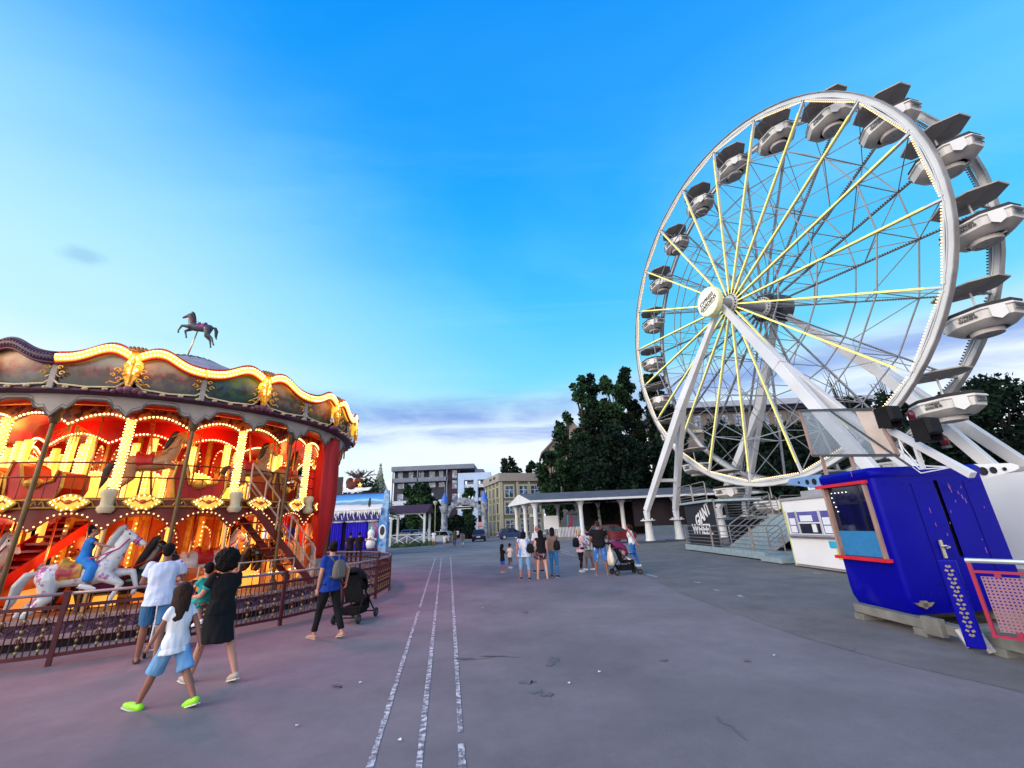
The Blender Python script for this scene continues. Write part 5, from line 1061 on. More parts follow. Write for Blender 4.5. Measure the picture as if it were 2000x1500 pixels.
def cyl(px, py, r):
    d = ray(px, py); a = d.x**2+d.y**2; ox, oy = -CC.x, -CC.y; b = 2*(ox*d.x+oy*d.y); c = ox*ox+oy*oy-r*r; t = (-b-math.sqrt(max(0, b*b-4*a*c)))/2/a; p = V(0, 0, EYE)+d*t; return math.degrees(math.atan2(p.y-CC.y, p.x-CC.x)), p.z
ha, hz = cyl(155, 1122, 4.45)
H1 = horse(CA, P(4.45, ha, hz), ha, .95, 'horse_white', 'mane_grey', 'saddle_gold', 'harness_magenta', (-hz+.46, 2.36-hz), pitch=6, label='large white horse with painted flowers, a magenta collar and a gold saddle')
hb, hz2 = cyl(222, 1140, 3.95)
horse(CA, P(3.95, hb, hz2), hb, .98, 'horse_black', 'mane_dark', 'saddle_purple', 'car_red', (-hz2+.46, 2.36-hz2), pitch=4, label='black horse beside the large white one')
for a, r, z, coat, mn, sd_, hr, lb in ((-96, 4.4, 1.25, 'horse_tan', 'mane_dark', 'saddle_red', 'car_gold', None), (-100, 3.6, 1.2, 'horse_plain', 'mane_grey', 'saddle_purple', 'car_red', None), (18, 4.35, 1.25, 'horse_plain', 'car_orange', 'saddle_red', 'car_red', 'white horse with an orange mane by the red drapes'), (34, 4.3, 1.3, 'horse_white', 'mane_grey', 'saddle_gold', 'car_red', None), (40, 3.5, 1.2, 'horse_tan', 'car_cream', 'saddle_red', 'car_gold', None),
                              (-2, 3.4, 1.3, 'horse_black', 'mane_dark', 'saddle_gold', 'car_gold', None), (60, 4.2, 1.3, 'horse_plain', 'mane_grey', 'saddle_purple', 'car_red', None), (-30, 3.3, 1.2, 'horse_plain', 'mane_dark', 'saddle_red', 'car_red', None)):
    horse(CA, P(r, a, z), a, .92, coat, mn, sd_, hr, (-z+.46, 2.36-z), label=lb)
ua, uz = cyl(292, 905, 3.9)
for a, r in ((ua, 3.9), (-24, 3.9), (-2, 3.8)): horse(CA, P(r, a, 3.45), a, .80, 'horse_tan', 'mane_dark', 'saddle_red', 'car_gold', (-.83, 1.15), pitch=10)
fh = (xpt(388, 668, CC.x)-CC).z
fin = horse(CA, V(0, 0, 8.70), 104, .60, 'horse_grey', 'mane_dark', 'saddle_purple', 'car_red', (-1.2, 0), 'finial_horse', 8, 'dark grey leaping horse on a pole above the roof cap')

# ---------------------------------------------------------------- iron fence round the carousel
M('iron_red', (.085, .016, .022), .5, .2, var=.2, scale=6); M('iron_gold', (.32, .24, .10), .4, .5); M('rail_worn', '#a08a8c', .4, .4, var=.2)
FE = thing('iron_fence', 'dark red wrought iron fence with gilded balusters round the carousel', 'fence', CC)
RF = 6.85; DF = 13.55; F0 = -57.7
def fence_panel():
    mb = MB(); gd = MB(); n = 20; pr = lambda t, z: P(RF, 0, 0)*0+V(0, 0, 0)
    L_ = 2*RF*sin(R(DF/2)); w = lambda x, z: V(0, x*L_, z)
    mb.bar(w(0, .80), w(1, .80), .03, .05); mb.bar(w(0, .14), w(1, .14), .04, .05)
    for k in range(1, n):
        x = k/n
        if k % 3 == 0:
            mb.tube([w(x, .14), w(x, .80)], .014, 5)
            for z in (.22, .30, .42, .50, .64): gd.ball(w(x, z), (.024, .024, .030), 6, 5)
            mb.tube([w(x, .80), w(x, .97)], .008, 4)
            for s in (-1, 1): mb.tube([w(x+s*.035*sin(q)*(1-q/8), .60+.06*cos(q)) for q in np.linspace(0, 5, 9)], .006, 4); mb.tube([w(x+s*.035*sin(q)*(1-q/8), .36-.06*cos(q)) for q in np.linspace(0, 5, 9)], .006, 4)
        else: mb.tube([w(x, .14), w(x, .80)], .009, 4)
    tp = MB(); tp.tube([w(0, .985), w(1, .985)], .024, 8)
    return mb.mesh('fence_panel', MATS['iron_red']), gd.mesh('gilded_bead', MATS['iron_gold'], True), tp.mesh('top_rail', MATS['rail_worn'], True)
fm = fence_panel(); mb = MB(); mb.bx((-.03, -.03, 0), (.03, .03, 1.0)); mb.bx((-.04, -.04, .99), (.04, .04, 1.02)); pm = mb.mesh('fence_post', MATS['iron_red'])
for k in range(-4, 19):
    a = F0+k*DF; inst('fence_post', pm, FE, P(RF, a, 0), (0, 0, R(a)))
    if k < 18:
        p0, p1 = P(RF, a, 0), P(RF, a+DF, 0); d = p1-p0; o = inst('fence_panel', fm[0], FE, p0, (0, 0, math.atan2(d.y, d.x)-PI/2)); inst('gilded_bead', fm[1], o)['kind'] = 'stuff'; inst('top_rail', fm[2], o)
# inner pale rail round the platform edge
mb = MB()
for z in (.86, 1.16): mb.tube([P(5.05, a, z) for a in np.linspace(-40, -14, 20)], .016, 5)
for a in (-40, -31, -22, -14): mb.tube([P(5.05, a, .46), P(5.05, a, 1.16)], .016, 5)
mb.build('gate_rail', MATS['rail_pale'], CA)

# ================================================================= BACKGROUND BUILDINGS
M('conc_dark', (.022, .027, .045), .7, var=.15, scale=.5); M('conc_grey', (.16, .19, .25), .7, var=.12, scale=.5); M('plaster_white', (.42, .55, .75), .7, var=.08, scale=.6); M('parapet', (.50, .56, .66), .7, var=.1); M('pane_blue', (.04, .09, .18), .12, spec=.7, var=.4, scale=.8, col2=(.30, .36, .42), c2s=1.3, thr=(.52, .58)); M('pane_dark', (.012, .016, .03), .1, spec=.7)
M('plaster_green', '#686c58', .8, var=.10, scale=.7); M('plaster_cream', '#aeaa98', .8, var=.08, scale=.7); M('fascia_beige', '#958f88', .8, var=.08); M('red_dark', (.035, .010, .028), .7)
def qd(mb, u0, u1, z0, z1, d0, d1, B):     # box in a building frame: B(u, d, z)
    mb.add([B(u, d, z) for z in (z0, z1) for d in (d0, d1) for u in (u0, u1)], [(0, 2, 3, 1), (4, 5, 7, 6), (0, 1, 5, 4), (2, 6, 7, 3), (0, 4, 6, 2), (1, 3, 7, 5)]); return mb
# apartment block
AY = 110.0; AB = lambda u, d, z: V(u, d, z)
AP = thing('apartment_building', 'four-storey apartment block with dark balconies and a pale blue-white corner frame', 'building', (-20, AY, 0)); ao = lambda u, d, z: V(u+20, d, z)
qd(MB(), -32, -15.2, 0, 16.6, 1.6, 14, ao).build('wall', MATS['conc_dark'], AP); qd(MB(), -17.4, -14.6, 0, 16.4, .9, 1.59, ao).build('stair_bay', MATS['red_dark'], AP)
qd(MB(), -14.6, -6.6, 0, 12.0, 2.2, 14, ao).build('wall', MATS['conc_dark'], AP); qd(MB(), -32.3, -10.8, 16.61, 17.75, -.5, 14.5, ao).build('roof', MATS['conc_grey'], AP); qd(MB(), -10.78, -8.6, 15.4, 16.6, 2, 14, ao).build('penthouse', MATS['conc_grey'], AP)
mb = MB(); qd(mb, -15.0, -13.4, 0, 15.4, -.4, 2.19, ao); qd(mb, -13.39, -6.5, 13.6, 15.4, -.4, 2.19, ao); qd(mb, -10.9, -9.9, 0, 13.59, -.4, 2.19, ao); qd(mb, -7.2, -6.5, 0, 13.59, -.4, 2.19, ao); mb.build('white_frame', MATS['plaster_white'], AP)
for i, z in enumerate((1.2, 4.6, 8.0, 11.4, 14.0)):
    if i < 4:
        b = MB(); qd(b, -32, -17.6, z+(2.3 if i == 3 else 0)+.2, z+(2.3 if i == 3 else 0)+1.05, -.3, -.1, ao); qd(b, -32, -17.6, z+(2.3 if i == 3 else 0), z+(2.3 if i == 3 else 0)+.19, -.3, 1.59, ao); b.build('balcony', MATS['conc_grey'] if i == 3 else MATS['parapet'], AP)
        b = MB(); qd(b, -13.39, -10.91, z+.3, z+1.1, -.2, 0, ao); qd(b, -9.89, -7.21, z+.3, z+1.1, -.2, 0, ao); b.build('balcony', MATS['parapet'], AP)
    for u in (-31, -28.2, -25.5, -22.8, -20.2):
        if random.random() < .88: w_ = random.uniform(1.1, 1.7); f = qd(MB(), u, u+w_, z+.9, z+2.9, 1.52, 1.59, ao).build('window', MATS['pane_blue'], AP); qd(MB(), u+w_*.46, u+w_*.52, z+.9, z+2.9, 1.48, 1.519, ao).build('frame', MATS['parapet'], f)
    for u in (-12.9, -9.4):
        if i < 4: f = qd(MB(), u, u+1.7, z+.9, z+3.0, 2.12, 2.19, ao).build('window', MATS['pane_blue'], AP); qd(MB(), u+.8, u+.88, z+.9, z+3.0, 2.06, 2.119, ao).build('frame', MATS['parapet'], f)
    if i > 1: qd(MB(), -16.6, -15.4, z+.3, z+2.4, .82, .89, ao).build('window', MATS['pane_blue'], AP)
for u in (-32, -25.6, -18.0): qd(MB(), u, u+.25, 0, 16.6, -.3, -.05, ao).build('pier', MATS['conc_grey'], AP)
qd(MB(), -9.9, -7.9, 2.3, 3.2, -.6, -.45, ao).build('shop_sign', M('sign_red', (.5, .10, .10), .5, emit=(1, .30, .25), estr=.35), AP); qd(MB(), -12.4, -10.8, 2.3, 3.2, -.6, -.45, ao).build('shop_sign', M('sign_green', (.1, .5, .2), .5, emit=(.3, 1, .5), estr=.35), AP)
# green three-storey house
GB = thing('green_house', 'three-storey green house with cream pilasters and a flat beige fascia', 'building', (-3.4, 90, 0)); gu, gv = V(.95, .31, 0), V(-.31, .95, 0); go = lambda u, d, z: gu*u+gv*d+V(0, 0, z)
qd(MB(), 0, 9.5, 0, 10.9, 0, 13, go).build('wall', MATS['plaster_green'], GB); qd(MB(), -.4, 9.9, 10.91, 12.6, -.4, 13.4, go).build('fascia', MATS['fascia_beige'], GB)
for u in (.05, 3.6, 6.2, 9.0): qd(MB(), u, u+.45, 0, 10.9, -.12, -.001, go).build('pilaster', MATS['plaster_cream'], GB)
for d in (.1, 3.2, 6.4, 9.6, 12.4): qd(MB(), -.12, -.001, 0, 10.9, d, d+.45, go).build('pilaster', MATS['plaster_cream'], GB)
for z in (.8, 4.4, 7.7):
    for u in (1.1, 4.3, 6.9):
        f = MB(); qd(f, u-.35, u+2.0, z-.3, z-.05, -.16, -.001, go); qd(f, u-.35, u-.05, z-.05, z+2.2, -.12, -.001, go); qd(f, u+1.7, u+2.0, z-.05, z+2.2, -.12, -.001, go); qd(f, u-.35, u+2.0, z+2.2, z+2.55, -.14, -.001, go); f = f.build('window', MATS['plaster_cream'], GB)
        qd(MB(), u-.049, u+1.699, z-.049, z+2.199, -.05, -.002, go).build('pane', MATS['pane_blue'], f); q = MB(); qd(q, u+.78, u+.86, z-.04, z+2.19, -.075, -.051, go); qd(q, u-.04, u+1.69, z+1.4, z+1.47, -.072, -.052, go); q.build('frame', MATS['sign_white'], f)
        if random.random() < .5: qd(MB(), u+1.9, u+2.7, z-.9, z-.35, -.45, -.17, go).build('air_conditioner', MATS['paper'], GB)
    for d in (1.6, 4.8, 8.0, 11.0):
        f = MB(); qd(f, -.10, -.001, z-.1, z+2.3, d-.3, d+1.0, go); f = f.build('window', MATS['plaster_cream'], GB); qd(MB(), -.13, -.101, z+.1, z+2.1, d-.1, d+.8, go).build('pane', MATS['pane_dark'], f)
mb = MB(); [qd(mb, -.45, -.41, 11.6, 12.1, d, d+w_, go) for d, w_ in ((2.2, .5), (2.9, .5), (3.6, .3), (5.4, .5), (6.1, .4), (6.7, .5))]; mb.build('fascia_mark', MATS['conc_dark'], GB)
# long building behind the trees at right
LBd = thing('long_building', 'long pale building with a flat overhanging roof behind the wheel', 'building', (60, 104, 0)); lo = lambda u, d, z: V(u, d, z)
qd(MB(), -22, 30, 0, 27.3, 0, 14, lo).build('wall', M('plaster_drab', '#6f6760', .8, var=.1), LBd); qd(MB(), -24, 32, 28.2, 29.6, -2.6, 16, lo).build('roof', M('roof_pale', '#9aa0ad', .7), LBd); qd(MB(), -23, 31, 27.31, 28.19, -1.2, 15, lo).build('eaves', MATS['conc_dark'], LBd)
for k in range(15):
    u = -21+k*3.4; f = qd(MB(), u, u+1.9, 23.6, 26.6, -.08, -.001, lo).build('window', MATS['pane_blue'] if k % 3 else MATS['pane_dark'], LBd); q = MB(); qd(q, u+.9, u+1.0, 23.6, 26.6, -.12, -.081, lo); q.build('frame', MATS['conc_dark'], f)
qd(MB(), -22, 30, 22.2, 22.9, -.8, -.001, lo).build('parapet', MATS['plaster_cream'], LBd)
GH = thing('gabled_house', 'brown gabled roof showing behind the left end of the tall trees', 'house', (14, 112, 0)); mb = MB(); mb.prism([V(-6, 0, 0), V(9, 0, 0), V(9, 0, 20), V(2.2, 0, 28.5), V(-6, 0, 21)], (0, 12, 0)); mb.build('wall', M('wall_brown', '#8d7b70', .8, var=.12), GH)
mb = MB(); mb.prism([V(-7, -.6, 20.2), V(2.2, -.6, 29.1), V(2.2, -.6, 28.5), V(-7, -.6, 19.6)], (0, 13, 0)); mb.build('roof', M('roof_brown', '#6a5c55', .8), GH)
# gate arch with two turrets
M('stone', '#8f96a0', .85, var=.28, scale=1.2, bump=.6, bscale=8, col2='#5f6670', c2s=2.0); M('cone_blue', '#2f66c8', .5, var=.1)
GA = thing('gate_arch', 'castle-like stone gate arch with two blue-capped turrets', 'gate', (-9.1, 75, 0))
for x in (-3.45, 3.45):
    t = MB().lathe([(.62, 0), (.60, .5), (.54, .6), (.54, 4.4), (.66, 4.7), (.68, 5.5), (.60, 5.55), (.60, 6.05), (.70, 6.1), (.70, 6.2), (.1, 6.2)], 16, (x, 0, 0)).build('turret', MATS['stone'], GA, 40); MB().lathe([(.66, 6.2), (.40, 7.0), (.03, 7.9)], 16, (x, 0, 0)).build('cone_roof', MATS['cone_blue'], t, 40); MB().tube([(x, 0, 7.9), (x, 0, 9.2)], .035, 5).build('spire', MATS['stone'], t)
    for k in range(6): a = k*PI/3
mb = MB(); ro = [V(3.0*cos(a), -.3, 4.0+2.75*sin(a)) for a in np.linspace(0, PI, 17)]; ri = [V(2.75*cos(a)*.98, -.3, 3.6+2.1*sin(a)) for a in np.linspace(PI, 0, 17)]
for i in range(16): mb.prism([ro[i], ro[i+1], ri[15-i], ri[16-i]], (0, .6, 0))
ar = mb.build('arch', MATS['stone'], GA); mb = MB()
for a in np.linspace(.25, PI-.25, 11): mb.box((2.95*cos(a), 0, 4.12+2.6*sin(a)), (.35, .5, .35))
mb.build('battlement', MATS['stone'], ar); MB().bx((-1.3, -.36, 5.0), (1.2, -.31, 5.35)).build('name_board', MATS['conc_dark'], GA); mb = MB(); [mb.bx((-1.3-(.05), -.40, z), (1.25, -.33, z+.07)) for z in (4.95, 5.33)]; mb.build('board_frame', MATS['sign_white'], GA)
mb = MB(); mb.ball((-.9, 0, 7.1), (.22, .2, .3)); mb.ball((-.9, 0, 7.5), (.18, .15, .18)); mb.tube([(-1.3, 0, 7.4), (-.9, 0, 7.15), (-.5, 0, 7.45)], .07, 5); mb.tube([(.8, 0, 6.6), (.9, 0, 7.1)], .14, 6); mb.tube([(1.3, 0, 6.5), (1.5, 0, 7.0)], .14, 6); mb.build('top_figure', MATS['paper'], GA)
# pergola shelter
SHL = thing('timber_shelter', 'white timber shelter with a maroon roof and crossed railings', 'shelter', (-13.8, 55, 0)); mb = MB()
for x in (-2.1, 2.1):
    for y in (0, 3.2): MB().bx((x-.13, y-.13, 0), (x+.13, y+.13, 3.9)).build('post', MATS['paper'], SHL)
mb = MB(); mb.prism([V(-2.6, -.7, 3.9), V(-2.6, 1.6, 4.95), V(-2.6, 3.9, 3.9)], (5.2, 0, 0)); mb.build('roof', M('roof_maroon', (.06, .018, .035), .7, var=.15), SHL); mb = MB(); mb.bar((-2.0, -.1, 3.1), (-1.2, -.1, 3.85), .14); mb.bar((2.0, -.1, 3.1), (1.2, -.1, 3.85), .14); mb.bx((-2.0, -.16, 3.7), (2.0, -.14, 3.89)); mb.build('brace', MATS['paper'], SHL)
mb = MB(); mb.bar((-2, -.1, 1.3), (2, -.1, 1.3), .10); mb.bar((0, -.1, .1), (0, -.1, 1.3), .10)
for x in (-2, 0): mb.bar((x, -.06, .15), (x+2, -.06, 1.2), .08); mb.bar((x, -.14, 1.2), (x+2, -.14, .15), .08)
mb.build('cross_railing', MATS['paper'], SHL)
LP = thing('street_lamp', 'tall street lamp with a pale globe lantern left of the gate arch', 'street lamp', (-13.2, 70, 0)); MB().lathe([(.10, 0), (.07, 1), (.06, 5.5)], 8).build('pole', M('lamp_tan', '#9a8c78', .6), LP, True); MB().lathe([(.1, 5.5), (.35, 5.9), (.38, 6.0), (.30, 6.15), (.02, 6.2)], 12).build('lantern', MATS['plaster_cream'], LP, True)
# pavilion with white columns
PV = thing('colonnade_pavilion', 'long open pavilion with white flared columns and a low dark roof', 'pavilion', (2.6, 60, 0)); pv = lambda u, d, z: V(u-.33*d, d, z)
def column(u, d, z1=4.75, r=.30):
    c = pv(u, d, 0); return MB().lathe([(r*1.35, 0), (r*1.35, .3), (r, .45), (r*.92, z1-1.0), (r*1.1, z1-.6), (r*1.9, z1-.15), (r*2.1, z1)], 14, c).build('column', MATS['pav_white'], PV, 40)
M('pav_white', '#d3d3d3', .6, var=.08, scale=1); M('pav_grey', '#7c7876', .7, var=.2); M('roof_slate', (.10, .10, .115), .8, var=.25, scale=1, bump=.4, bscale=6)
for u, d in ((0, .4), (0, 4.4), (0, 8.2), (6.3, .4), (12.8, 1.8), (19.5, .6)): column(u, d)
for u, d in ((6.4, 8.2), (9.4, 8.2), (12.8, 8.2), (3.0, 8.2)): column(u, d, 4.75, .24)
mb = MB(); mb.prism([pv(-.9, -.7, 5.05), pv(-.9, 9.2, 5.05), pv(-.9, 4.2, 6.3)], (32, 0, 0)); mb.build('roof', MATS['roof_slate'], PV); mb = MB(); mb.prism([pv(-.96, -.75, 4.95), pv(-.96, 9.3, 4.95), pv(-.96, 4.2, 6.25)], (.05, 0, 0)); mb.build('pediment', MATS['pav_white'], PV)
mb = MB(); qd(mb, -1, 31, 4.76, 5.04, -.85, -.5, pv); qd(mb, -1, -.6, 4.76, 4.94, -.49, 9.2, pv); qd(mb, -.6, 31, 4.76, 4.94, 8.6, 9.2, pv); mb.build('eaves_beam', MATS['pav_white'], PV)
qd(MB(), 9.5, 31, 0, 4.7, 9.3, 9.5, pv).build('back_wall', M('wall_dark', (.012, .011, .015), .8, var=.3), PV); qd(MB(), 14.5, 31, .0, 1.1, -1.2, -.9, pv).build('low_wall', M('wall_bluegrey', '#5a6a74', .8, var=.15), PV); qd(MB(), 14.5, 31, 1.1, 4.74, 2.0, 2.2, pv).build('shutter', M('wall_maroon', (.018, .010, .016), .7, var=.4, scale=.6), PV)
qd(MB(), 2.2, 4.2, 1.2, 3.0, 3.0, 3.2, pv).build('white_panel', MATS['paper'], PV)
# picket fence, play tower
PF = thing('picket_fence', 'low white picket fence between the pavilion columns', 'fence', (3.6, 52, 0)); mb = MB()
for k in range(22): mb.bx((k*.17, 0, .35), (k*.17+.07, .03, 1.45))
mb.build('picket', MATS['paper'], PF); mb = MB(); [mb.bx((-.05, .031, z), (3.7, .06, z+.08)) for z in (.55, 1.15)]; mb.bx((-.2, -.2, 0), (3.9, .3, .35)); mb.build('rail', MATS['pav_grey'], PF)
PT = thing('play_tower', 'small play tower with a magenta slide under the pavilion', 'play tower', (8.0, 63, 0)); mb = MB(); [MB().bx((x, y, 0), (x+.12, y+.12, 3.1)).build('post', MATS['sky_blue_plastic'], PT) for x in (-.9, .6) for y in (0, 1.2)]; mb = MB(); mb.bx((-.9, 0, 1.4), (.7, 1.3, 1.5)); mb.bx((-.2, -.05, 1.5), (.6, 0, 3.0)); mb.prism([V(-1, -.1, 3.1), V(.8, -.1, 3.1), V(-.1, -.1, 3.8)], (0, 1.5, 0)); mb.build('cabin', M('slate_blue', (.11, .13, .17), .6), PT); mb = MB(); mb.prism([V(-.9, 0, 1.5), V(-.3, 0, 1.5), V(-.3, -1.6, .3), V(-.9, -1.6, .3)], (0, 0, .1)); mb.bx((-.55, -.08, 1.5), (-.25, -.06, 3.05)); mb.build('slide', M('magenta', (.35, .01, .08), .4), PT)

# ================================================================= ICE-THEMED STALL
SY = 35.0; s0 = ypt(757, 1072, SY); SX1 = -10.4; SX0 = -19.4
IS = thing('ice_stall', 'winter-themed stall with a painted snow backdrop, icicle fringe and blue curtains', 'stall', (SX1, SY, 0)); so_ = lambda x, y, z: V(x-SX1, y, z)
def paint_snow():
    m = bpy.data.materials.new('painted_snow'); m.use_nodes = True; nt = m.node_tree; N = nt.nodes.new; L = nt.links.new; b = nt.nodes['Principled BSDF']; tc = N('ShaderNodeTexCoord'); sp = N('ShaderNodeSeparateXYZ'); L(tc.outputs['Object'], sp.inputs[0]); n = N('ShaderNodeTexNoise'); n.inputs['Scale'].default_value = 1.1; n.inputs['Detail'].default_value = 5; mp = N('ShaderNodeMapping'); mp.inputs['Scale'].default_value = (.5, 1, 1.8); L(tc.outputs['Object'], mp.inputs[0]); L(mp.outputs[0], n.inputs[0])
    a = N('ShaderNodeMath'); a.operation = 'MULTIPLY_ADD'; L(n.outputs[0], a.inputs[0]); a.inputs[1].default_value = .5; L(sp.outputs[2], a.inputs[2]); mr = N('ShaderNodeMapRange'); L(a.outputs[0], mr.inputs[0]); mr.inputs[1].default_value = 3.75; mr.inputs[2].default_value = 5.0
    r = N('ShaderNodeValToRGB'); L(mr.outputs[0], r.inputs[0]); e = r.color_ramp.elements; e[0].position, e[0].color = .0, (.62, .66, .74, 1); e[1].position, e[1].color = 1, (.01, .16, .62, 1)
    for p, c in ((.30, (.50, .52, .60)), (.36, (.10, .22, .34)), (.48, (.12, .34, .56)), (.55, (.45, .66, .82)), (.66, (.04, .34, .80))): k = e.new(p); k.color = (*c, 1)
    L(r.outputs[0], b.inputs['Base Color']); return m
mb = MB(); mb.bx(so_(SX0, 0, 3.55), so_(SX1-.35, .12, 4.75)); mb.build('backdrop', paint_snow(), IS); mb = MB(); mb.bx(so_(SX0, -.06, 4.75), so_(SX1-.3, .14, 4.82)); mb.build('top_rail', MATS['conc_dark'], IS)
mb = MB(); pn = so_(SX1-1.55, -.02, 3.98); mb.ball(pn, (.11, .03, .30), 8, 7); mb.ball(pn+V(.02, 0, .33), (.08, .03, .09), 8, 6); mb.build('painted_bird', MATS['ink'], IS)
mb = MB(); rg = random.Random(5)
x = SX0
while x < SX1-.5:
    w_ = rg.uniform(.10, .2); l = rg.uniform(.2, .62); mb.prism([so_(x, -.5, 3.5), so_(x+w_, -.5, 3.5), so_(x+w_*.5, -.5, 3.5-l)], (0, .05, 0)); x += w_*.8
mb.bx(so_(SX0, -.55, 3.45), so_(SX1-.45, -.02, 3.60)); mb.build('icicle_fringe', M('snow_white', (.75, .78, .82), .6, var=.1), IS)
mb = MB(); mb.bx(so_(SX0, -.35, 2.7), so_(SX1-.6, -.3, 3.44)); mb.build('pelmet', M('navy_violet', (.03, .02, .20), .7), IS); mb = MB()
for k in range(18):
    x = SX0+.3+k*.47; mb.tube([so_(x, -.6, 3.1), so_(x+.12, -.6, 2.75)], .03, 5)
mb.build('candy_stick', MATS['paper'], IS)
M('curtain_ultra', (.022, .008, .62), .55, var=.25, scale=4, stretch=(1, 1, .1))
for x0, x1 in ((SX0, SX0+1.2), (SX0+1.6, SX0+2.6), (SX0+3.0, SX0+4.1), (SX0+4.5, SX0+5.4), (SX0+5.7, SX0+6.6), (SX1-2.75, SX1-1.6)):
    mb = MB(); n = 24; P0 = [so_(x0+(x1-x0)*i/n, .0+.09*cos(i*1.4), 2.55) for i in range(n+1)]; P1 = [so_(x0+(x1-x0)*i/n, .0+.11*cos(i*1.4+.3), .5) for i in range(n+1)]; mb.loft([P1, P0], False, False); mb.build('curtain', MATS['curtain_ultra'], IS, True)
mb = MB(); [mb.ball(so_(x, -.05, 2.62), (.55, .2, .10), 10, 5) for x in (SX0+.6, SX0+2.1, SX0+3.5, SX0+5, SX0+6.1, SX1-2.2, SX1-1.2)]; mb.build('snow_cap', MATS['snow_white'], IS, True)
mb = MB(); mb.bx(so_(SX0, .5, .2), so_(SX1-.3, .6, 3.5)); mb.bx(so_(SX0, -.4, .2), so_(SX1-.6, .49, .5)); mb.build('back_wall', M('stall_violet', (.02, .015, .10), .7), IS)
mb = MB(); mb.bx(so_(SX1-.62, -.25, .2), so_(SX1+.02, .3, 3.4)); mb.prism([so_(SX1-.45, -.2, 3.4), so_(SX1+.05, -.2, 3.4), so_(SX1+.08, -.2, 4.3), so_(SX1+.02, -.2, 4.95), so_(SX1-.10, -.2, 4.7), so_(SX1-.2, -.2, 5.1), so_(SX1-.34, -.2, 4.8)], (0, .3, 0)); pl_ = mb.build('pillar', M('ice_blue', '#8fb4d8', .6, var=.2, scale=3, col2='#3f84cc', c2s=2.5), IS)
mb = MB(); c = so_(SX1-.30, -.27, 1.75); mb.prism([c+V(.28*cos(a), 0, .55*sin(a)) for a in np.linspace(0, 2*PI, 20)[:-1]], (0, .02, 0)); rp_ = mb.build('round_panel', MATS['snow_white'], pl_); mb = MB(); mb.ball(c+V(0, -.02, .08), (.19, .02, .34), 10, 8); mb.build('dark_shape', MATS['ink'], rp_)
mb = MB(); mb.bx(so_(SX1-1.5, -.1, .5), so_(SX1-.7, -.05, 2.5)); mb.build('booth_front', M('ice_teal', '#5b8896', .6, var=.3, scale=3, col2='#9a4d86', c2s=2), IS); mb = MB(); mb.lathe([(.05, 0), (.30, .06), (.36, .4), (.28, .75), (.20, .85), (.26, 1.02), (.27, 1.2), (.16, 1.38), (.03, 1.42)], 14, so_(SX1-1.1, -.45, .55)); mb.ball(so_(SX1-1.1, -.45, 2.0), (.05, .05, .18)); mb.ball(so_(SX1-1.42, -.45, 1.2), (.16, .12, .10)); mb.ball(so_(SX1-.78, -.45, 1.2), (.16, .12, .10)); mb.build('snow_figure', MATS['snow_white'], IS, True); mb = MB(); mb.tube([so_(SX1-1.1, -.7, 1.35), so_(SX1-1.0, -.85, 1.3)], [.06, .01], 6); mb.tube([so_(SX1-1.45, -.7, 1.25), so_(SX1-.75, -.72, 1.2)], .07, 6); mb.build('orange_scarf', M('orange_felt', (.55, .18, .04), .8), IS)
# sign board with letters, stump figure on the roof
SB = thing('stall_sign', 'round-topped white sign with a dark lettered band on the ice stall roof', 'sign', (ypt(590, 958, SY).x, SY+.2, 4.85)); mb = MB(); mb.prism([V(-1.2, 0, 0), V(.25, 0, 0)]+[V(-.48+.72*cos(a), 0, .75+.75*sin(a)) for a in np.linspace(0, PI, 12)], (0, .1, 0)); mb.build('board', M('sign_pale', '#a7a6b8', .6, var=.15), SB); mb = MB(); mb.bx((.25, .0, .0), (3.2, .1, 1.35)); mb.build('band', MATS['ink'], SB); text('lettering', 'P.oo', .95, MATS['conc_grey'], SB, (1.35, -.02, .62), (R(90), 0, 0), .03)
RD = thing('stump_figure', 'brown figure with twiggy antlers and a gold star on the stall roof', 'figure', ypt(690, 962, SY)+V(0, .4, 0)); RD.location.z = 4.85
M('bark_red', '#54291e', .8, var=.3, scale=6); mb = MB(); mb.ball((-.2, 0, .55), (.60, .45, .48), 12, 8); mb.ball((.2, -.1, .95), (.34, .34, .32), 12, 8); mb.ball((.5, -.3, .95), (.26, .25, .22), 10, 7); mb.ball((-.5, 0, .9), (.35, .3, .4), 10, 7); mb.tube([(-.5, .1, .1), (-.6, .1, -.1)], .12, 6); rm_obj('body', mb, .06, MATS['bark_red'], RD, 2); mb = MB(); rg = random.Random(3)
for k in range(26):
    a = rg.uniform(-1.6, 1.6); p = V(.25+.55*math.sin(a)*rg.random(), 0, 1.25); q = p+V(1.0*math.sin(a)*rg.uniform(.3, 1.4), rg.uniform(-.3, .3), rg.uniform(.15, .62)); mb.tube([p, p.lerp(q, .5)+V(0, 0, .1), q], [.06, .04, .015], 5)
    for j in range(2): mb.tube([p.lerp(q, .6+.2*j), p.lerp(q, .6+.2*j)+V(rg.uniform(-.3, .3), .1, rg.uniform(.1, .35))], [.03, .01], 5)
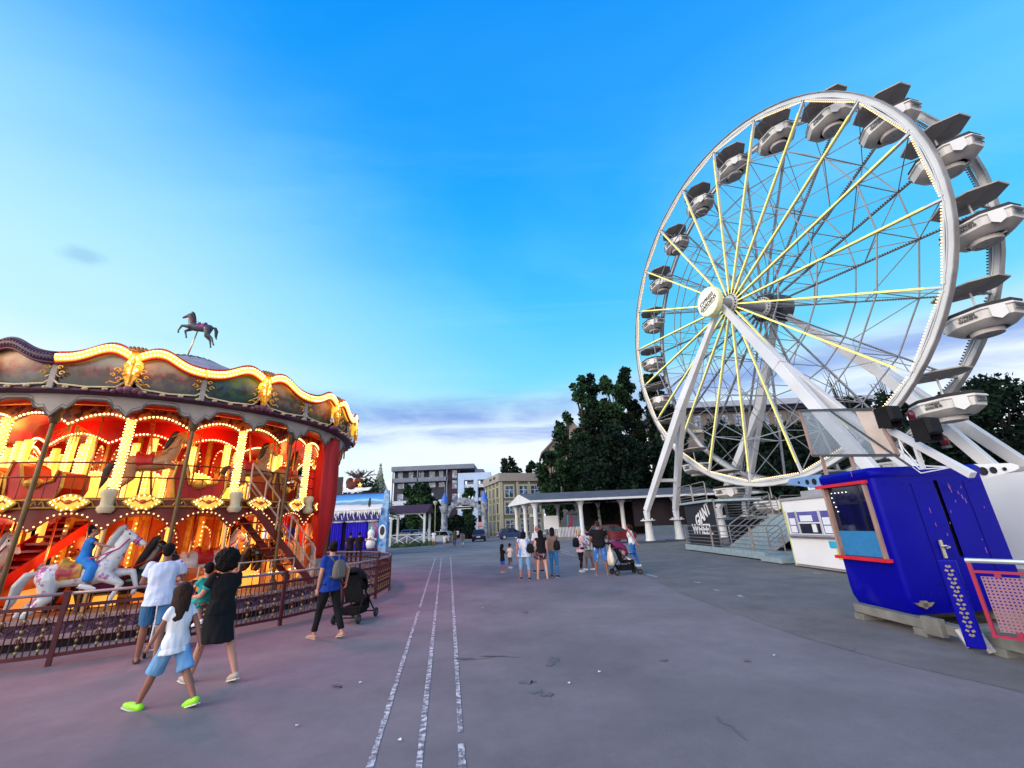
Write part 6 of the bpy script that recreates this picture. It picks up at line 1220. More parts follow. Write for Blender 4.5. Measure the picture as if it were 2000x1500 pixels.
mb.build('antlers', M('twig', '#4a3a3c', .9), RD); mb = MB(); mb.box((-.1, -.2, .25), (1.6, .3, .35)); mb.prism([V(.3, -.4, .15), V(1.2, -.4, .15), V(1.5, -.4, .42), V(.3, -.4, .35)], (0, .3, 0)); mb.build('snow_base', MATS['snow_white'], RD); mb = MB(); mb.prism([V(.52+(.22 if k % 2 == 0 else .09)*sin(k*PI/5), -.5, .62+(.22 if k % 2 == 0 else .09)*cos(k*PI/5)) for k in range(10)], (0, .05, 0)); mb.build('star', M('star_gold', (.8, .55, .1), .4, emit=(1, .7, .2), estr=.8), RD); mb = MB(); mb.ball((.05, -.62, .95), .07); mb.build('red_lamp', M('lamp_red', (.8, .1, .05), .4, emit=(1, .2, .1), estr=1.2), RD)

# ================================================================= TREES
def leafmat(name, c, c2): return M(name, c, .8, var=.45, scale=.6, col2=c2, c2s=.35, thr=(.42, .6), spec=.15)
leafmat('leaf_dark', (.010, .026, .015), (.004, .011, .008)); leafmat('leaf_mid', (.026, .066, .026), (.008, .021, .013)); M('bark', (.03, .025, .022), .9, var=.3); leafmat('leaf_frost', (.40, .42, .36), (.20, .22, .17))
def leaves(name, blobs, n, size, mat, par, seed, flat=.0):
    rg = np.random.RandomState(seed); vol = np.array([b[3]*b[4]*b[5] for b in blobs])**.75; cnt = np.maximum(20, (n*vol/vol.sum())).astype(int); C = []
    for b, k in zip(blobs, cnt):
        d = rg.normal(size=(k, 3)); d /= np.linalg.norm(d, axis=1)[:, None]; r = rg.rand(k, 1)**.5*(1+.16*np.sin(d[:, :1]*7+seed)*np.cos(d[:, 2:]*6)); C.append(np.array(b[:3])+d*r*np.array(b[3:6]))
    C = np.concatenate(C); k = len(C); u = rg.normal(size=(k, 3)); u /= np.linalg.norm(u, axis=1)[:, None]; w = rg.normal(size=(k, 3)); w -= u*(u*w).sum(1)[:, None]; w /= np.linalg.norm(w, axis=1)[:, None]; s = size*rg.uniform(.5, 1.25, (k, 1)); u *= s; w *= s*.62
    P_ = np.stack([C-u, C-w*.9+u*.1, C+u, C+w*.9+u*.1], 1).reshape(-1, 3); me = bpy.data.meshes.new(name); me.from_pydata(P_.tolist(), [], [(4*i, 4*i+1, 4*i+2, 4*i+3) for i in range(k)]); me.materials.append(MATS[mat]); o = bpy.data.objects.new(name, me); COL.objects.link(o); o.parent = par; return o
def tree(label, px, ptop, Y, wpx, n=7000, seed=1, mat='leaf_dark', size=.5, name='broadleaf_tree', base=.16, shape='round', group=None):
    top = ypt(px, ptop, Y); H = top.z; wd = (ypt(px+wpx/2, (ptop+1030)/2, Y).x-ypt(px-wpx/2, (ptop+1030)/2, Y).x); bx_ = ypt(px, 1025, Y).x; t = thing(name, label, 'tree', (bx_, Y, 0), 0, group); rg = random.Random(seed)
    mb = MB(); mb.tube([(0, 0, 0), (.1, 0, H*.3), (-.1, .1, H*.6), (0, 0, H*.9)], [H*.022, H*.017, H*.011, .03], 8); bl = []
    nb = 18 if shape != 'poplar' else 20
    for k in range(nb):
        f = k/(nb-1); z = H*(base+(1-base)*(.10+.86*f)); env = (sin(PI*min(1, .16+.84*(1-f)**.8*.95)))**.7 if shape == 'round' else (1-.75*f**1.6)*.9; r0 = wd*.5*env; a = rg.uniform(0, 6.28); rr = rg.uniform(.15, .62)*r0*1.15; s = max(.9, wd*.5*rg.uniform(.34, .56)*(1-.42*f)); c = (cos(a)*rr, sin(a)*rr*.7, min(z, H-s*1.05)); bl.append((*c, s, s, s*rg.uniform(.85, 1.5))); mb.tube([(0, 0, c[2]*.72), (c[0]*.6, c[1]*.6, c[2]*.9), c], [H*.008, H*.005, .02], 5)
    mb.build('trunk', MATS['bark'], t, True); leaves('crown', bl, n, size, mat, t, seed); return t
G = 'dark trees behind the square'
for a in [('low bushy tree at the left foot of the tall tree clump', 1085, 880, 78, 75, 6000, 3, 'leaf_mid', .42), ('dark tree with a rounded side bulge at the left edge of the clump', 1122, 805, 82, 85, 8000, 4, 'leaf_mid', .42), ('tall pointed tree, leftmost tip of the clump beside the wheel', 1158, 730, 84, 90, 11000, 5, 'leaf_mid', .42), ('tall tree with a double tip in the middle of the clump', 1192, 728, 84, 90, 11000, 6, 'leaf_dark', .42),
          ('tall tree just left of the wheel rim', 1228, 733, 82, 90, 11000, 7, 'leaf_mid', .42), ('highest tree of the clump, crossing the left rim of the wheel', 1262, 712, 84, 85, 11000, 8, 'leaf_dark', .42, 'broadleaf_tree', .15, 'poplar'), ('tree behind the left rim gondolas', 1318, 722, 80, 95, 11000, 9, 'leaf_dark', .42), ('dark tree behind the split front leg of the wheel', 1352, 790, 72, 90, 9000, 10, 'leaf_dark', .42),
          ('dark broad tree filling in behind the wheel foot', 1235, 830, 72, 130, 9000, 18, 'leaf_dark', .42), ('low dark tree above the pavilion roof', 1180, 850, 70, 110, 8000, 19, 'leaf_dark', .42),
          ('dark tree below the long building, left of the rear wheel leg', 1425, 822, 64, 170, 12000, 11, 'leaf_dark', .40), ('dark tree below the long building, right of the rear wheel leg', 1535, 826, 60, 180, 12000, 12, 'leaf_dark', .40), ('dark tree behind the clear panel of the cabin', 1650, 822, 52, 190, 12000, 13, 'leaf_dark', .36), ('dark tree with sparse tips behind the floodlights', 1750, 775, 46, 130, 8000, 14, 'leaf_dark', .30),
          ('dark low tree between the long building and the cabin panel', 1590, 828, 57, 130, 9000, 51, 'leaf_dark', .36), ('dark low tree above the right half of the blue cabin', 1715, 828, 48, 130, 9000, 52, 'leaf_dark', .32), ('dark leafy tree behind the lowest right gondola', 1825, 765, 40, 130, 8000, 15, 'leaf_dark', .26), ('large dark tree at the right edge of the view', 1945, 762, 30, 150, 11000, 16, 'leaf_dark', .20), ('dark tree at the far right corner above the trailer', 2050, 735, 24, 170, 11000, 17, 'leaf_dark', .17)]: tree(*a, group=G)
for a in [('round dark tree behind the green house, left of the pair', 1000, 893, 125, 55, 3500, 21, 'leaf_dark', .6), ('smaller dark tree behind the green house, right of the pair', 1043, 900, 125, 40, 3000, 22, 'leaf_dark', .6), ('dark tree in front of the apartment balconies, left one', 806, 946, 88, 42, 4000, 23, 'leaf_mid', .4), ('dark tree in front of the apartment balconies, right one', 830, 945, 86, 36, 4000, 24, 'leaf_mid', .4), ('small leafy tree above the gate arch', 915, 952, 92, 26, 2000, 25, 'leaf_mid', .4), ('low bush tree behind the street lamp', 848, 978, 86, 34, 3000, 26, 'leaf_dark', .4), ('dark bush tree inside the gate arch at left', 880, 1012, 80, 12, 1500, 27, 'leaf_dark', .3)]: tree(*a)
G5 = 'dark trees in the park behind the carousel'
for i, (x, y, h) in enumerate(((-34, 26, 9), (-38, 36, 10), (-33, 48, 10), (-44, 20, 9), (-27, 58, 9))):
    c = V(x, y, 0); t = thing('broadleaf_tree', 'dark tree in the park glimpsed through the carousel', 'tree', c, 0, G5); MB().tube([(0, 0, 0), (0, 0, h*.5)], [.25, .12], 7).build('trunk', MATS['bark'], t); leaves('crown', [(random.uniform(-2.5, 2.5), random.uniform(-2.5, 2.5), h*random.uniform(.3, .75), 2.4, 2.4, 2.2) for _ in range(12)], 4500, .45, 'leaf_dark', t, 60+i)
tree('dark hedge-like tree behind the gate arch opening', 905, 1006, 96, 60, 4000, 41, 'leaf_dark', .4, base=.02); tree('dark shrub under the gate arch by the navy car', 917, 1028, 80, 22, 1500, 42, 'leaf_dark', .3, 'bush', base=.02); tree('dark wide tree lining the car park behind the shelter', 790, 1012, 92, 80, 5000, 43, 'leaf_dark', .4, base=.02)
# frosted conifer and bush behind the stall roof
FT = thing('frosted_conifer', 'pale frosted conifer standing behind the stall roof', 'tree', (ypt(738, 1000, 42).x, 42, 0)); ht = ypt(736, 902, 42).z; MB().tube([(0, 0, 0), (0, 0, ht*.95)], [.22, .03], 8).build('trunk', MATS['bark'], FT); rg = np.random.RandomState(2); mb = MB()
for k in range(22):
    z = ht*.97-(ht-3.6)*(k/21)**.9; r = .06+1.95*(k/21)
    for j in range(18):
        a = j*2*PI/18+k*.7+rg.rand()*.3; c, s_ = cos(a), sin(a); l = r*(.85+.3*rg.rand()); w_ = .14+.12*k/21; mb.add([(c*.05, s_*.05, z+.10), (c*l*.6-s_*w_, s_*l*.6+c*w_, z-.10), (c*l, s_*l, z-.34-.1*rg.rand()), (c*l*.6+s_*w_, s_*l*.6-c*w_, z-.10)], [(0, 1, 2, 3)])
mb.build('crown', MATS['leaf_frost'], FT); tree('round dark green bush between the roof figure and the frosted conifer', 712, 936, 41, 26, 2500, 31, 'leaf_mid', .16, 'bush')
tree('dark reddish tree glimpsed through the carousel drapes', 600, 905, 48, 110, 5000, 33, 'leaf_dark', .3)
# bare twigs right of the wheel
def bare(label, px, ptop, Y, seed):
    top = ypt(px, ptop, Y); t = thing('bare_tree', label, 'tree', (ypt(px, 1020, Y).x, Y, 0)); rg = random.Random(seed); mb = MB(); H = top.z
    mb.tube([(0, 0, 0), (0, 0, H*.6)], [.18, .10], 6)
    for k in range(10): x = rg.uniform(-1.6, 1.6); z1 = H*rg.uniform(.86, 1.0); mb.tube([(x*.15, 0, H*.55), (x*.5, 0, H*.72), (x*.8+rg.uniform(-.2, .2), 0, H*.86), (x+rg.uniform(-.2, .2), 0, z1)], [.07, .05, .035, .012], 5)
    mb.build('branches', MATS['bark'], t)
bare('bare upright twigs behind the lower right rim, left group', 1722, 705, 45, 1); bare('bare upright twigs behind the lower right rim, right group', 1815, 705, 44, 2)
# grass verge by the shelter
rg = np.random.RandomState(9); g0, g1, g2, g3 = (np.array(gpt(*p)) for p in ((764, 1071), (850, 1065), (850, 1058), (764, 1056))); n = 2600; uv = rg.rand(n, 2); Pg = (g0*(1-uv[:, :1])+g1*uv[:, :1])*(1-uv[:, 1:])+(g3*(1-uv[:, :1])+g2*uv[:, :1])*uv[:, 1:]; h_ = rg.uniform(.2, .55, n); a = rg.rand(n)*6.28; vs = []; fs = []
for i in range(n): p = Pg[i]; dx, dy = cos(a[i])*.16, sin(a[i])*.16; vs += [(p[0]-dx, p[1]-dy, 0), (p[0]+dx, p[1]+dy, 0), (p[0]+rg.normal()*.1, p[1]+rg.normal()*.1, h_[i])]; fs.append((3*i, 3*i+1, 3*i+2))
tag(MB().add(vs, fs).build('grass', M('grass_green', (.06, .10, .045), .9, var=.4, scale=.6)), kind='stuff')

# ================================================================= CARS
M('car_glass', (.012, .016, .022), .06, spec=.8); M('car_lamp', (.6, .6, .55), .2); M('car_tail', (.35, .01, .01), .3); M('rim_alu', (.5, .5, .52), .35, .6)
def car(label, loc_, rz, paint, van=False, L_=4.3):
    t = thing('parked_car', label, 'car', loc_, R(rz)); w = .88; k = L_/4.3
    lo_ = [(-2.12, .45), (-2.15, .72), (-2.05, .95), (-1.2, 1.02), (1.1, 1.0), (1.85, .90), (2.10, .72), (2.12, .42), (1.9, .28), (-1.95, .28)]
    mb = MB(); mb.loft([[V(x*wd, y*k, z) for y, z in lo_] for x, wd in ((-w, .96), (-w, 1), (w, 1), (w, .96))]); mb.build('body', paint, t, False, .05)
    rf = [(-1.85, .98), (-1.45, 1.50), (.10, 1.52), (1.0, 1.0)] if not van else [(-2.0, .98), (-1.9, 1.9), (.9, 1.9), (1.5, 1.0)]; mb = MB(); mb.loft([[V(x*q, y*k, z) for (y, z), q in zip(rf, (1, .82, .82, 1))] for x in (-.80, .80)]); gl = mb.build('glasshouse', MATS['car_glass'], t)
    mb = MB(); zt = rf[1][1]; mb.bx((-.68, rf[1][0]*k, zt-.02), (.68, rf[2][0]*k, zt+.05))
    for x in (-1, 1):
        for (y0, z0), (y1, z1), q0, q1 in ((rf[0], rf[1], 1, .82), (rf[3], rf[2], 1, .82)): mb.bar((x*.80*q0, y0*k, z0), (x*.80*q1, y1*k, z1), .06, .08)
        mb.bar((x*.80, -.5*k, 1.0), (x*.66, -.5*k, zt), .05, .08)
    mb.build('roof', paint, t)
    for x in (-.80, .80):
        for y in (-1.35, 1.35):
            q = MB(); q.lathe([(.18, -.1), (.31, -.1), (.33, -.06), (.33, .06), (.31, .1), (.18, .1)], 18); q.xf(Matrix.Translation((x, y*k, .33)) @ Matrix.Rotation(R(90), 4, 'Y')); wh = q.build('wheel', MATS['rubber'], t, 40); q = MB(); q.lathe([(.001, -.105), (.2, -.102), (.2, .102), (.001, .105)], 12); q.xf(Matrix.Translation((x, y*k, .33)) @ Matrix.Rotation(R(90), 4, 'Y')); q.build('rim', MATS['rim_alu'], wh)
    for x in (-.62, .62): MB().box((x, 2.06*k, .74), (.32, .12, .14)).build('headlight', MATS['car_lamp'], t); MB().box((x*1.1, -2.12*k, .80), (.22, .08, .2)).build('tail_light', MATS['car_tail'], t)
    MB().box((0, -2.16*k, .62), (.5, .02, .12)).build('number_plate', MATS['paper'], t); return t
paint = lambda n, c: M(n, c, .25, coat=.6, var=.04, spec=.5)
car('dark red car parked in front of the pavilion', gpt(1196, 1061), -62, paint('paint_red', (.22, .006, .012))); car('dark navy car parked beside the green house, seen from behind', V(ypt(936, 1050, 62).x, 62, 0), 2, paint('paint_navy', (.008, .008, .035))); car('blue car behind the first pavilion columns', V(ypt(1000, 1050, 66).x, 66, 0), -75, paint('paint_blue', (.012, .04, .16)))
car('white car parked at the left foot of the gate arch', V(ypt(856, 1050, 60).x, 60, 0), 78, paint('paint_white', (.55, .58, .62))); car('silver grey car seen under the shelter roof at left', ypt(778, 1046, 62), 88, paint('paint_silver', (.25, .28, .36))).location.z = 0; car('blue panel van behind the shelter railings', ypt(799, 1046, 72), 80, paint('paint_van', (.03, .14, .55)), True).location.z = 0; car('pale car in front of the blue van by the shelter', ypt(814, 1046, 64), 85, paint('paint_pale', (.45, .55, .62))).location.z = 0
# service cart at the far left behind the carousel
SVh = thing('service_van', 'pale van with dark windows glimpsed behind the carousel at the far left', 'van', (-15.8, 10.2, 0), R(20)); mb = MB(); mb.loft([[V(x, y, z) for y, z in ((-2, .5), (-2, 1.6), (-1.6, 2.15), (1.4, 2.15), (2, 1.3), (2.1, .5))] for x in (-.9, .9)]); mb.build('body', paint('paint_lilac', (.42, .45, .58)), SVh, False, .06); mb = MB(); mb.bx((.9, -.9, 1.2), (.92, .0, 1.9)); mb.bx((.9, .2, 1.2), (.92, 1.1, 1.9)); mb.build('window', MATS['car_glass'], SVh)
for y in (-1.3, 1.3):
    q = MB(); q.lathe([(.05, -.95), (.33, -.95), (.33, .95), (.05, .95)], 16); q.xf(Matrix.Translation((0, y, .33)) @ Matrix.Rotation(R(90), 4, 'Y')); q.build('wheel', MATS['rubber'], SVh)

# ================================================================= PEOPLE IN PLACE
def wl(info, p): o = info[0]; return o.matrix_basis @ Vector(p)
T_ = lambda mat, **k: dict(mat=mat, **k)
man = person('man in a white T-shirt and denim shorts, back to the viewer at the fence', gpt(283, 1297), 33, 1.70, 'skin_tan', ('short', 'hair_black'), T_('cloth_lav', sleeve=.62, hem=-.13), T_('denim', type='shorts', len=.88, loose=1.12), 'shoe_black', ((14, 3, 6), (-12, 3, 6)), ((22, 16, 62, .35), (24, 16, 66, .35)), 2, (8, -4), 1.0, vox=.0095, flip=True)
person('girl in a white T-shirt, pale denim shorts and lime green shoes, walking left', gpt(318, 1384), 72, 1.30, 'skin_tan', ('long', 'hair_brown'), T_('cloth_white', sleeve=.5, hem=-.12), T_('denim_light', type='shorts', len=.92, loose=1.35), 'shoe_lime', ((27, 4, 3), (-27, 4, 8)), ((26, 8, 10), (-24, 14, 5)), 2, (48, 0), .92, True, .5, .0095)
wom = person('woman with big curly hair in a black dress, walking left with a toddler', gpt(408, 1333), 62, 1.57, 'skin', ('curly', 'hair_black'), T_('cloth_black', sleeve=.55, hem=-.10, trim='cloth_teal'), T_('cloth_black', type='skirt', len=.92, flare=1.08, name='dress_skirt'), 'shoe_tan', ((20, 3, 3), (-22, 3, 8)), ((28, 14, 55, .3), (20, 10, 40, .25)), 1, (40, -4), 1.02, True, 0, .0095)
# toddler carried on her front
tq = wl(wom, (-.10, .27, .98)); tod = person('toddler in teal carried in the arms of the woman in black', tq, 80, .88, 'skin', ('short', 'hair_black'), T_('cloth_teal', sleeve=.6, hem=-.1), T_('cloth_teal', type='shorts', len=1.5), 'shoe_white', ((70, 18, 70), (60, 18, 70)), ((40, 10, 40), (50, 10, 40)), 0, (20, 0), 1.0, False, 1.0, .010, seat=0)
tod[0].location.z = tq.z-.02
bpw = person('woman in a blue T-shirt and black trousers, turned towards the carousel', gpt(636, 1247), 58, 1.62, 'skin', ('bun', 'hair_black'), T_('cloth_blue', sleeve=.55, hem=-.12), T_('cloth_black', type='trousers', len=1.86, loose=1.05), 'shoe_tan', ((15, 3, 4), (-17, 3, 6)), ((4, 10, 8), (-38, 20, 55)), 2, (12, -4), .98, True, 0, .0095, flip=True)
def backpack(info, label, mat, x=0.0, u=.28, f=-.20, sz=(.26, .15, .36), straps=True, name='backpack', tilt=0):
    s = info[1]['s']; Tf = info[1]['T']; c = wl(info, Tf(u, f, x)); t = thing(name, label, 'backpack' if name == 'backpack' else 'bag', c, info[0].rotation_euler.z); mb = MB(); a, b, h = (v*s/2 for v in sz)
    mb.loft([[V(a*q*cos(w_)*abs(cos(w_))**-.4 if abs(cos(w_)) > .05 else 0, b*q*sin(w_)*abs(sin(w_))**-.4 if abs(sin(w_)) > .05 else 0, z*h) for w_ in np.linspace(0, 2*PI, 17)[:-1]] for z, q in ((-1, .55), (-.92, .86), (-.6, 1.04), (.1, 1.0), (.6, .86), (.88, .66), (1, .35))]); bg_ = mb.build('bag_body', MATS[mat], t, True); mb = MB(); mb.box((0, -b*1.02, -h*.35), (a*1.3, b*.35, h*.9)); mb.build('pocket', MATS[mat], t, False, .01)
    if straps:
        mb = MB(); Ri = info[0].matrix_basis.inverted()
        for sd in (-1, 1):
            pts = [Tf(u+.12, f+.06, x+sd*.05), Tf(.50, -.07, sd*.09), Tf(.515, .02, sd*.10), Tf(.42, .13, sd*.11), Tf(.22, .10, sd*.17), Tf(u-.14, f+.05, x+sd*.08)]; q = [t.matrix_basis.inverted() @ (info[0].matrix_basis @ p) for p in pts]; mb.tube(q, .018*s, 6)
        mb.build('strap', MATS[mat], t, True)
    else:
        mb = MB(); sd = 1 if x > 0 else -1; q = [t.matrix_basis.inverted() @ (info[0].matrix_basis @ p) for p in (Tf(u+.15, f, x), Tf(.40, -.06, sd*.17), Tf(.50, -.0, sd*.13), Tf(.40, .12, sd*.16), Tf(u+.15, f+.08, x))]; mb.tube(q, .014*s, 6); mb.build('strap', MATS[mat], t, True)
    return t
for o in list(COL.objects):
    pass
bpy.context.view_layer.update()
backpack(bpw, 'grey backpack worn by the woman in the blue T-shirt', 'cloth_taupe', .02, .26, -.21, (.25, .15, .34))
# mid group
G2 = 'visitors standing in a group on the square'
pp = {}
def grp(key, *a, **k): k.setdefault('group', G2); k.setdefault('vox', .0115); pp[key] = person(*a, **k)
grp('kidA', 'small child in a black T-shirt and blue shorts, leftmost of the group', gpt(982, 1119), -50, 1.07, 'skin_red', ('bob', 'hair_black'), T_('cloth_black', sleeve=.6, hem=-.16), T_('short_blue', type='shorts', len=.9, loose=1.2), 'shoe_tan', ((2, 2, 2), (-2, 2, 2)), ((30, 8, 70, .3), (35, 8, 80, .3)), 0, (0, 0), .85, kid=.8)
grp('kidB', 'small child in a cream shirt and dark trousers beside the child in black', gpt(997, 1110), -25, 1.02, 'skin_pale', ('short', 'hair_brown'), T_('cloth_cream', sleeve=.7, hem=-.12), T_('cloth_grey', type='trousers', len=1.7), 'shoe_white', ((4, 3, 2), (-4, 3, 2)), ((0, 8, 10), (30, 8, 60)), 0, (0, 0), .85, kid=.8)
grp('tie', 'stout woman in a white and blue tie-dye top and denim capris, seen from behind', gpt(1026, 1132), -3, 1.56, 'skin', ('bob', 'hair_black'), T_('tiedye', sleeve=.25, hem=-.14), T_('denim_pale', type='trousers', len=1.35, loose=1.2), 'shoe_black', ((8, 5, 3), (-6, 5, 6)), ((2, 14, 8), (4, 14, 10)), 1, (5, 0), 1.22, True)
grp('old', 'bald older man in a white shirt and dark shorts', gpt(1053, 1117), 40, 1.72, 'skin_red', ('bald', None), T_('cloth_white', sleeve=.9, hem=-.16), T_('plum_short', type='shorts', len=.95, loose=1.2), 'shoe_black', ((3, 3, 2), (-4, 3, 2)), ((10, 8, 25), (8, 8, 25)), 0, (-10, 0), 1.02)
grp('flo', 'woman in a black top and floral shorts with long black hair, back to the viewer', gpt(1060, 1131), 4, 1.58, 'skin_pale', ('long', 'hair_black'), T_('cloth_black', sleeve=.22, hem=-.04), T_('floral', type='shorts', len=.55, loose=1.3), 'shoe_tan', ((8, 6, 2), (-6, 6, 4)), ((6, 10, 12), (3, 10, 14)), 0, (0, 0), 1.02, True, flip=True)
grp('jean', 'woman in a tan top and blue jeans with very long dark hair', gpt(1084, 1127), -18, 1.64, 'skin', ('verylong', 'hair_black'), T_('cloth_tan', sleeve=.3, hem=-.06), T_('jean_mid', type='trousers', len=1.95, loose=1.05), 'shoe_black', ((5, 3, 2), (-6, 3, 4)), ((8, 8, 30), (8, 8, 25)), 0, (20, 0), .98, True)
grp('pink', 'blonde woman in a pink blouse and black leggings, facing right', gpt(1137, 1117), -58, 1.55, 'skin_red', ('bob', 'hair_blond'), T_('cloth_pink', sleeve=1.6, hem=-.16), T_('cloth_black', type='leggings', len=1.85, loose=.92), 'shoe_white', ((7, 3, 2), (-9, 3, 4)), ((28, 6, 40, .2), (24, 6, 40, .2)), 0, (0, 0), .95, True)
grp('khaki', 'man in a navy and white printed shirt and khaki shorts, facing left', gpt(1153, 1114), 48, 1.62, 'skin_tan', ('short', 'hair_black'), T_('print_white', sleeve=.55, hem=-.14), T_('cloth_khaki', type='shorts', len=.95, loose=1.25), 'shoe_white', ((8, 3, 2), (-5, 3, 2)), ((35, 8, 70, .3), (30, 8, 60, .3)), 0, (15, 0), 1.0)
mbn = MB(); torso_i = pp['khaki']; Tk = torso_i[1]['T']; sk_ = torso_i[1]['s']; Xk, Fk = torso_i[1]['X'], torso_i[1]['F']; stack(mbn, [(Tk(u), rx*sk_, ry*sk_, Xk, Fk) for u, rx, ry in ((.22, .178, .135), (.32, .190, .140), (.42, .205, .130), (.49, .175, .11), (.525, .10, .085))]); mbn.build('shirt_yoke', MATS['cloth_navy'], torso_i[0], True)
grp('blk', 'broad man in a black T-shirt and faded denim shorts, tallest of the group', gpt(1176, 1123), -8, 1.80, 'skin_tan', ('short', 'hair_brown'), T_('cloth_black', sleeve=.62, hem=-.10), T_('denim_faded', type='shorts', len=1.02, loose=1.28), 'shoe_tan', ((3, 6, 2), (-3, 7, 2)), ((2, 14, 18), (18, 16, 70, .3)), 1, (-20, 0), 1.2, flip=True)
grp('tank', 'woman in a white tank top and blue jeans leaning towards the pushchair', gpt(1240, 1108), 70, 1.64, 'skin_red', ('pony', 'hair_brown'), T_('cloth_white', sleeve=0, hem=-.04), T_('jean_blue', type='trousers', len=1.95, loose=1.0), 'shoe_white', ((4, 3, 2), (-10, 3, 6)), ((-28, 10, 5), (-22, 10, 5)), 6, (-10, 0), .94, True)
backpack(pp['pink'], 'black backpack worn by the blonde woman in pink', 'cloth_black', 0, .24, -.22, (.30, .18, .38))
backpack(pp['tie'], 'black shoulder bag on the woman in the tie-dye top', 'cloth_black', .24, .16, -.08, (.30, .16, .34), False, 'shoulder_bag')
backpack(pp['jean'], 'black shoulder bag on the woman with very long hair', 'cloth_black', .18, .16, -.12, (.24, .14, .34), False, 'shoulder_bag')
# far figures by the gate
G3 = 'visitors walking by the gate arch'
for a in [(('man in a white T-shirt and pale shorts walking to the gate'), 847, 1067, 0, 1.72, 'skin_tan', ('short', 'hair_black'), ('cloth_white', 'shorts', 'cloth_cream'), 0), ('child in a white T-shirt beside the gate turret', 868, 1067, 0, 1.25, 'skin', ('short', 'hair_brown'), ('cloth_white', 'shorts', 'cloth_cream'), .5), ('child in grey at the middle of the gate group', 879, 1067, 10, 1.15, 'skin', ('short', 'hair_black'), ('cloth_grey', 'shorts', 'cloth_grey'), .6), ('man in olive clothes in the middle of the gate', 888, 1067, -5, 1.78, 'skin_tan', ('short', 'hair_brown'), ('cloth_olive', 'trousers', 'cloth_olive'), 0), ('woman in a grey dress at the right of the gate group', 903, 1067, 5, 1.55, 'skin_pale', ('bob', 'hair_black'), ('cloth_grey', 'skirt', 'cloth_grey'), 0), ('distant visitor in a pale shirt just inside the gate', 894, 1054, 0, 1.7, 'skin', ('short', 'hair_black'), ('cloth_lav', 'trousers', 'cloth_black'), 0)]:
    lb, px, py, rz, h, sk, hr, (tm, bt, bm_), kd = a
    person(lb, gpt(px, py), rz, h, sk, hr, T_(tm, sleeve=.6, hem=-.12), T_(bm_, type=bt, len=.9 if bt != 'trousers' else 1.85, loose=1.15), 'shoe_black', ((14, 3, 4), (-14, 3, 8)), ((12, 8, 12), (-12, 8, 12)), 1, (0, 0), 1.02, False, kd, .022, G3)
for px, lb, mt in ((686, 'dark-clothed visitor at the ice stall, left one', 'cloth_navy'), (703, 'dark-clothed visitor at the ice stall, right one', 'cloth_black')):
    p = ypt(px, 1036, 26.5); person(lb, (p.x, 26.5, 0), 10, 1.80, 'skin_tan', ('short', 'hair_black'), T_(mt, sleeve=.7, hem=-.15), T_('cloth_black', type='trousers', len=1.9), 'shoe_black', ((4, 3, 2), (-4, 3, 2)), ((10, 8, 30), (10, 8, 30)), 0, (0, 0), 1.05, False, 0, .018, 'visitors at the ice stall')
# child riding the white carousel horse
rp0 = CC+P(4.42, ha, hz); rdv = person('child in a blue dress riding the white carousel horse', (rp0.x, rp0.y, 0), ha+4, 1.34, 'skin', ('short', 'hair_black'), T_('cloth_dress', sleeve=.5, hem=-.1), T_('cloth_dress', type='skirt', len=.35, flare=1.6, name='dress_skirt'), 'shoe_white', ((52, 26, 62), (52, 26, 62)), ((62, 8, 18), (62, 8, 18)), 4, (0, 0), .95, True, .7, .011, seat=0)
rdv[0].location.z = hz+.30
mb = MB(); s = rdv[1]['s']
for k, (hip, kne, ank, toe) in enumerate(rdv[1]['J']): cap(mb, hip, kne, .15*s, .13*s, 10); cap(mb, kne, kne.lerp(ank, .62), .13*s, .11*s, 10)
rm_obj('dress_side', mb, .012, MATS['cloth_dress'], rdv[0], 3)
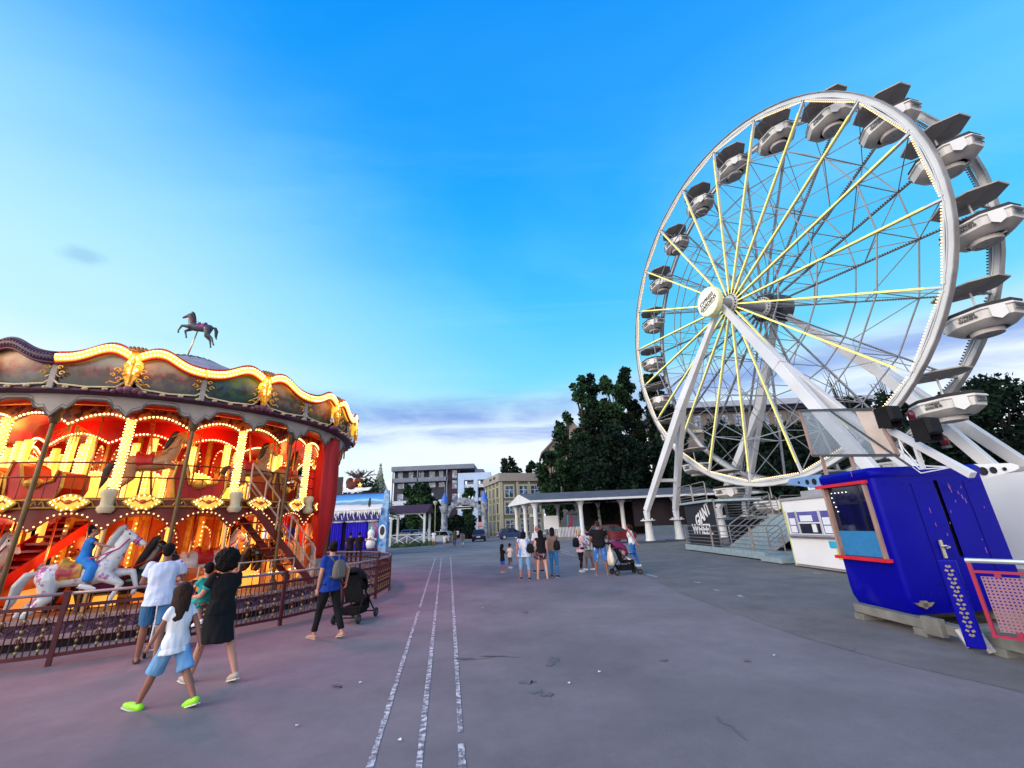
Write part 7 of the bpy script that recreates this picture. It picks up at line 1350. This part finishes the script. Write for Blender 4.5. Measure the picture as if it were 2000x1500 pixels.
# pushchairs
def pushchair(label, at_, rz, fab, frame, canopy, scale=1.0, basket=True, hood=True):
    t = thing('pushchair', label, 'pushchair', at_, R(rz)); t.scale = (scale,)*3; mb = MB()
    for x in (-.24, .24): mb.tube([(x, .42, .12), (x, -.10, .62), (x, -.42, .98)], .016, 6); mb.tube([(x, -.38, .12), (x, -.05, .60), (x, .10, .70)], .016, 6)
    mb.tube([(-.24, -.42, .98), (-.22, -.48, 1.02), (.22, -.48, 1.02), (.24, -.42, .98)], .020, 6); mb.tube([(-.24, .42, .12), (.24, .42, .12)], .014, 6); mb.tube([(-.24, -.38, .12), (.24, -.38, .12)], .014, 6); mb.tube([(-.22, .30, .62), (-.18, .36, .66), (.18, .36, .66), (.22, .30, .62)], .018, 6); mb.build('frame', MATS[frame], t, True)
    mb = MB(); mb.loft([[V(x, y, z) for x, y, z in ((-.2, .26, .42), (.2, .26, .42), (.2, .26, .48), (-.2, .26, .48))], [V(x, -.08, z) for x, z in ((-.21, .36), (.21, .36), (.21, .43), (-.21, .43))], [V(x, y, z) for x, y, z in ((-.21, -.30, .92), (.21, -.30, .92), (.21, -.24, .94), (-.21, -.24, .94))]]); mb.bx((-.17, .26, .20), (.17, .30, .44)); mb.build('seat', MATS[fab], t, False, .01)
    if hood:
        mb = MB(); rings = []
        for k in range(9): f = R(-25+k*17); rings.append([V(.24*cos(q), -.26+.40*sin(f)*max(.3, sin(q)*.4+.75)*.9, .72+(.40*cos(f)*.95)*(.35+.65*sin(q))) for q in np.linspace(0.05, PI-.05, 13)])
        mb.loft(rings, False, False); hd = mb.build('hood', MATS[canopy], t, True); so2 = hd.modifiers.new('t', 'SOLIDIFY'); so2.thickness = .012
    if basket: mb = MB(); mb.loft([[V(x, y, z) for x, y in ((-.2*q, -.30*q), (.2*q, -.30*q), (.2*q, .24*q), (-.2*q, .24*q))] for z, q in ((.14, .8), (.30, 1))]); mb.build('basket', MATS['cloth_black'], t)
    for x in (-.25, .25):
        for y in (.42, -.38):
            q = MB(); q.lathe([(.05, -.02), (.085, -.022), (.095, 0), (.085, .022), (.05, .02)], 16); q.xf(Matrix.Translation((x*1.1, y, .095)) @ Matrix.Rotation(R(90), 4, 'Y')); wh = q.build('wheel', MATS['rubber'], t, 40); q = MB(); q.lathe([(.001, -.024), (.05, -.022), (.05, .022), (.001, .024)], 10); q.xf(Matrix.Translation((x*1.1, y, .095)) @ Matrix.Rotation(R(90), 4, 'Y')); q.build('hub', MATS['paper'] if frame == 'paper' else MATS['steel_dark'], wh)
    return t
pushchair('black pushchair standing right of the woman in blue, seen from behind', gpt(693, 1212), -8, 'cloth_black', 'flood_black', 'cloth_black', .95)
M('burgundy', (.16, .006, .07), .8); ps = pushchair('burgundy and black pushchair in front of the woman in the white tank top', gpt(1222, 1122), -84, 'cloth_black', 'flood_black', 'burgundy', 1.0)
pushchair('small pushchair with a white frame in front of the man at the fence', gpt(322, 1272), 35, 'cloth_white', 'paper', 'cloth_white', .85, True, False)
bpy.context.view_layer.update()
ct = person('small child in pale clothes sitting in the burgundy pushchair', ps.matrix_basis @ V(0, .02, 0), -84, .95, 'skin_pale', ('short', 'hair_brown'), T_('cloth_pink', sleeve=.7, hem=-.1), T_('cloth_white', type='shorts', len=1.6), 'shoe_white', ((82, 6, 55), (76, 6, 40)), ((30, 8, 60), (30, 8, 60)), -14, (0, 10), .9, False, .8, .012, seat=0); ct[0].location.z = .52
bg2 = thing('cloth_bag', 'white cloth bag hanging behind the burgundy pushchair', 'bag', ps.matrix_basis @ V(0, -.46, .56), R(-84)); mb = MB(); mb.loft([[V(.20*q*cos(w_), .11*q*sin(w_)*(1+.15*cos(3*w_)), z) for w_ in np.linspace(0, 2*PI, 15)[:-1]] for z, q in ((-.26, .5), (-.22, .95), (-.05, 1.1), (.15, .8), (.28, .35), (.36, .2))]); mb.build('bag_body', MATS['cloth_cream'], bg2, True); mb = MB(); mb.tube([(-.05, 0, .34), (-.04, .02, .44), (.04, .02, .44), (.05, 0, .34)], .012, 6); mb.build('handle', MATS['cloth_cream'], bg2, True)
# scraps of paper on the asphalt
mbs = MB(); mbs.add([(-.02, -.012, .006), (.018, -.016, .014), (.022, .012, .008), (-.012, .017, .016)], [(0, 1, 2, 3)]); sm_ = mbs.mesh('paper_scrap', MATS['paper'])
for i, (px, py, lb) in enumerate(((1171, 1314, 'white paper scrap on the asphalt between the lane lines and the cabin'), (1111, 1336, 'white paper scrap on the asphalt left of the previous stain'), (1514, 1282, 'white paper scrap on the asphalt nearest the blue cabin'), (581, 1419, 'white paper scrap on the asphalt left of the lane lines'), (780, 1448, 'white paper scrap between two lane lines in the foreground'), (704, 1335, 'white paper scrap on the asphalt beside the dark stain'), (942, 1188, 'white paper scrap right of the lane lines, farthest away'))):
    o = bpy.data.objects.new('paper_scrap', sm_); COL.objects.link(o); o.location = gpt(px, py)+V(0, 0, .004); o.rotation_euler = (0, 0, i*1.3); tag(o, lb.replace('left of the previous stain', 'close to the two dark stains'), 'litter', 'paper scraps on the asphalt')
